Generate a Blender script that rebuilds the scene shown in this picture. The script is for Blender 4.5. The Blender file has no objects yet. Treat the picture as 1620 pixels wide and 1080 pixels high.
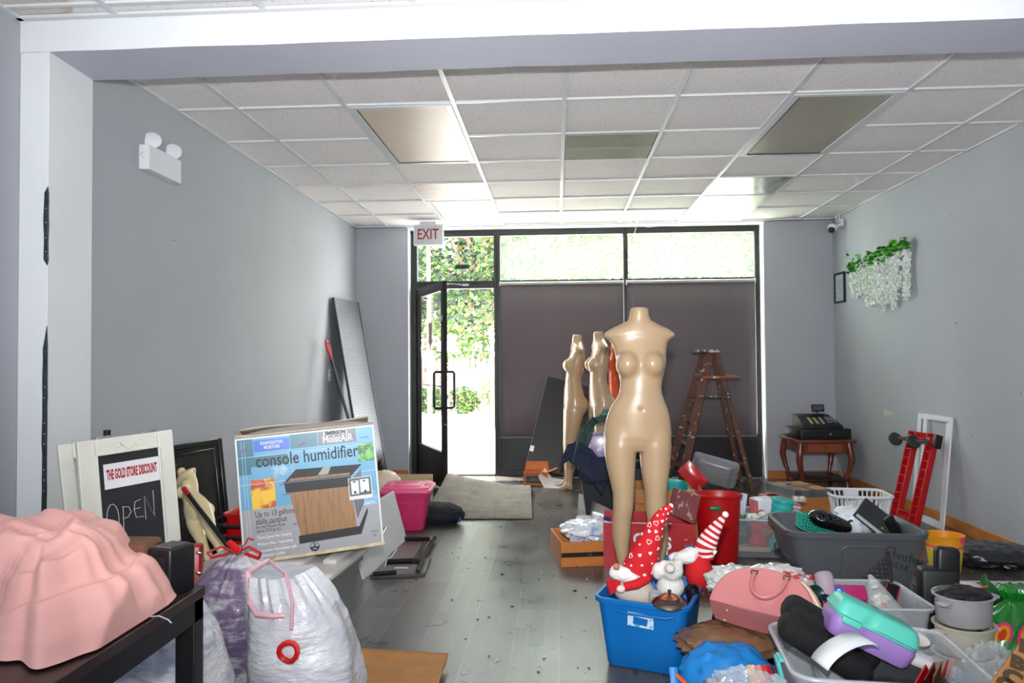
import bpy, bmesh, math, random
import numpy as np
from mathutils import Vector, Matrix, Euler, noise
PI = math.pi
SC = bpy.context.scene
COL = SC.collection
rnd = random.Random(7)

# ---------------------------------------------------------------- camera, world, lights, exposure
CAM_H, CEIL = 1.245, 2.658
FPX, YAW, PITCH, ROLL = 1157.38, 0.0603585, 0.0244668, -0.007468
_cy, _sy, _cp, _sp = math.cos(YAW), math.sin(YAW), math.cos(PITCH), math.sin(PITCH)
FW = Vector((-_sy*_cp, _cy*_cp, _sp))
_r0 = Vector((_cy, _sy, 0)); _u0 = _r0.cross(FW)
RT = _r0*math.cos(ROLL) + _u0*math.sin(ROLL)
UP = -_r0*math.sin(ROLL) + _u0*math.cos(ROLL)
cam = bpy.data.cameras.new('camera'); co = bpy.data.objects.new('camera', cam); COL.objects.link(co)
cam.sensor_width = 36; cam.lens = 36*FPX/1620; cam.clip_start = 0.02; cam.clip_end = 300
m = Matrix.Identity(4)
for i in range(3):
    m[i][0] = RT[i]; m[i][1] = UP[i]; m[i][2] = -FW[i]
m[2][3] = CAM_H
co.matrix_world = m
SC.camera = co
SC.view_settings.view_transform = 'Standard'; SC.view_settings.look = 'None'
SC.view_settings.gamma = 1; SC.view_settings.use_curve_mapping = False
SC.view_settings.exposure = 0.3
w = bpy.data.worlds.new('world'); SC.world = w; w.use_nodes = True
nt = w.node_tree; nt.nodes.clear()
bg = nt.nodes.new('ShaderNodeBackground'); ou = nt.nodes.new('ShaderNodeOutputWorld')
bg.inputs[0].default_value = (0.93, 0.97, 1.0, 1); bg.inputs[1].default_value = 15.0
nt.links.new(bg.outputs[0], ou.inputs[0])
def light(name, kind, loc, energy, color=(1,1,1), aim=None, **kw):
    l = bpy.data.lights.new(name, kind); o = bpy.data.objects.new(name, l); COL.objects.link(o)
    l.energy = energy; l.color = color; o.location = loc
    for k, v in kw.items(): setattr(l, k, v)
    if aim: o.rotation_euler = (Vector(aim)-Vector(loc)).to_track_quat('-Z', 'Y').to_euler()
    return o
light('sun', 'SUN', (-6, 20, 20), 16.0, (1, .95, .86), aim=(0, 16.5, 2), angle=0.01)
light('camera_flash', 'SPOT', (0.0, -0.02, 1.478), 470.0, (.96, .98, 1.0), aim=(0.25, 5, 2.75), spot_size=math.radians(112), spot_blend=1.0, shadow_soft_size=0.03)
light('front_room_window_light', 'AREA', (-0.3, -2.6, 1.7), 70.0, (.86, .92, 1.0), aim=(0, 3, 1.6), shape='RECTANGLE', size=3.6, size_y=1.8)

# ---------------------------------------------------------------- pixel to place
def ray(x, y): return FW + RT*((x-810)/FPX) + UP*((540-y)/FPX)
def gz(x, y, z=0.0):
    d = ray(x, y); t = (z-CAM_H)/d.z; return Vector((d.x*t, d.y*t, z))
def gy(x, y, Y):
    d = ray(x, y); t = Y/d.y; return Vector((d.x*t, Y, CAM_H+d.z*t))
def gx(x, y, X):
    d = ray(x, y); t = X/d.x; return Vector((X, d.y*t, CAM_H+d.z*t))

# ---------------------------------------------------------------- materials
def lin(c):
    if isinstance(c, str): c = tuple(int(c[i:i+2], 16) for i in (0, 2, 4))
    return tuple(((v/255)/12.92 if v/255 <= .04045 else ((v/255+.055)/1.055)**2.4) for v in c[:3])
MATS = {}
def mat(name, c, rough=.5, metal=0, var=.06, vs=6., bump=0., bs=60., spec=.5, trans=0., c2=None, cs=5., cw=.5, emit=0, coat=0, coord='Object', alpha=1.0, stretch=None, soft=.06, sss=0):
    """principled with noise variation; c2: second colour in patches; alpha<1: see-through plastic"""
    if name in MATS: return MATS[name]
    m = bpy.data.materials.new(name); m.use_nodes = True; nt = m.node_tree; N = nt.nodes; L = nt.links
    b = N['Principled BSDF']; out = N['Material Output']
    tc = N.new('ShaderNodeTexCoord'); src = tc.outputs[coord]
    if stretch:
        mp = N.new('ShaderNodeMapping'); mp.inputs['Scale'].default_value = stretch
        L.new(src, mp.inputs[0]); src = mp.outputs[0]
    n1 = N.new('ShaderNodeTexNoise'); n1.inputs['Scale'].default_value = vs; n1.inputs['Detail'].default_value = 5
    L.new(src, n1.inputs['Vector'])
    cl = lin(c)
    r = N.new('ShaderNodeValToRGB')
    r.color_ramp.elements[0].position = .3; r.color_ramp.elements[1].position = .7
    r.color_ramp.elements[0].color = tuple(v*(1-var*1.6) for v in cl)+(1,)
    r.color_ramp.elements[1].color = tuple(min(1, v*(1+var)) for v in cl)+(1,)
    L.new(n1.outputs['Fac'], r.inputs[0]); colout = r.outputs[0]
    if c2 is not None:
        n2 = N.new('ShaderNodeTexNoise'); n2.inputs['Scale'].default_value = cs; n2.inputs['Detail'].default_value = 6
        n2.inputs['Roughness'].default_value = .6
        L.new(src, n2.inputs['Vector'])
        r2 = N.new('ShaderNodeValToRGB'); r2.color_ramp.elements[0].position = cw; r2.color_ramp.elements[1].position = cw+soft
        L.new(n2.outputs['Fac'], r2.inputs[0])
        mx = N.new('ShaderNodeMix'); mx.data_type = 'RGBA'
        L.new(r2.outputs[0], mx.inputs[0]); L.new(colout, mx.inputs[6]); mx.inputs[7].default_value = lin(c2)+(1,)
        colout = mx.outputs[2]
    L.new(colout, b.inputs['Base Color'])
    b.inputs['Roughness'].default_value = rough; b.inputs['Metallic'].default_value = metal
    b.inputs['Specular IOR Level'].default_value = spec
    b.inputs['Coat Weight'].default_value = coat; b.inputs['Coat Roughness'].default_value = .15
    if trans: b.inputs['Transmission Weight'].default_value = trans
    if sss: b.inputs['Subsurface Weight'].default_value = sss; b.inputs['Subsurface Scale'].default_value = .02
    if emit: b.inputs['Emission Color'].default_value = cl+(1,); b.inputs['Emission Strength'].default_value = emit
    if bump:
        n3 = N.new('ShaderNodeTexNoise'); n3.inputs['Scale'].default_value = bs; n3.inputs['Detail'].default_value = 4
        L.new(src, n3.inputs['Vector'])
        bp = N.new('ShaderNodeBump'); bp.inputs['Strength'].default_value = min(1, bump); bp.inputs['Distance'].default_value = .01
        L.new(n3.outputs['Fac'], bp.inputs['Height']); L.new(bp.outputs[0], b.inputs['Normal'])
    if alpha < 1:
        t = N.new('ShaderNodeBsdfTransparent'); mix = N.new('ShaderNodeMixShader'); mix.inputs[0].default_value = alpha
        L.new(t.outputs[0], mix.inputs[1]); L.new(b.outputs[0], mix.inputs[2]); L.new(mix.outputs[0], out.inputs[0])
    MATS[name] = m
    return m

# ---------------------------------------------------------------- mesh builder
def T(loc=(0,0,0), rot=(0,0,0), s=(1,1,1)):
    return Matrix.LocRotScale(Vector(loc), Euler(rot), Vector(s))
def rrect(hx, hy, r, n=4, cx=0, cy=0):
    r = min(r, hx*.999, hy*.999); out = []
    for k, (sx, sy) in enumerate(((1,1), (-1,1), (-1,-1), (1,-1))):
        for i in range(n+1):
            a = PI/2*k + PI/2*i/n
            out.append((cx+sx*(hx-r)+r*math.cos(a), cy+sy*(hy-r)+r*math.sin(a)))
    return out
def circ(r, n=24, ry=None, cx=0, cy=0):
    ry = ry or r
    return [(cx+r*math.cos(2*PI*i/n), cy+ry*math.sin(2*PI*i/n)) for i in range(n)]
class MB:
    def __init__(s): s.v = []; s.f = []; s.mi = []; s.cur = 0
    def add(s, vs, fs, M=None):
        b = len(s.v)
        s.v += [tuple(M @ Vector(v)) for v in vs] if M is not None else [tuple(v) for v in vs]
        s.f += [tuple(b+i for i in f) for f in fs]; s.mi += [s.cur]*len(fs); return s
    def box(s, x0, x1, y0, y1, z0, z1, M=None):
        return s.add([(x0,y0,z0),(x1,y0,z0),(x1,y1,z0),(x0,y1,z0),(x0,y0,z1),(x1,y0,z1),(x1,y1,z1),(x0,y1,z1)],
                     [(0,3,2,1),(4,5,6,7),(0,1,5,4),(1,2,6,5),(2,3,7,6),(3,0,4,7)], M)
    def rbox(s, hx, hy, hz, r=.01, M=None, n=3, c=(0,0,0)):
        """box with rounded vertical and eased horizontal edges"""
        e = min(r, hz*.9)
        rings = []
        for z, d in ((-hz, e*.8), (-hz+e*.3, e*.25), (-hz+e, 0), (hz-e, 0), (hz-e*.3, e*.25), (hz, e*.8)):
            rings.append([(x+c[0], y+c[1], z+c[2]) for x, y in rrect(hx-d, hy-d, max(r-d*.5, .001), n)])
        return s.loft(rings, M=M)
    def loft(s, rings, cap0=True, cap1=True, M=None, closed=True):
        n = len(rings[0]); vs = [p for r in rings for p in r]; fs = []
        for k in range(len(rings)-1):
            for i in range(n if closed else n-1):
                j = (i+1) % n; fs.append((k*n+i, k*n+j, (k+1)*n+j, (k+1)*n+i))
        if cap0: fs.append(tuple(range(n-1, -1, -1)))
        if cap1: fs.append(tuple((len(rings)-1)*n+i for i in range(n)))
        return s.add(vs, fs, M)
    def tube(s, pts, r, n=8, closed=False, M=None, flat=1.0):
        pts = [Vector(p) for p in pts]; N = len(pts); rings = []
        t0 = (pts[1]-pts[0]).normalized(); ref = Vector((0,0,1)) if abs(t0.z) < .9 else Vector((1,0,0))
        a = t0.cross(ref).normalized()
        for i, p in enumerate(pts):
            if closed: t = (pts[(i+1)%N]-pts[i-1]).normalized()
            else: t = (pts[min(i+1,N-1)]-pts[max(i-1,0)]).normalized()
            a = (a - t*a.dot(t)).normalized(); b = t.cross(a)
            rr = r[i] if isinstance(r, (list, tuple)) else r
            rings.append([tuple(p + a*rr*math.cos(2*PI*k/n) + b*rr*flat*math.sin(2*PI*k/n)) for k in range(n)])
        if closed: rings.append(rings[0]); return s.loft(rings, False, False, M)
        return s.loft(rings, M=M)
    def lathe(s, prof, n=24, M=None, sx=1, sy=1):
        rings = [[(r*sx*math.cos(2*PI*k/n), r*sy*math.sin(2*PI*k/n), z) for k in range(n)] for r, z in prof]
        return s.loft(rings, prof[0][0] > 1e-4, prof[-1][0] > 1e-4, M)
    def prism(s, poly, z0, z1, M=None):
        return s.loft([[(x, y, z0) for x, y in poly], [(x, y, z1) for x, y in poly]], M=M)
    def grid(s, fn, nu, nv, M=None):
        vs = [fn(i/nu, j/nv) for j in range(nv+1) for i in range(nu+1)]
        fs = [(j*(nu+1)+i, j*(nu+1)+i+1, (j+1)*(nu+1)+i+1, (j+1)*(nu+1)+i) for j in range(nv) for i in range(nu)]
        return s.add(vs, fs, M)
    def sphere(s, c, r, M=None, nu=16, nv=10, rot=None):
        if not isinstance(r, (tuple, list)): r = (r, r, r)
        rings = []
        for j in range(nv+1):
            a = -PI/2+PI*j/nv; a = max(min(a, PI/2-.02), -PI/2+.02)
            rings.append([(r[0]*math.cos(a)*math.cos(2*PI*i/nu), r[1]*math.cos(a)*math.sin(2*PI*i/nu), r[2]*math.sin(a)) for i in range(nu)])
        MM = Matrix.Translation(Vector(c)) @ (Euler(rot).to_matrix().to_4x4() if rot else Matrix.Identity(4))
        if M is not None: MM = M @ MM
        return s.loft(rings, M=MM)
    def build(s, name, m, parent=None, smooth=True, bevel=0, sub=0, solid=0, M=None, ang=40):
        me = bpy.data.meshes.new(name); me.from_pydata(s.v, [], s.f); me.validate()
        bm = bmesh.new(); bm.from_mesh(me); bmesh.ops.recalc_face_normals(bm, faces=bm.faces); bm.to_mesh(me); bm.free()
        ms = m if isinstance(m, (list, tuple)) else [m]
        for k in ms: me.materials.append(k)
        if len(ms) > 1 and len(s.mi) == len(me.polygons): me.polygons.foreach_set('material_index', s.mi)
        if smooth:
            me.polygons.foreach_set('use_smooth', [True]*len(me.polygons)); me.set_sharp_from_angle(angle=math.radians(ang))
        o = bpy.data.objects.new(name, me); COL.objects.link(o)
        if parent is not None: o.parent = parent
        if M is not None: o.matrix_local = M
        if solid: md = o.modifiers.new('s', 'SOLIDIFY'); md.thickness = solid; md.offset = 0
        if bevel: md = o.modifiers.new('b', 'BEVEL'); md.width = bevel; md.segments = 2; md.limit_method = 'ANGLE'
        if sub: md = o.modifiers.new('u', 'SUBSURF'); md.levels = sub; md.render_levels = sub
        return o
def tag(o, label, cat, group=None, kind=None):
    if label: o['label'] = label
    if cat: o['category'] = cat
    if group: o['group'] = group
    if kind: o['kind'] = kind
    return o
def thing(name, label, cat, loc=(0,0,0), rot=(0,0,0), group=None, M=None):
    o = bpy.data.objects.new(name, None); COL.objects.link(o); o.empty_display_size = .05
    if M is not None: o.matrix_world = M
    else: o.location = loc; o.rotation_euler = rot if isinstance(rot, (tuple, list)) else (0, 0, rot)
    return tag(o, label, cat, group)
def struct(o): o['kind'] = 'structure'; return o
def copy_tree(o, parent=None):
    c = o.copy(); COL.objects.link(c); c.parent = parent
    for ch in o.children: copy_tree(ch, c)
    return c
def text(s, size, m, parent, M, name='lettering', sx=1.0, depth=.0006, bold=0, space=1.0, align='CENTER', shear=0, w=None):
    cu = bpy.data.curves.new('t', 'FONT'); cu.body = s; cu.size = size; cu.align_x = align; cu.align_y = 'CENTER'
    cu.extrude = depth; cu.offset = bold; cu.space_character = space; cu.shear = shear; cu.resolution_u = 3
    t = bpy.data.objects.new('t', cu); COL.objects.link(t)
    dg = bpy.context.evaluated_depsgraph_get(); me = bpy.data.meshes.new_from_object(t.evaluated_get(dg))
    bpy.data.objects.remove(t); bpy.data.curves.remove(cu)
    me.materials.clear(); me.materials.append(m); me.name = name
    if w: xs_ = [v.co.x for v in me.vertices]; sx = w/(max(xs_)-min(xs_))
    o = bpy.data.objects.new(name, me); COL.objects.link(o); o.parent = parent
    o.matrix_local = M @ Matrix.Diagonal((sx, 1, 1, 1)); return o
def strokes(paths, r, m, parent, M, name='writing', flat=.3):
    b = MB()
    for p in paths: b.tube([(x, y, 0) for x, y in p], r, 5)
    o = b.build(name, m, parent); o.matrix_local = M; return o
FACE = Euler((PI/2, 0, 0)).to_matrix().to_4x4()      # text plane facing -Y

# ---------------------------------------------------------------- implicit surfaces
def snet(f, lo, hi, h):
    lo = np.array(lo, float); hi = np.array(hi, float); n = np.ceil((hi-lo)/h).astype(int)+1
    X, Y, Z = np.meshgrid(*[lo[i]+h*np.arange(n[i]) for i in range(3)], indexing='ij')
    F = f(X, Y, Z); F[0]=F[-1]=1; F[:,0]=F[:,-1]=1; F[:,:,0]=F[:,:,-1]=1
    cs = [(a,b,c) for a in (0,1) for b in (0,1) for c in (0,1)]
    sl = lambda o: F[o[0]:n[0]-1+o[0], o[1]:n[1]-1+o[1], o[2]:n[2]-1+o[2]]
    acc = np.zeros(tuple(n-1)+(3,)); cnt = np.zeros(tuple(n-1))
    for a in cs:
        for ax in range(3):
            if a[ax]: continue
            b = list(a); b[ax] = 1; fa, fb = sl(a), sl(b); m = (fa < 0) != (fb < 0)
            t = np.where(m, fa/np.where(m, fa-fb, 1), 0)
            for k in range(3): acc[..., k] += np.where(m, a[k]+(t if k == ax else 0), 0)
            cnt += m
    act = cnt > 0; idx = -np.ones(tuple(n-1), int); idx[act] = np.arange(act.sum())
    I = np.argwhere(act); V = lo+h*(I+acc[act]/cnt[act][:, None]); faces = []
    for ax in range(3):
        a1, a2 = (ax+1) % 3, (ax+2) % 3
        s0 = [slice(1, n[k]-1) for k in range(3)]; s0[ax] = slice(0, n[ax]-1); s1 = list(s0); s1[ax] = slice(1, n[ax])
        A, B = F[tuple(s0)], F[tuple(s1)]; m = (A < 0) != (B < 0); P = np.argwhere(m); o = np.array([1,1,1]); o[ax] = 0; P = P+o
        fl = (A < 0)[m]
        q = []
        for d1, d2 in ((-1,-1), (0,-1), (0,0), (-1,0)):
            p = P.copy(); p[:, a1] += d1; p[:, a2] += d2; q.append(idx[p[:,0], p[:,1], p[:,2]])
        q = np.stack(q, 1); q[~fl] = q[~fl][:, ::-1]; faces.append(q)
    return V, np.concatenate(faces)
def sdf_obj(name, f, lo, hi, h, m, parent=None, smooth=2, sub=0):
    V, Fc = snet(f, lo, hi, h); me = bpy.data.meshes.new(name); me.from_pydata(V.tolist(), [], Fc.tolist()); me.validate()
    me.materials.append(m); me.polygons.foreach_set('use_smooth', [True]*len(me.polygons))
    o = bpy.data.objects.new(name, me); COL.objects.link(o); o.parent = parent
    if smooth: md = o.modifiers.new('sm', 'SMOOTH'); md.factor = .5; md.iterations = smooth
    if sub: md = o.modifiers.new('u', 'SUBSURF'); md.levels = md.render_levels = sub
    return o
def smin(a, b, k):
    h = np.clip(.5+.5*(b-a)/k, 0, 1); return b*(1-h)+a*h-k*h*(1-h)
def smax(a, b, k): return -smin(-a, -b, k)
def ell(X, Y, Z, c, r, rot=None):
    x, y, z = X-c[0], Y-c[1], Z-c[2]
    if rot is not None:
        R = np.array(Euler(rot).to_matrix()).T; x, y, z = R[0,0]*x+R[0,1]*y+R[0,2]*z, R[1,0]*x+R[1,1]*y+R[1,2]*z, R[2,0]*x+R[2,1]*y+R[2,2]*z
    k0 = np.sqrt((x/r[0])**2+(y/r[1])**2+(z/r[2])**2)+1e-9; k1 = np.sqrt((x/r[0]**2)**2+(y/r[1]**2)**2+(z/r[2]**2)**2)+1e-9
    return k0*(k0-1)/k1
def cap(X, Y, Z, a, b, ra, rb):
    a, b = np.array(a, float), np.array(b, float); d = b-a
    t = np.clip(((X-a[0])*d[0]+(Y-a[1])*d[1]+(Z-a[2])*d[2])/(d@d), 0, 1)
    return np.sqrt((X-a[0]-t*d[0])**2+(Y-a[1]-t*d[1])**2+(Z-a[2]-t*d[2])**2)-(ra+(rb-ra)*t)
def nz(p, s=1.0): return noise.noise(Vector(p)*s)
def fbm(p, s=1.0, o=4): return noise.fractal(Vector(p)*s, 1.0, 2.0, o)
def sridg(p): return 1.25-2.2*math.sqrt(noise.noise(Vector(p))**2+.012)
def ridg(p, s=1.0): return 1-2*abs(noise.noise(Vector(p)*s))

# ---------------------------------------------------------------- shared materials
M_wall = mat('painted_wall', (172, 175, 182), .72, var=.03, vs=1.3, bump=.12, bs=240)
M_wallnear = mat('painted_wall_cool', (168, 172, 188), .7, var=.03, vs=1.3, bump=.12, bs=240)
M_white = mat('white_paint', (226, 228, 230), .6, var=.03, vs=2, bump=.1, bs=120)
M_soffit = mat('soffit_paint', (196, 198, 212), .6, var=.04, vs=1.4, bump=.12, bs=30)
M_black = mat('black_plastic', (20, 20, 22), .38, var=.2, bump=.05)
M_blackmetal = mat('black_anodised_metal', (17, 16, 16), .42, var=.15, vs=3)
M_paper = mat('white_paper', (232, 232, 232), .7)
M_card = mat('cardboard_brown', (176, 122, 70), .8, var=.08, vs=9, bump=.1, bs=90)
M_chrome = mat('chrome', (200, 200, 200), .2, 1)
M_red = mat('red_plastic', (190, 16, 20), .35, var=.08)
M_wht = mat('white_plastic', (225, 226, 230), .4, var=.03)
M_clear = mat('clear_plastic', (206, 212, 216), .22, alpha=.34, var=.05, bump=.05, bs=30)
M_film = mat('clear_film', (232, 236, 240), .12, alpha=.30, var=.1, bump=.6, bs=26, spec=1.)
# ================================================================ SETTING
WY = 7.90            # plane of the shopfront frames
def colX(i): return .057+.61*i
def rowY(j): return 3.976+.61*j
# floor
def floor_mat():
    m = bpy.data.materials.new('grey_vinyl_planks'); m.use_nodes = True; N = m.node_tree.nodes; L = m.node_tree.links; b = N['Principled BSDF']
    tc = N.new('ShaderNodeTexCoord'); mp = N.new('ShaderNodeMapping'); mp.inputs['Rotation'].default_value = (0, 0, PI/2); L.new(tc.outputs['Object'], mp.inputs[0])
    def brick(wd, ht, mortar, off, c1, c2, c3):
        k = N.new('ShaderNodeTexBrick'); k.inputs['Scale'].default_value = 1; k.inputs['Brick Width'].default_value = wd; k.inputs['Row Height'].default_value = ht
        k.inputs['Mortar Size'].default_value = mortar; k.offset = off; k.inputs['Color1'].default_value = c1; k.inputs['Color2'].default_value = c2; k.inputs['Mortar'].default_value = c3
        k.inputs['Bias'].default_value = 0; L.new(mp.outputs[0], k.inputs[0]); return k
    k1 = brick(1.22, .20, .0018, .37, lin((58,55,54))+(1,), lin((90,86,83))+(1,), lin((120,118,114))+(1,))
    k2 = brick(.61, .0667, .0, .5, (.72,.72,.72,1), (1.18,1.17,1.16,1), (1,1,1,1))
    mx = N.new('ShaderNodeMix'); mx.data_type = 'RGBA'; mx.blend_type = 'MULTIPLY'; mx.inputs[0].default_value = 1; L.new(k1.outputs[0], mx.inputs[6]); L.new(k2.outputs[0], mx.inputs[7])
    mp2 = N.new('ShaderNodeMapping'); mp2.inputs['Scale'].default_value = (22, 1.4, 1); L.new(tc.outputs['Object'], mp2.inputs[0])
    g = N.new('ShaderNodeTexNoise'); g.inputs['Scale'].default_value = 3; g.inputs['Detail'].default_value = 6; g.inputs['Distortion'].default_value = .6; L.new(mp2.outputs[0], g.inputs[0])
    gr = N.new('ShaderNodeMapRange'); gr.inputs[3].default_value = .62; gr.inputs[4].default_value = 1.3; L.new(g.outputs[0], gr.inputs[0])
    m2 = N.new('ShaderNodeMix'); m2.data_type = 'RGBA'; m2.blend_type = 'MULTIPLY'; m2.inputs[0].default_value = 1; L.new(mx.outputs[2], m2.inputs[6]); L.new(gr.outputs[0], m2.inputs[7])
    # dust and scuffs
    d = N.new('ShaderNodeTexNoise'); d.inputs['Scale'].default_value = 2.6; d.inputs['Detail'].default_value = 9; d.inputs['Roughness'].default_value = .68; d.inputs['Distortion'].default_value = .35; L.new(tc.outputs['Object'], d.inputs[0])
    dr = N.new('ShaderNodeMapRange'); dr.inputs[1].default_value = .38; dr.inputs[2].default_value = .85; dr.inputs[3].default_value = 0; dr.inputs[4].default_value = .8; L.new(d.outputs[0], dr.inputs[0])
    # more tread dust towards the entrance
    sp = N.new('ShaderNodeSeparateXYZ'); L.new(tc.outputs['Object'], sp.inputs[0])
    yr = N.new('ShaderNodeMapRange'); yr.inputs[1].default_value = 2.5; yr.inputs[2].default_value = 6.0; yr.inputs[3].default_value = .45; yr.inputs[4].default_value = 1.0; L.new(sp.outputs[1], yr.inputs[0])
    mu = N.new('ShaderNodeMath'); mu.operation = 'MULTIPLY'; L.new(dr.outputs[0], mu.inputs[0]); L.new(yr.outputs[0], mu.inputs[1])
    ax_ = N.new('ShaderNodeMath'); ax_.operation = 'ADD'; L.new(sp.outputs[0], ax_.inputs[0]); ax_.inputs[1].default_value = .15
    ab = N.new('ShaderNodeMath'); ab.operation = 'ABSOLUTE'; L.new(ax_.outputs[0], ab.inputs[0])
    xr2 = N.new('ShaderNodeMapRange'); xr2.inputs[1].default_value = .35; xr2.inputs[2].default_value = 1.0; xr2.inputs[3].default_value = 1; xr2.inputs[4].default_value = .25; L.new(ab.outputs[0], xr2.inputs[0])
    mu2 = N.new('ShaderNodeMath'); mu2.operation = 'MULTIPLY'; L.new(mu.outputs[0], mu2.inputs[0]); L.new(xr2.outputs[0], mu2.inputs[1]); mu = mu2
    m3 = N.new('ShaderNodeMix'); m3.data_type = 'RGBA'; L.new(mu.outputs[0], m3.inputs[0]); L.new(m2.outputs[2], m3.inputs[6]); m3.inputs[7].default_value = lin((124,121,114))+(1,)
    L.new(m3.outputs[2], b.inputs['Base Color'])
    rr = N.new('ShaderNodeMapRange'); rr.inputs[3].default_value = .27; rr.inputs[4].default_value = .5; L.new(mu.outputs[0], rr.inputs[0]); L.new(rr.outputs[0], b.inputs['Roughness'])
    bp = N.new('ShaderNodeBump'); bp.inputs['Strength'].default_value = .12; bp.inputs['Distance'].default_value = .004; L.new(g.outputs[0], bp.inputs['Height']); L.new(bp.outputs[0], b.inputs['Normal'])
    return m
struct(MB().box(-2.45, 3.1, -3.5, 7.93, -.12, 0).build('floor', floor_mat(), smooth=False))
# walls
XR = 2.85
struct(MB().box(-2.45, -2.13, 3.12, 7.93, 0, CEIL+.3).box(-2.45, -2.2, -3.5, 3.12, 0, CEIL+.3).build('wall_left', M_wall, smooth=False))
struct(MB().box(XR, 3.1, -3.5, 7.93, 0, CEIL+.3).build('wall_right', M_wall, smooth=False))
struct(MB().box(-2.45, 3.1, -3.7, -3.5, 0, CEIL+.3).build('wall_front_room_back', M_wallnear, smooth=False))
xl, xr = gy(645, 420, 7.70).x, gy(1209, 420, 7.70).x
b = MB().box(-2.13, xl, 7.70, 8.05, 0, CEIL).build('wall_back_left', M_wall, smooth=False); struct(b)
b = MB().box(xr, XR, 7.70, 8.05, 0, CEIL).build('wall_back_right', M_wall, smooth=False); struct(b)
# deep white reveals beside the shopfront
struct(MB().box(xl, xl+.006, 7.70, 7.88, 0, CEIL-.001).build('trim_1', M_white, smooth=False))
struct(MB().box(xr-.006, xr, 7.70, 7.88, 0, CEIL-.001).build('trim_2', M_white, smooth=False))
struct(MB().box(xl, xr, 7.66, 7.93, CEIL-.012, CEIL).build('trim_3', M_white, smooth=False))
# ceiling tiles
def tile_mat():
    m = bpy.data.materials.new('mineral_fibre_tile'); m.use_nodes = True; N = m.node_tree.nodes; L = m.node_tree.links; b = N['Principled BSDF']
    tc = N.new('ShaderNodeTexCoord')
    mp = N.new('ShaderNodeMapping'); mp.inputs['Scale'].default_value = (1, .55, 1); L.new(tc.outputs['Object'], mp.inputs[0])
    n = N.new('ShaderNodeTexNoise'); n.inputs['Scale'].default_value = 130; n.inputs['Detail'].default_value = 3; n.inputs['Distortion'].default_value = 1.5; L.new(mp.outputs[0], n.inputs[0])
    r = N.new('ShaderNodeValToRGB'); r.color_ramp.elements[0].position = .34; r.color_ramp.elements[1].position = .40
    r.color_ramp.elements[0].color = lin((200,186,178))+(1,); r.color_ramp.elements[1].color = lin((240,236,236))+(1,)
    L.new(n.outputs[0], r.inputs[0]); col = r.outputs[0]
    # water stain ring in the corner tile by the front room wall
    vm = N.new('ShaderNodeVectorMath'); vm.operation = 'DISTANCE'; L.new(tc.outputs['Object'], vm.inputs[0]); vm.inputs[1].default_value = (-2.16, 2.62, CEIL)
    nn = N.new('ShaderNodeTexNoise'); nn.inputs['Scale'].default_value = 9; L.new(tc.outputs['Object'], nn.inputs[0])
    ad = N.new('ShaderNodeMath'); ad.operation = 'MULTIPLY_ADD'; L.new(nn.outputs[0], ad.inputs[0]); ad.inputs[1].default_value = .08; L.new(vm.outputs['Value'], ad.inputs[2])
    rs = N.new('ShaderNodeValToRGB'); e = rs.color_ramp.elements; e[0].position = 0; e[0].color = (.35,.35,.35,1); e[1].position = .31; e[1].color = (.9,.9,.9,1)
    q = e.new(.28); q.color = (.4,.4,.4,1); q = e.new(.325); q.color = (0,0,0,1)
    L.new(ad.outputs[0], rs.inputs[0])
    mx = N.new('ShaderNodeMix'); mx.data_type = 'RGBA'; L.new(rs.outputs[0], mx.inputs[0]); L.new(col, mx.inputs[6]); mx.inputs[7].default_value = lin((196,176,150))+(1,)
    L.new(mx.outputs[2], b.inputs['Base Color']); b.inputs['Roughness'].default_value = .85
    bp = N.new('ShaderNodeBump'); bp.inputs['Strength'].default_value = .3; bp.inputs['Distance'].default_value = .003; L.new(n.outputs[0], bp.inputs['Height']); L.new(bp.outputs[0], b.inputs['Normal'])
    return m
M_tile = tile_mat()
skip = [(-2,0),(-2,1),(2,0),(2,1),(-2,4),(-2,5),(2,4),(2,5),(0,1),(-2,3),(2,3)]
b = MB(); b.box(-2.45, 3.1, -3.7, 8.05, CEIL+.012, CEIL+.3)
cm = struct(b.build('ceiling', M_tile, smooth=False))
M_grid = mat('grid_white_metal', (214, 216, 218), .35, var=.02)
b = MB(); g = .012
for i in range(-3, 5): b.box(colX(i)-g, colX(i)+g, -3.5, 7.66, CEIL-.001, CEIL+.010)
for j in range(-12, 7):
    if abs(rowY(j)-3.0) < .2: continue
    b.box(-2.14 if j > -2 else -2.2, XR, rowY(j)-g*.8, rowY(j)+g*.8, CEIL, CEIL+.011)
b.box(-2.13, -2.11, 3.1, 7.66, CEIL-.002, CEIL+.01); b.box(-2.2, -2.178, -3.5, 2.9, CEIL-.002, CEIL+.01); b.box(XR-.02, XR, -3.5, 7.66, CEIL-.002, CEIL+.01)
b.box(-2.14, XR, 7.636, 7.66, CEIL-.002, CEIL+.01); b.box(-2.2, XR, 2.835, 2.86, CEIL-.002, CEIL+.01)
struct(b.build('trim_4', M_grid, smooth=False))
# beam and pilaster between the rooms
def wob(x): return .004*nz((x*3, 0, 2.))
def beam_sec(x): return [(x, 2.865, 2.527+wob(x)), (x, 3.152, 2.517+wob(x+4)), (x, 3.152, CEIL+.02), (x, 2.865, CEIL+.02)]
xs = [-2.2+i*.1 for i in range(52)]
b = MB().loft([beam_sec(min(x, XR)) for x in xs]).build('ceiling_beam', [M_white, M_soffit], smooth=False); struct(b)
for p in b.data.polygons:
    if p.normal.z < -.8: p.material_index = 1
struct(MB().box(-2.2, -2.075, 2.865, 3.152, 0, 2.53).build('pilaster', M_white, bevel=.003))
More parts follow.
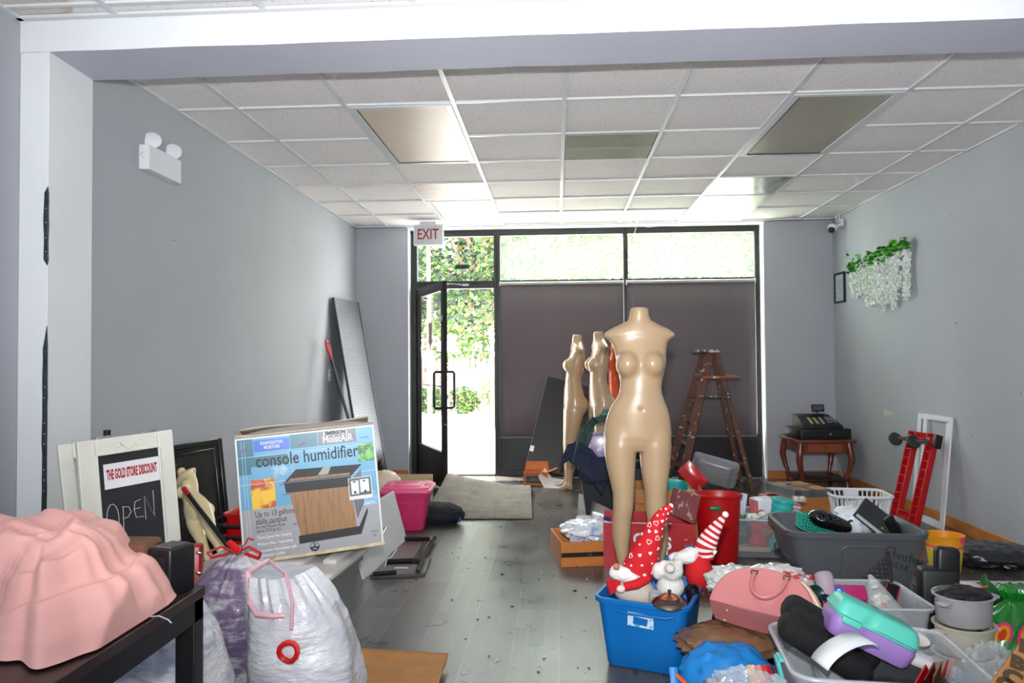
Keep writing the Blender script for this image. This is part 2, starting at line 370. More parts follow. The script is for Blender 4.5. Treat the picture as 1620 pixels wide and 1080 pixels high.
# bare metal corner bead where the plaster has broken off the pilaster
M_bead = mat('galvanised_bead', (72, 82, 92), .4, .7, var=.25, vs=40)
b = MB()
def bead(z0, z1, seed):
    n = 26; P = []
    for i in range(n+1):
        z = z0+(z1-z0)*i/n; e = min(1, i/2, (n-i)/2); wl = (.016+.006*nz((seed, z*9, 0)))*e; wr = (.006+.003*nz((seed, z*13, 5)))*e
        P.append([(-2.0755-wl, 2.8635, z), (-2.0735, 2.8625, z), (-2.0735, 2.8645+wr, z)])
    b.loft(P, False, False, closed=False)
za = lambda y: gy(76, y, 2.865).z
bead(za(420), za(295), 1.); bead(za(1000), za(515), 2.)
struct(b.build('trim_5', M_bead, smooth=False))
b = MB()
for y in (330, 352, 376, 398, 612, 629, 669, 686, 702, 743, 759, 776): b.sphere((-2.081, 2.862, za(y)), (.0022, .0012, .0022), nu=6, nv=4)
struct(b.build('trim_6', M_wht))
# baseboards
M_wood = mat('varnished_oak', (190, 122, 62), .38, var=.18, vs=5, stretch=(12, 1.2, 12), c2=(150, 88, 40), cs=3, cw=.6, soft=.2)
struct(MB().box(XR-.014, XR, 3.4, 7.70, 0, .085).build('baseboard_right', M_wood, bevel=.003))
struct(MB().box(xr-.0, XR, 7.686, 7.70, 0, .085).build('baseboard_back', M_wood, bevel=.003))
struct(MB().box(-2.13, xl, 7.686, 7.70, 0, .085).build('baseboard_left', M_wood, bevel=.003))
# ---------------------------------------------------------------- shopfront
X = lambda px: gy(px, 400, WY).x
Zf = lambda py, px=790: gy(px, py, WY).z
zt, zb, zh = Zf(374), Zf(444), 2.015
x0, x1, x2, x3, x4, x5, x6, x7 = X(651.5), X(661), X(781.5), X(791.5), X(985.5), X(992.5), X(1192), X(1198.5)
def frame(name, ax, bx, az, bz, l, r, t_, bt, y0=7.85, y1=7.93):
    return MB().box(ax-l, ax, y0, y1, az-bt, bz+t_).box(bx, bx+r, y0, y1, az-bt, bz+t_).box(ax, bx, y0, y1, bz, bz+t_).box(ax, bx, y0, y1, az-bt, az).build(name, M_blackmetal, bevel=.003)
M_glass = bpy.data.materials.new('window_glass'); M_glass.use_nodes = True
N = M_glass.node_tree.nodes; L = M_glass.node_tree.links; N.clear(); o_ = N.new('ShaderNodeOutputMaterial'); t_ = N.new('ShaderNodeBsdfTransparent'); g_ = N.new('ShaderNodeBsdfGlossy'); g_.inputs['Roughness'].default_value = .02
f_ = N.new('ShaderNodeLayerWeight'); f_.inputs[0].default_value = .25; mx_ = N.new('ShaderNodeMixShader'); mm = N.new('ShaderNodeMath'); mm.operation = 'MULTIPLY'; mm.inputs[1].default_value = .5
L.new(f_.outputs['Fresnel'], mm.inputs[0]); L.new(mm.outputs[0], mx_.inputs[0]); L.new(t_.outputs[0], mx_.inputs[1]); L.new(g_.outputs[0], mx_.inputs[2]); L.new(mx_.outputs[0], o_.inputs[0])
M_haze = bpy.data.materials.new('sun_film_glass'); M_haze.use_nodes = True
N = M_haze.node_tree.nodes; L = M_haze.node_tree.links; N.clear(); o_ = N.new('ShaderNodeOutputMaterial'); t_ = N.new('ShaderNodeBsdfTransparent'); g_ = N.new('ShaderNodeBsdfTranslucent'); g_.inputs[0].default_value = (.93, 1, .95, 1)
mx_ = N.new('ShaderNodeMixShader'); mx_.inputs[0].default_value = .035; t_.inputs[0].default_value = (.95, 1, .93, 1); L.new(t_.outputs[0], mx_.inputs[1]); L.new(g_.outputs[0], mx_.inputs[2]); L.new(mx_.outputs[0], o_.inputs[0])  # film haze; green put into the glass colour imitates light reflected off foliage
def win(n, ax, bx, az, bz, l, r, t_, bt, glass):
    w = struct(frame('window_%d' % n, ax, bx, az, bz, l, r, t_, bt))
    MB().box(ax, bx, 7.888, 7.893, az, bz).build('glass_pane', glass, w, smooth=False); return w
ztop = CEIL-.012-zt
win(1, x1, x2, zb, zt, x1-x0, (x3-x2)/2, ztop, .03, M_glass)
win(2, x3, x4, zb, zt, (x3-x2)/2, (x5-x4)/2, ztop, .03, M_haze)
win(3, x5, x6, zb, zt, (x5-x4)/2, x7-x6, ztop, .03, M_haze)
# lower fixed lights: glass behind the blinds, dark kick panels below
zk = .44
for n, ax, bx, l, r in ((4, x3, x4, (x3-x2)/2, (x5-x4)/2), (5, x5, x6, (x5-x4)/2, x7-x6)):
    w = struct(frame('window_%d' % n, ax, bx, zk, zb-.06, l, r, .03, zk))
    MB().box(ax, bx, 7.888, 7.893, zk, zb-.06).build('glass_pane', M_glass, w, smooth=False)
    MB().box(ax-.001, bx+.001, 7.842, 7.90, .0, zk).box(ax+.05, bx-.05, 7.836, 7.845, .06, zk-.05).build('kick_panel', M_blackmetal, w, bevel=.004)
# door frame, open leaf
d = struct(MB().box(x0, x1-.0, 7.85, 7.93, 0, zb-.03).box(x2, (x2+x3)/2, 7.85, 7.93, 0, zb-.03).box(x1, x2, 7.85, 7.93, zh, zb-.03).box(x1, x2, 7.85, 7.96, 0, .012).build('door_1', M_blackmetal, bevel=.003))
hx, hy = x1+.005, 7.86
ex, ey = -1.058, 6.93
ang = math.atan2(ey-hy, ex-hx); W = math.hypot(ex-hx, ey-hy)
lf = MB().box(0, .075, -.022, .022, .015, zh-.01).box(W-.075, W, -.022, .022, .015, zh-.01).box(.075, W-.075, -.022, .022, .015, .36).box(.075, W-.075, -.022, .022, zh-.1, zh-.01)
LM = T((hx, hy, 0), (0, 0, ang)); leaf = lf.build('door_leaf', M_blackmetal, d, bevel=.003, M=LM)
MB().box(.075, W-.075, -.003, .003, .36, zh-.1).build('glass_pane', M_glass, leaf, smooth=False)
hb = MB()
hb.tube([(W-.04, -.02, 1.13), (W-.04, -.085, 1.13), (W-.04, -.10, 1.115), (W-.04, -.10, .80), (W-.04, -.085, .785), (W-.04, -.02, .785)], .013, 8)
hb.tube([(W-.04, .02, 1.13), (W-.04, .085, 1.13), (W-.04, .10, 1.115), (W-.04, .10, .80), (W-.04, .085, .785), (W-.04, .02, .785)], .013, 8)
hb.tube([(.1, .04, .98), (W-.1, .04, .98)], .008, 6)
hb.build('pull_handle', M_blackmetal, leaf)
MB().box(W-.06, W-.02, -.024, .024, 1.62, 1.68).box(W-.045, W+.006, -.012, .012, .62, .64).build('lock', M_chrome, leaf)
MB().rbox(.10, .03, .028, .012, T((.12, .052, zh-.06))).rbox(.03, .02, .012, .004, T((.13, .05, zh-.115))).build('door_closer', M_chrome, leaf)
ca = MB(); p = LM @ Vector((.13, .06, zh-.02)); q = gy(735, 451, 7.84); mid = gy(710, 448, 7.7)
ca.tube([p, mid], .008, 6); ca.tube([mid, q], .007, 6); ca.box(q.x-.02, q.x+.05, 7.80, 7.86, q.z-.012, q.z+.012)
ca.build('closer_arm', M_chrome, d)
# bear-shaped paper decal on the door glass
st = MB(); c = [(0,-.19),(.03,-.10),(.07,-.10),(.055,0),(.07,.10),(.05,.14),(.02,.12),(-.02,.12),(-.05,.14),(-.07,.10),(-.055,0),(-.07,-.08),(-.03,-.09)]
st.prism(c, 0, .002, T((W*.52, -.008, 1.50), (PI/2, 0, 0))); st.build('paper_decal', mat('kraft_decal', (206, 188, 160), .8, c2=(214,120,110), cs=9, cw=.6), leaf, smooth=False)
# black notice stuck in the transom
tag(MB().box(*sorted((X(720), X(743))), 7.876, 7.884, Zf(425), Zf(418)).build('black_sticker', M_black, smooth=False), 'small black rectangular sticker on the glass above the open door', 'sticker')
# ================================================================ OUTSIDE
M_conc = mat('pale_concrete', (214, 210, 202), .8, var=.05, vs=2, bump=.1)
struct(MB().box(-14, 16, 7.93, 40, -.2, -.02).build('pavement', M_conc, smooth=False))
M_fence = mat('white_picket_paint', (128, 108, 104), .6)
f = thing('picket_fence', 'white picket fence across the bright yard seen through the open door', 'fence', (-2.4, 17.5, 0))
b = MB(); xx = -6.0; npk = 0
while xx < 5 and npk < 80:
    q = MB().box(xx, xx+.1, -.012, .012, 0, 1.24).prism([(xx, 1.24), (xx+.1, 1.24), (xx+.05, 1.3)], -.012, .012, T(rot=(PI/2, 0, 0)))
    q.build('picket', M_fence, f, smooth=False); xx += .135; npk += 1
MB().box(-6, 5, .012, .05, .3, .4).box(-6, 5, .012, .05, .95, 1.05).build('rail', M_fence, f)
M_leafs = [mat('leaf_green', (54, 92, 28), .55, var=.3, vs=3, coord='Object'), mat('leaf_olive', (88, 104, 36), .55, var=.3), mat('leaf_dark', (16, 36, 14), .55, var=.3), mat('leaf_orange', (170, 90, 30), .6, var=.3)]
M_bark = mat('bark', (120, 92, 74), .9, bump=.5, bs=20, var=.2)
def leaf_cloud(name, cx, cy, cz, rx, ry, rz, n, size, parent, seed, mats=M_leafs, wts=(5, 3, 3, .5)):
    R = random.Random(seed); b = MB()
    for k in range(n):
        while True:
            p = Vector((R.uniform(-1, 1), R.uniform(-1, 1), R.uniform(-1, 1)))
            if .25 < p.length < 1: break
        p = Vector((cx+p.x*rx, cy+p.y*ry, cz+p.z*rz)); s = size*R.uniform(.6, 1.3)
        if nz(p, .9) < -.12 and R.random() < .85: continue
        b.cur = R.choices(range(len(mats)), wts[:len(mats)])[0]
        M = T(p, (R.uniform(0, 6.3), R.uniform(0, 6.3), R.uniform(0, 6.3)))
        b.add([(0,-s,0), (s*.45,-s*.1,.12*s), (0,s,0), (-s*.45,-s*.1,.12*s)], [(0,1,2), (0,2,3)], M)
    return b.build(name, mats, parent, smooth=False)
def tree(label, x, y, h, crown, seed, size=.14, n=3500, wts=(5,3,3,.5), name='leafy_tree', group=None, tx=0, tr=.12):
    t = thing(name, label, 'tree', (x, y, 0), group=group)
    b = MB().tube([(tx,0,0), (tx,.02,h*.3), (tx*.7,0,h*.62), (.02,0,h*.9)], [tr,tr*.8,tr*.5,.03], 8)
    for a in range(6): b.tube([(0,0,h*(.35+.07*a)), (math.cos(a*2.1)*crown[0]*.45, math.sin(a*2.1)*crown[1]*.45, h*(.5+.08*a))], [.05,.02], 5)
    b.build('trunk', M_bark, t)
    leaf_cloud('foliage', 0, 0, h-crown[2], *crown, n, size, t, seed, wts=wts); return t
tree('leafy tree with orange tinged leaves close behind the glass over the door', -1.55, 13.5, 5.2, (1.5, 1.0, 1.7), 3, .075, 7500, (5,2,8,.15), tx=.36, tr=.045)
tree('smaller olive tree low at the left end of the glass over the door', -3.55, 15.6, 4.3, (1.2, .8, 1.3), 5, .085, 3500, (3,4,6,.3))
g_ = 'pale green trees beyond the shopfront glass'
tree('wide pale green tree seen through the first upper pane right of the door', .3, 22.6, 7.4, (3.3, 1.3, 3.0), 7, .15, 6500, (5,5,0,0), group=g_)
tree('pale green tree seen through the upper pane at the right end', 4.6, 19, 6.8, (3.0, 1.5, 2.8), 8, .13, 7000, (6,3,1,.2), group=g_)
tree('light green tree behind the white fence seen through the open doorway', -2.6, 26, 6.6, (3.0, 1.5, 3.0), 9, .16, 4600, (5,6,0,.3), group=g_, tr=.06)
for k, (x, y) in enumerate(((-3.0, 17.0), (-2.2, 17.1), (-1.35, 16.6))):
    s = thing('shrub', ['low green shrub at the left foot of the white fence', 'low green shrub in front of the middle of the white fence', 'taller green shrub nearest the right door jamb by the fence'][k], 'shrub', (x, y, 0), group='shrubs along the white fence')
    leaf_cloud('foliage', 0, 0, .3+.1*(k==2), .42, .3, .32+.12*(k==2), 700, .06, s, 20+k, wts=(6,4,1,0))
    MB().tube([(0,0,0), (0,0,.3)], .02, 6).build('stem', M_bark, s)
p = gy(678, 430, 10.5)
tag(MB().tube([(p.x, 10.5, -.02), (p.x, 10.5, 4.2)], .028, 10).build('metal_pole', mat('pink_grey_pole', (150, 128, 120), .5)), 'slim grey-brown pole standing outside left of the open door', 'pole')
t = thing('lattice_mast', 'pinkish steel lattice mast rising between the trees above the door', 'mast', (-4.6, 30, 0))
b = MB(); Mm = mat('rusty_mast', (170, 110, 96), .7)
for sx in (-1, 1): b.tube([(sx*.9, 0, 0), (sx*.35, 0, 8.5)], .06, 5)
for k in range(9):
    a0 = .9-.55*k/9; a1 = .9-.55*(k+1)/9; b.tube([(-a0, 0, .95*k), (a1, 0, .95*(k+1))], .03, 4); b.tube([(a0, 0, .95*k), (-a1, 0, .95*(k+1))], .03, 4)
b.build('lattice', Mm, t)
# ================================================================ SHARED BUILDERS
def plane_frame(P0, Px, Pz):
    """matrix: origin P0, +x towards Px, +z roughly towards Pz, +y away behind the face"""
    x = (Px-P0).normalized(); z = (Pz-P0); z = (z-x*z.dot(x)).normalized(); y = z.cross(x)
    return Matrix.Translation(P0) @ Matrix((x, y, z)).transposed().to_4x4()
def zframe(P0, Pz, back=Vector((0, 1, 0))):
    z = (Pz-P0).normalized(); y = (back-z*back.dot(z)).normalized(); x = y.cross(z)
    return Matrix.Translation(P0) @ Matrix((x, y, z)).transposed().to_4x4()
def on_face(x, z, y=-.0012): return Matrix.Translation((x, y, z)) @ FACE
def tote_body(b, bx, by, tx, ty, h, r=.04, t=.004, lip=.014, liph=.028, M=None, n=5, ribs=0):
    def R(z, d=0.):
        k = z/h; return [(x, y, z) for x, y in rrect(bx+(tx-bx)*k+d, by+(ty-by)*k+d, max(r+d, .004), n)]
    rings = [R(0, -.012), R(.004, -.004), R(.012), R(h*.35), R(h*.7), R(h-liph-.004), R(h-liph, lip), R(h-.003, lip), R(h, lip-.003), R(h, 0), R(h-.006, -t), R(h*.6, -t), R(h*.2, -t), R(.01, -t)]
    return b.loft(rings, M=M)
def arch(b, x0, x1, z0, z1, y, r=.003, rr=.03, slope=0):
    P = [(x0, z0)]
    for i in range(5): a = PI-PI/2*i/4; P.append((x0+.02+rr+rr*math.cos(a), z1-rr+rr*math.sin(a)))
    for i in range(5): a = PI/2-PI/2*i/4; P.append((x1-.02-rr+rr*math.cos(a), z1-rr+rr*math.sin(a)))
    P.append((x1, z0)); b.tube([(x, y-slope*(z-z0), z) for x, z in P], r, 6)
def arcpts(c, r, a0, a1, n=12, ry=None, plane='xz', k=0.):
    ry = ry or r; o = []
    for i in range(n+1):
        a = math.radians(a0+(a1-a0)*i/n); u, v = c[0]+r*math.cos(a), c[1]+ry*math.sin(a)
        o.append((u, k, v) if plane == 'xz' else (u, v, k) if plane == 'xy' else (k, u, v))
    return o
def bagmesh(prof, seed, fold=.06, nth=72, sx=1, sy=1, lean=(0,0), wr=.012, freq=7, tie=None):
    """crumpled sack: prof = [(r, z)], folds gather towards the tie"""
    b = MB(); rings = []; N = len(prof); P = []
    for i in range(N-1):
        for k in range(5):
            t = k/5; P.append((prof[i][0]*(1-t)+prof[i+1][0]*t, prof[i][1]*(1-t)+prof[i+1][1]*t))
    P.append(prof[-1]); H = P[-1][1]
    for r, z in P:
        ring = []; g = max(0, (z/H-.72)/.28) if tie is None else max(0, 1-abs(z-tie)/.10)
        for k in range(nth):
            a = 2*PI*k/nth; c, s_ = math.cos(a), math.sin(a)
            d = r*(1+fold*nz((c*1.4+seed, s_*1.4, z*4))*2.2 + .10*g*math.sin(a*19+3*nz((c*2, s_*2, seed)))*1.0)
            d += wr*ridg((c*freq*r*2+seed, s_*freq*r*2, z*freq*.8+nz((c, s_, z*3))*1.5))*min(1, r/.05)
            k_ = z/H; ring.append((c*d*sx+lean[0]*k_*k_, s_*d*sy+lean[1]*k_*k_, max(0.0, z+(.012*nz((c*3, s_*3, z*6+seed)) if z > .02 else 0))))
        rings.append(ring)
    b.loft(rings); return b
def crumple(b, cx, cy, cz, rx, ry, rz, seed, n=34, amp=.28, f=2.6, M=None, flat=None):
    rings = []
    for j in range(n//2+1):
        ph = -PI/2+PI*j/(n//2); ph = max(min(ph, 1.53), -1.53); ring = []
        for i in range(n):
            th = 2*PI*i/n; d = Vector((math.cos(ph)*math.cos(th), math.cos(ph)*math.sin(th), math.sin(ph)))
            k = 1+amp*ridg(d*f+Vector((seed, 0, 0)), 1)*.6+amp*.5*nz(d*f*2.2+Vector((0, seed, 0)))
            z = cz+d.z*rz*k
            if flat is not None: z = max(flat, z)
            ring.append((cx+d.x*rx*k, cy+d.y*ry*k, z))
        rings.append(ring)
    return b.loft(rings, M=M)
def cardbox(b, w, d, h, M=None, t=.004, flaps=(), open_=True):
    """open cardboard box, local origin bottom centre; flaps: (side, angle, length)"""
    if open_:
        b.box(-w/2, w/2, -d/2, -d/2+t, 0, h, M); b.box(-w/2, w/2, d/2-t, d/2, 0, h, M); b.box(-w/2, -w/2+t, -d/2+t, d/2-t, 0, h, M); b.box(w/2-t, w/2, -d/2+t, d/2-t, 0, h, M); b.box(-w/2+t, w/2-t, -d/2+t, d/2-t, 0, t, M)
    else: b.box(-w/2, w/2, -d/2, d/2, 0, h, M)
    for side, ang, ln in flaps:
        c, s_ = math.cos(math.radians(ang))*ln, math.sin(math.radians(ang))*ln
        if side == 'F': v = [(-w/2, -d/2, h), (w/2, -d/2, h), (w/2-.01, -d/2-c, h+s_), (-w/2+.01, -d/2-c, h+s_)]; o = (0, .0, t)
        if side == 'B': v = [(-w/2, d/2, h), (w/2, d/2, h), (w/2-.01, d/2+c, h+s_), (-w/2+.01, d/2+c, h+s_)]; o = (0, 0, t)
        if side == 'L': v = [(-w/2, -d/2, h), (-w/2, d/2, h), (-w/2-c, d/2-.01, h+s_), (-w/2-c, -d/2+.01, h+s_)]; o = (0, 0, t)
        if side == 'R': v = [(w/2, -d/2, h), (w/2, d/2, h), (w/2+c, d/2-.01, h+s_), (w/2+c, -d/2+.01, h+s_)]; o = (0, 0, t)
        nrm = (Vector(v[1])-Vector(v[0])).cross(Vector(v[3])-Vector(v[0])).normalized()*t
        b.add(v+[tuple(Vector(p)+nrm) for p in v], [(0,1,2,3), (7,6,5,4), (0,4,5,1), (1,5,6,2), (2,6,7,3), (3,7,4,0)], M)
    return b
# ---------------------------------------------------------------- mannequins
def mannequin_mesh():
    Y0 = 4.0
    rows = [(487,997,1026),(500,996,1027),(507,993,1030),(513,982,1040),(520,966,1056),(527,956,1067),(532,954,1069.5),(536,960,1063),(542,967,1057),(550,971,1055),(560,973,1054.5),(575,976,1054),(590,978.5,1051),(603,981,1047.5),(615,980.5,1046),(625,978,1048),(638,969,1053),(652,962.5,1058),(668,958,1061.5),(690,955.5,1063.5),(702,968,1051),(713,985,1035)]
    dep = [.044,.046,.050,.056,.062,.066,.066,.068,.072,.078,.084,.088,.084,.078,.076,.078,.086,.095,.102,.106,.096,.07]
    cyo = [.0,.0,.004,.008,.01,.012,.014,.016,.016,.014,.010,.004,.0,-.006,-.010,-.008,-.002,.006,.014,.020,.02,.015]
    zz, cx, aa = [], [], []
    X0 = gy(1011, 600, Y0).x
    for y, l, r in rows:
        a, c = gy(l, y, Y0), gy(r, y, Y0); zz.append(a.z); cx.append((a.x+c.x)/2-X0); aa.append((c.x-a.x)/2)
    zz, cx, aa, dep, cyo = [np.array(q)[::-1] for q in (zz, cx, aa, dep, cyo)]
    def leg(rows, sgn):
        z, c, a, dd, co_ = [], [], [], [], []
        for y, l, r, d, o in rows:
            p, q = gy(l, y, Y0), gy(r, y, Y0); z.append(p.z); c.append((p.x+q.x)/2-X0); a.append((q.x-p.x)/2); dd.append(d); co_.append(o)
        return [np.array(v)[::-1] for v in (z, c, a, dd, co_)]
    Lg = leg([(650,972,1003,.05,.016),(670,963,1006,.082,.018),(690,958,1009,.094,.018),(705,956,1009,.098,.018),(720,957,1007,.09,.014),(740,960,1005.5,.082,.010),(760,965,1004.5,.074,.005),(780,969.5,1003.5,.064,.0),(800,970,1002.5,.058,-.004),(815,969.5,1000,.056,0),(830,969,998.5,.058,.01),(845,969,998,.058,.014),(860,970.5,996,.052,.014),(880,975,994,.042,.010),(900,979,992,.032,.006),(915,979,992,.034,.0)], -1)
    Rg = leg([(650,1018,1049,.05,.016),(670,1014,1056,.082,.018),(690,1012,1062,.094,.018),(705,1011,1063.5,.098,.018),(720,1012.5,1062,.09,.014),(740,1014,1060.5,.082,.010),(760,1017,1057.5,.074,.005),(780,1020.5,1055,.064,0),(800,1021,1054,.058,-.004),(815,1023,1055,.056,0),(830,1025,1057,.058,.01),(845,1027,1058,.058,.014),(860,1029,1057,.052,.014),(880,1032,1053,.042,.010),(900,1035,1050,.032,.006),(915,1035,1049,.034,0)], 1)
    sc = 1.0
    def stack(X, Y, Z, z, c, a, d, o):
        zr = Z[0,0,:]; C, A, D, O = [np.interp(zr, z, q) for q in (c, a, d, o)]
        k0 = np.sqrt(((X-C)/A)**2+((Y-O)/D)**2)+1e-9; k1 = np.sqrt(((X-C)/A**2)**2+((Y-O)/D**2)**2)+1e-9
        dd = k0*(k0-1)/k1
        return smax(dd, np.maximum(Z-z[-1], z[0]-Z), .006)
    def f(X, Y, Z):
        t = stack(X, Y, Z, zz, cx, aa, dep, cyo)
        zb = gy(1000, 578, Y0).z
        # side scoops under the shoulder stubs are in the outline; chest volumes
        for s in (-1, 1):
            br = ell(X, Y, Z, (s*.068, -.052, zb+.006), (.060, .066, .070), (.30, 0, s*-.25))
            t = smin(t, br, .020)
            bt = ell(X, Y, Z, (s*.075, .07, gy(1000, 688, Y0).z), (.085, .085, .09)); t = smin(t, bt, .03)
        t = smax(t, -ell(X, Y, Z, (.002, -.088, gy(1000, 646, Y0).z), (.005, .02, .007)), .006)
        l = smin(stack(X, Y, Z, *Lg), stack(X, Y, Z, *Rg), .008)
        for G in (Lg, Rg):
            x0 = G[1][0]; l = smin(l, cap(X, Y, Z, (x0, .0, .045), (x0, -.075, .018), .026, .017), .025); l = smin(l, cap(X, Y, Z, (x0, .02, .055), (x0, .03, .03), .026, .022), .02)
        return smin(t, l, .012)
    V, Fc = snet(f, (-.24, -.2, -.02), (.24, .2, 1.56), .0085)
    V[:, 2] = np.maximum(V[:, 2], 0)
    me = bpy.data.meshes.new('body'); me.from_pydata(V.tolist(), [], Fc.tolist()); me.validate()
    me.polygons.foreach_set('use_smooth', [True]*len(me.polygons)); return me
M_skin = mat('mannequin_beige_gloss', (190, 160, 125), .36, var=.03, vs=3, coat=.3)
M_skin2 = mat('mannequin_cream', (232, 214, 168), .3, var=.03, coat=.4)
M_orange = mat('mannequin_orange', (214, 84, 30), .4, var=.05)
body_me = mannequin_mesh()
def mannequin(label, m, M, group=None, scale=1.0, hole=False):
    t = thing('mannequin', label, 'mannequin', M=M, group=group)
    me = body_me if m is M_skin and 'done' not in body_me else body_me.copy()
    me.materials.clear(); me.materials.append(m)
    o = bpy.data.objects.new('body', me); COL.objects.link(o); o.parent = t
    md = o.modifiers.new('sm', 'SMOOTH'); md.factor = .5; md.iterations = 5
    MB().lathe([(.030, 0), (.030, .004), (.012, .005), (.005, .0052)], 20, T((gy(1011.5, 487, 4).x-gy(1011, 600, 4).x, 0, gy(1011, 487, 4).z-.001))).build('neck_cap', m, t)
    return t
# ================================================================ LEFT SIDE
# emergency light on the left wall
y0, y1 = gx(236, 228, -2.075).y, gx(287, 250, -2.075).y
t = thing('emergency_light', 'white emergency light box with two round lamp heads high on left wall', 'emergency light', (-2.13, y0, 2.235))
L_ = y1-y0
MB().box(0, .055, 0, L_, 0, .128).build('case', M_wht, t, bevel=.003)
MB().box(.0551, .0556, .02, L_-.02, .03, .1).build('face_plate', M_wht, t, bevel=.001)
M_lens = mat('lamp_reflector', (170, 160, 148), .3, .8)
for k, yy in enumerate((.075, L_-.04)):
    Mh = T((.03, yy, .16+.012), (math.radians(78), 0, math.radians(30)))
    h = MB().lathe([(.004, -.045), (.022, -.042), (.036, -.028), (.042, -.01), (.044, 0), (.041, .002)], 24, Mh).build('lamp_head', M_wht, t)
    MB().lathe([(.041, .001), (.03, -.012), (.012, -.024), (.006, -.02), (.0, -.018)], 24, Mh).build('reflector', M_lens, h)
    MB().tube([(.03, yy+.01, .12), (.03, yy+.01, .15)], .005, 6).build('swivel', M_black, h)
b = MB().tube([(.0, .0, 0)]+[(0, .02*math.sin(a/6*PI), .028*a/6) for a in range(1, 7)], .0008, 5, M=T((.028, -.0008, .06), (0, 0, PI/2)))
b.build('test_ring', M_black, t)
tag(MB().rbox(.003, .035, .057, .003, T((-2.127, 6.76, 1.11))).box(-2.126, -2.119, 6.754, 6.766, 1.1, 1.122).build('light_switch', M_wht), 'white light switch plate on the left wall before the leaning panel', 'switch')
# nail marks in the wall
def marks(pts, X_, nm):
    b = MB()
    for x, y, s in pts: p = gx(x, y, X_); b.sphere((X_, p.y, p.z), (.002, .004*s, .005*s), nu=6, nv=4)
    return struct(b.build(nm, M_black))
marks([(446,377,1),(464,383,1.3),(275,380,1),(475,390,.7),(504,407,.8),(521,420,.6),(447,520,.8),(462,492,.7),(358,650,.8),(400,436,.6)], -2.13, 'trim_7')
marks([(1471,339,1.),(1504,341,1),(1513,511,1.6),(1538,690,1),(1500,490,.6),(1615,622,1)], XR, 'trim_8')
# leaning slat panel in the corner
P = [Vector((-1.78, 6.75, .0)), Vector((-1.70, 7.45, .0))]
a, c = gx(539, 474, -2.08), gx(571, 492, -2.07); c.y = min(c.y, 7.62)
M_ = plane_frame(P[0], P[1], a); H_ = (a-P[0]).length; W_ = .60
t = thing('light_diffuser_panel', 'tall grey ribbed panel leaning in the left corner beside the door', 'panel', M=M_)
MB().box(0, W_, -.006, .006, 0, H_).build('sheet', mat('grey_ribbed_sheet', (80, 82, 86), .35, var=.1, vs=2), t)
b = MB()
for k in range(70): z = H_*(k+.5)/70; b.box(.02, W_-.02, -.009, -.005, z-.003, z+.003)
b.build('ribs', mat('rib_grey', (120, 122, 128), .3), t, smooth=False)
MB().box(-.008, .008, -.012, .012, 0, H_).box(W_-.008, W_+.008, -.012, .012, 0, H_).build('edge_strip', mat('edge_dark', (60, 56, 54), .5), t)
# red handled shovel behind it
a, c = gx(561, 580, -1.99), Vector((-1.66, 6.45, .02))
t = thing('snow_shovel', 'black shafted shovel with a red grip leaning against the left wall', 'shovel', M=plane_frame(c, c+Vector((0, 1, 0)), a)); Hs = (a-c).length
MB().tube([(0, 0, .12), (0, 0, Hs-.1)], .014, 8).build('shaft', M_black, t)
MB().tube([(0, 0, Hs-.12), (0, 0, Hs-.06), (.03, 0, Hs-.02), (.03, 0, Hs+.05), (0, 0, Hs+.075), (-.03, 0, Hs+.05), (-.03, 0, Hs-.02), (0, 0, Hs-.06)], .013, 8).build('grip', M_red, t)
MB().grid(lambda u, v: ((u-.5)*.34, -.05*math.cos((u-.5)*2.6)+.05, .16*v), 12, 4).build('blade', M_black, t, solid=.004)
for k, (px, py) in enumerate(((596, 732), (602, 727), (606, 734))):
    a = gy(px, py, 6.25); tag(MB().tube([a, a+Vector((-.28, .75+.02*k, -a.z+.03))], .015, 12).build('metal_pipe', mat('dull_pipe', (96, 84, 78), .4, .6)), 'dull metal pipe end poking out behind humidifier box by the corner', 'pipe', 'pipes by the left corner')
# chalkboard sign
P0 = gy(122, 699, 2.58); PR = gy(273, 679, 2.88); ax = (PR-P0).normalized()
M_dist = mat('distressed_white_wood', (222, 220, 208), .6, var=.06, vs=4, c2=(120, 84, 58), cs=16, cw=.66, soft=.02, bump=.25, bs=40)
Hs, Ws = .99, (PR-P0).length
up_ = Vector((-.055, .05, 1)); up_ = (up_-ax*up_.dot(ax)).normalized(); BL = P0-up_*Hs
t = thing('sandwich_board', 'white distressed frame chalkboard sandwich board with a red store sign', 'sign', M=plane_frame(BL, BL+ax, P0))
fw = .062
b = MB()
for x0_, x1_, z0_, z1_ in ((0, fw, 0, Hs), (Ws-fw, Ws, 0, Hs), (fw, Ws-fw, Hs-fw, Hs), (fw, Ws-fw, .12, .12+fw)):
    b.box(x0_, x1_, 0, .022, z0_, z1_); 
b.build('frame', M_dist, t, bevel=.004)
b = MB(); b.tube([(fw, -.002, .2), (fw, -.002, Hs-fw), (Ws-fw, -.002, Hs-fw), (Ws-fw, -.002, .2)], .005, 6)
for s in (-1, 1):
    b.tube([(Ws/2+s*(.004+.035*math.sin(a/10*PI*1.5)*(1-a/16)), -.001, Hs-.05+.03*math.sin(a/10*5.)*(1-a/14)+.004*a/4) for a in range(11)], .002, 5)
    b.tube([(Ws/2+s*(.04+.016*math.cos(a/9*2*PI)*(1-a/12)), -.001, Hs-.032+.016*math.sin(a/9*2*PI)*(1-a/12)) for a in range(9)], .0018, 5)
b.build('moulding', M_dist, t)
MB().box(fw, Ws-fw, .010, .014, .18, Hs-fw).build('chalkboard', mat('slate_black', (40, 42, 46), .7, var=.3, vs=5), t)
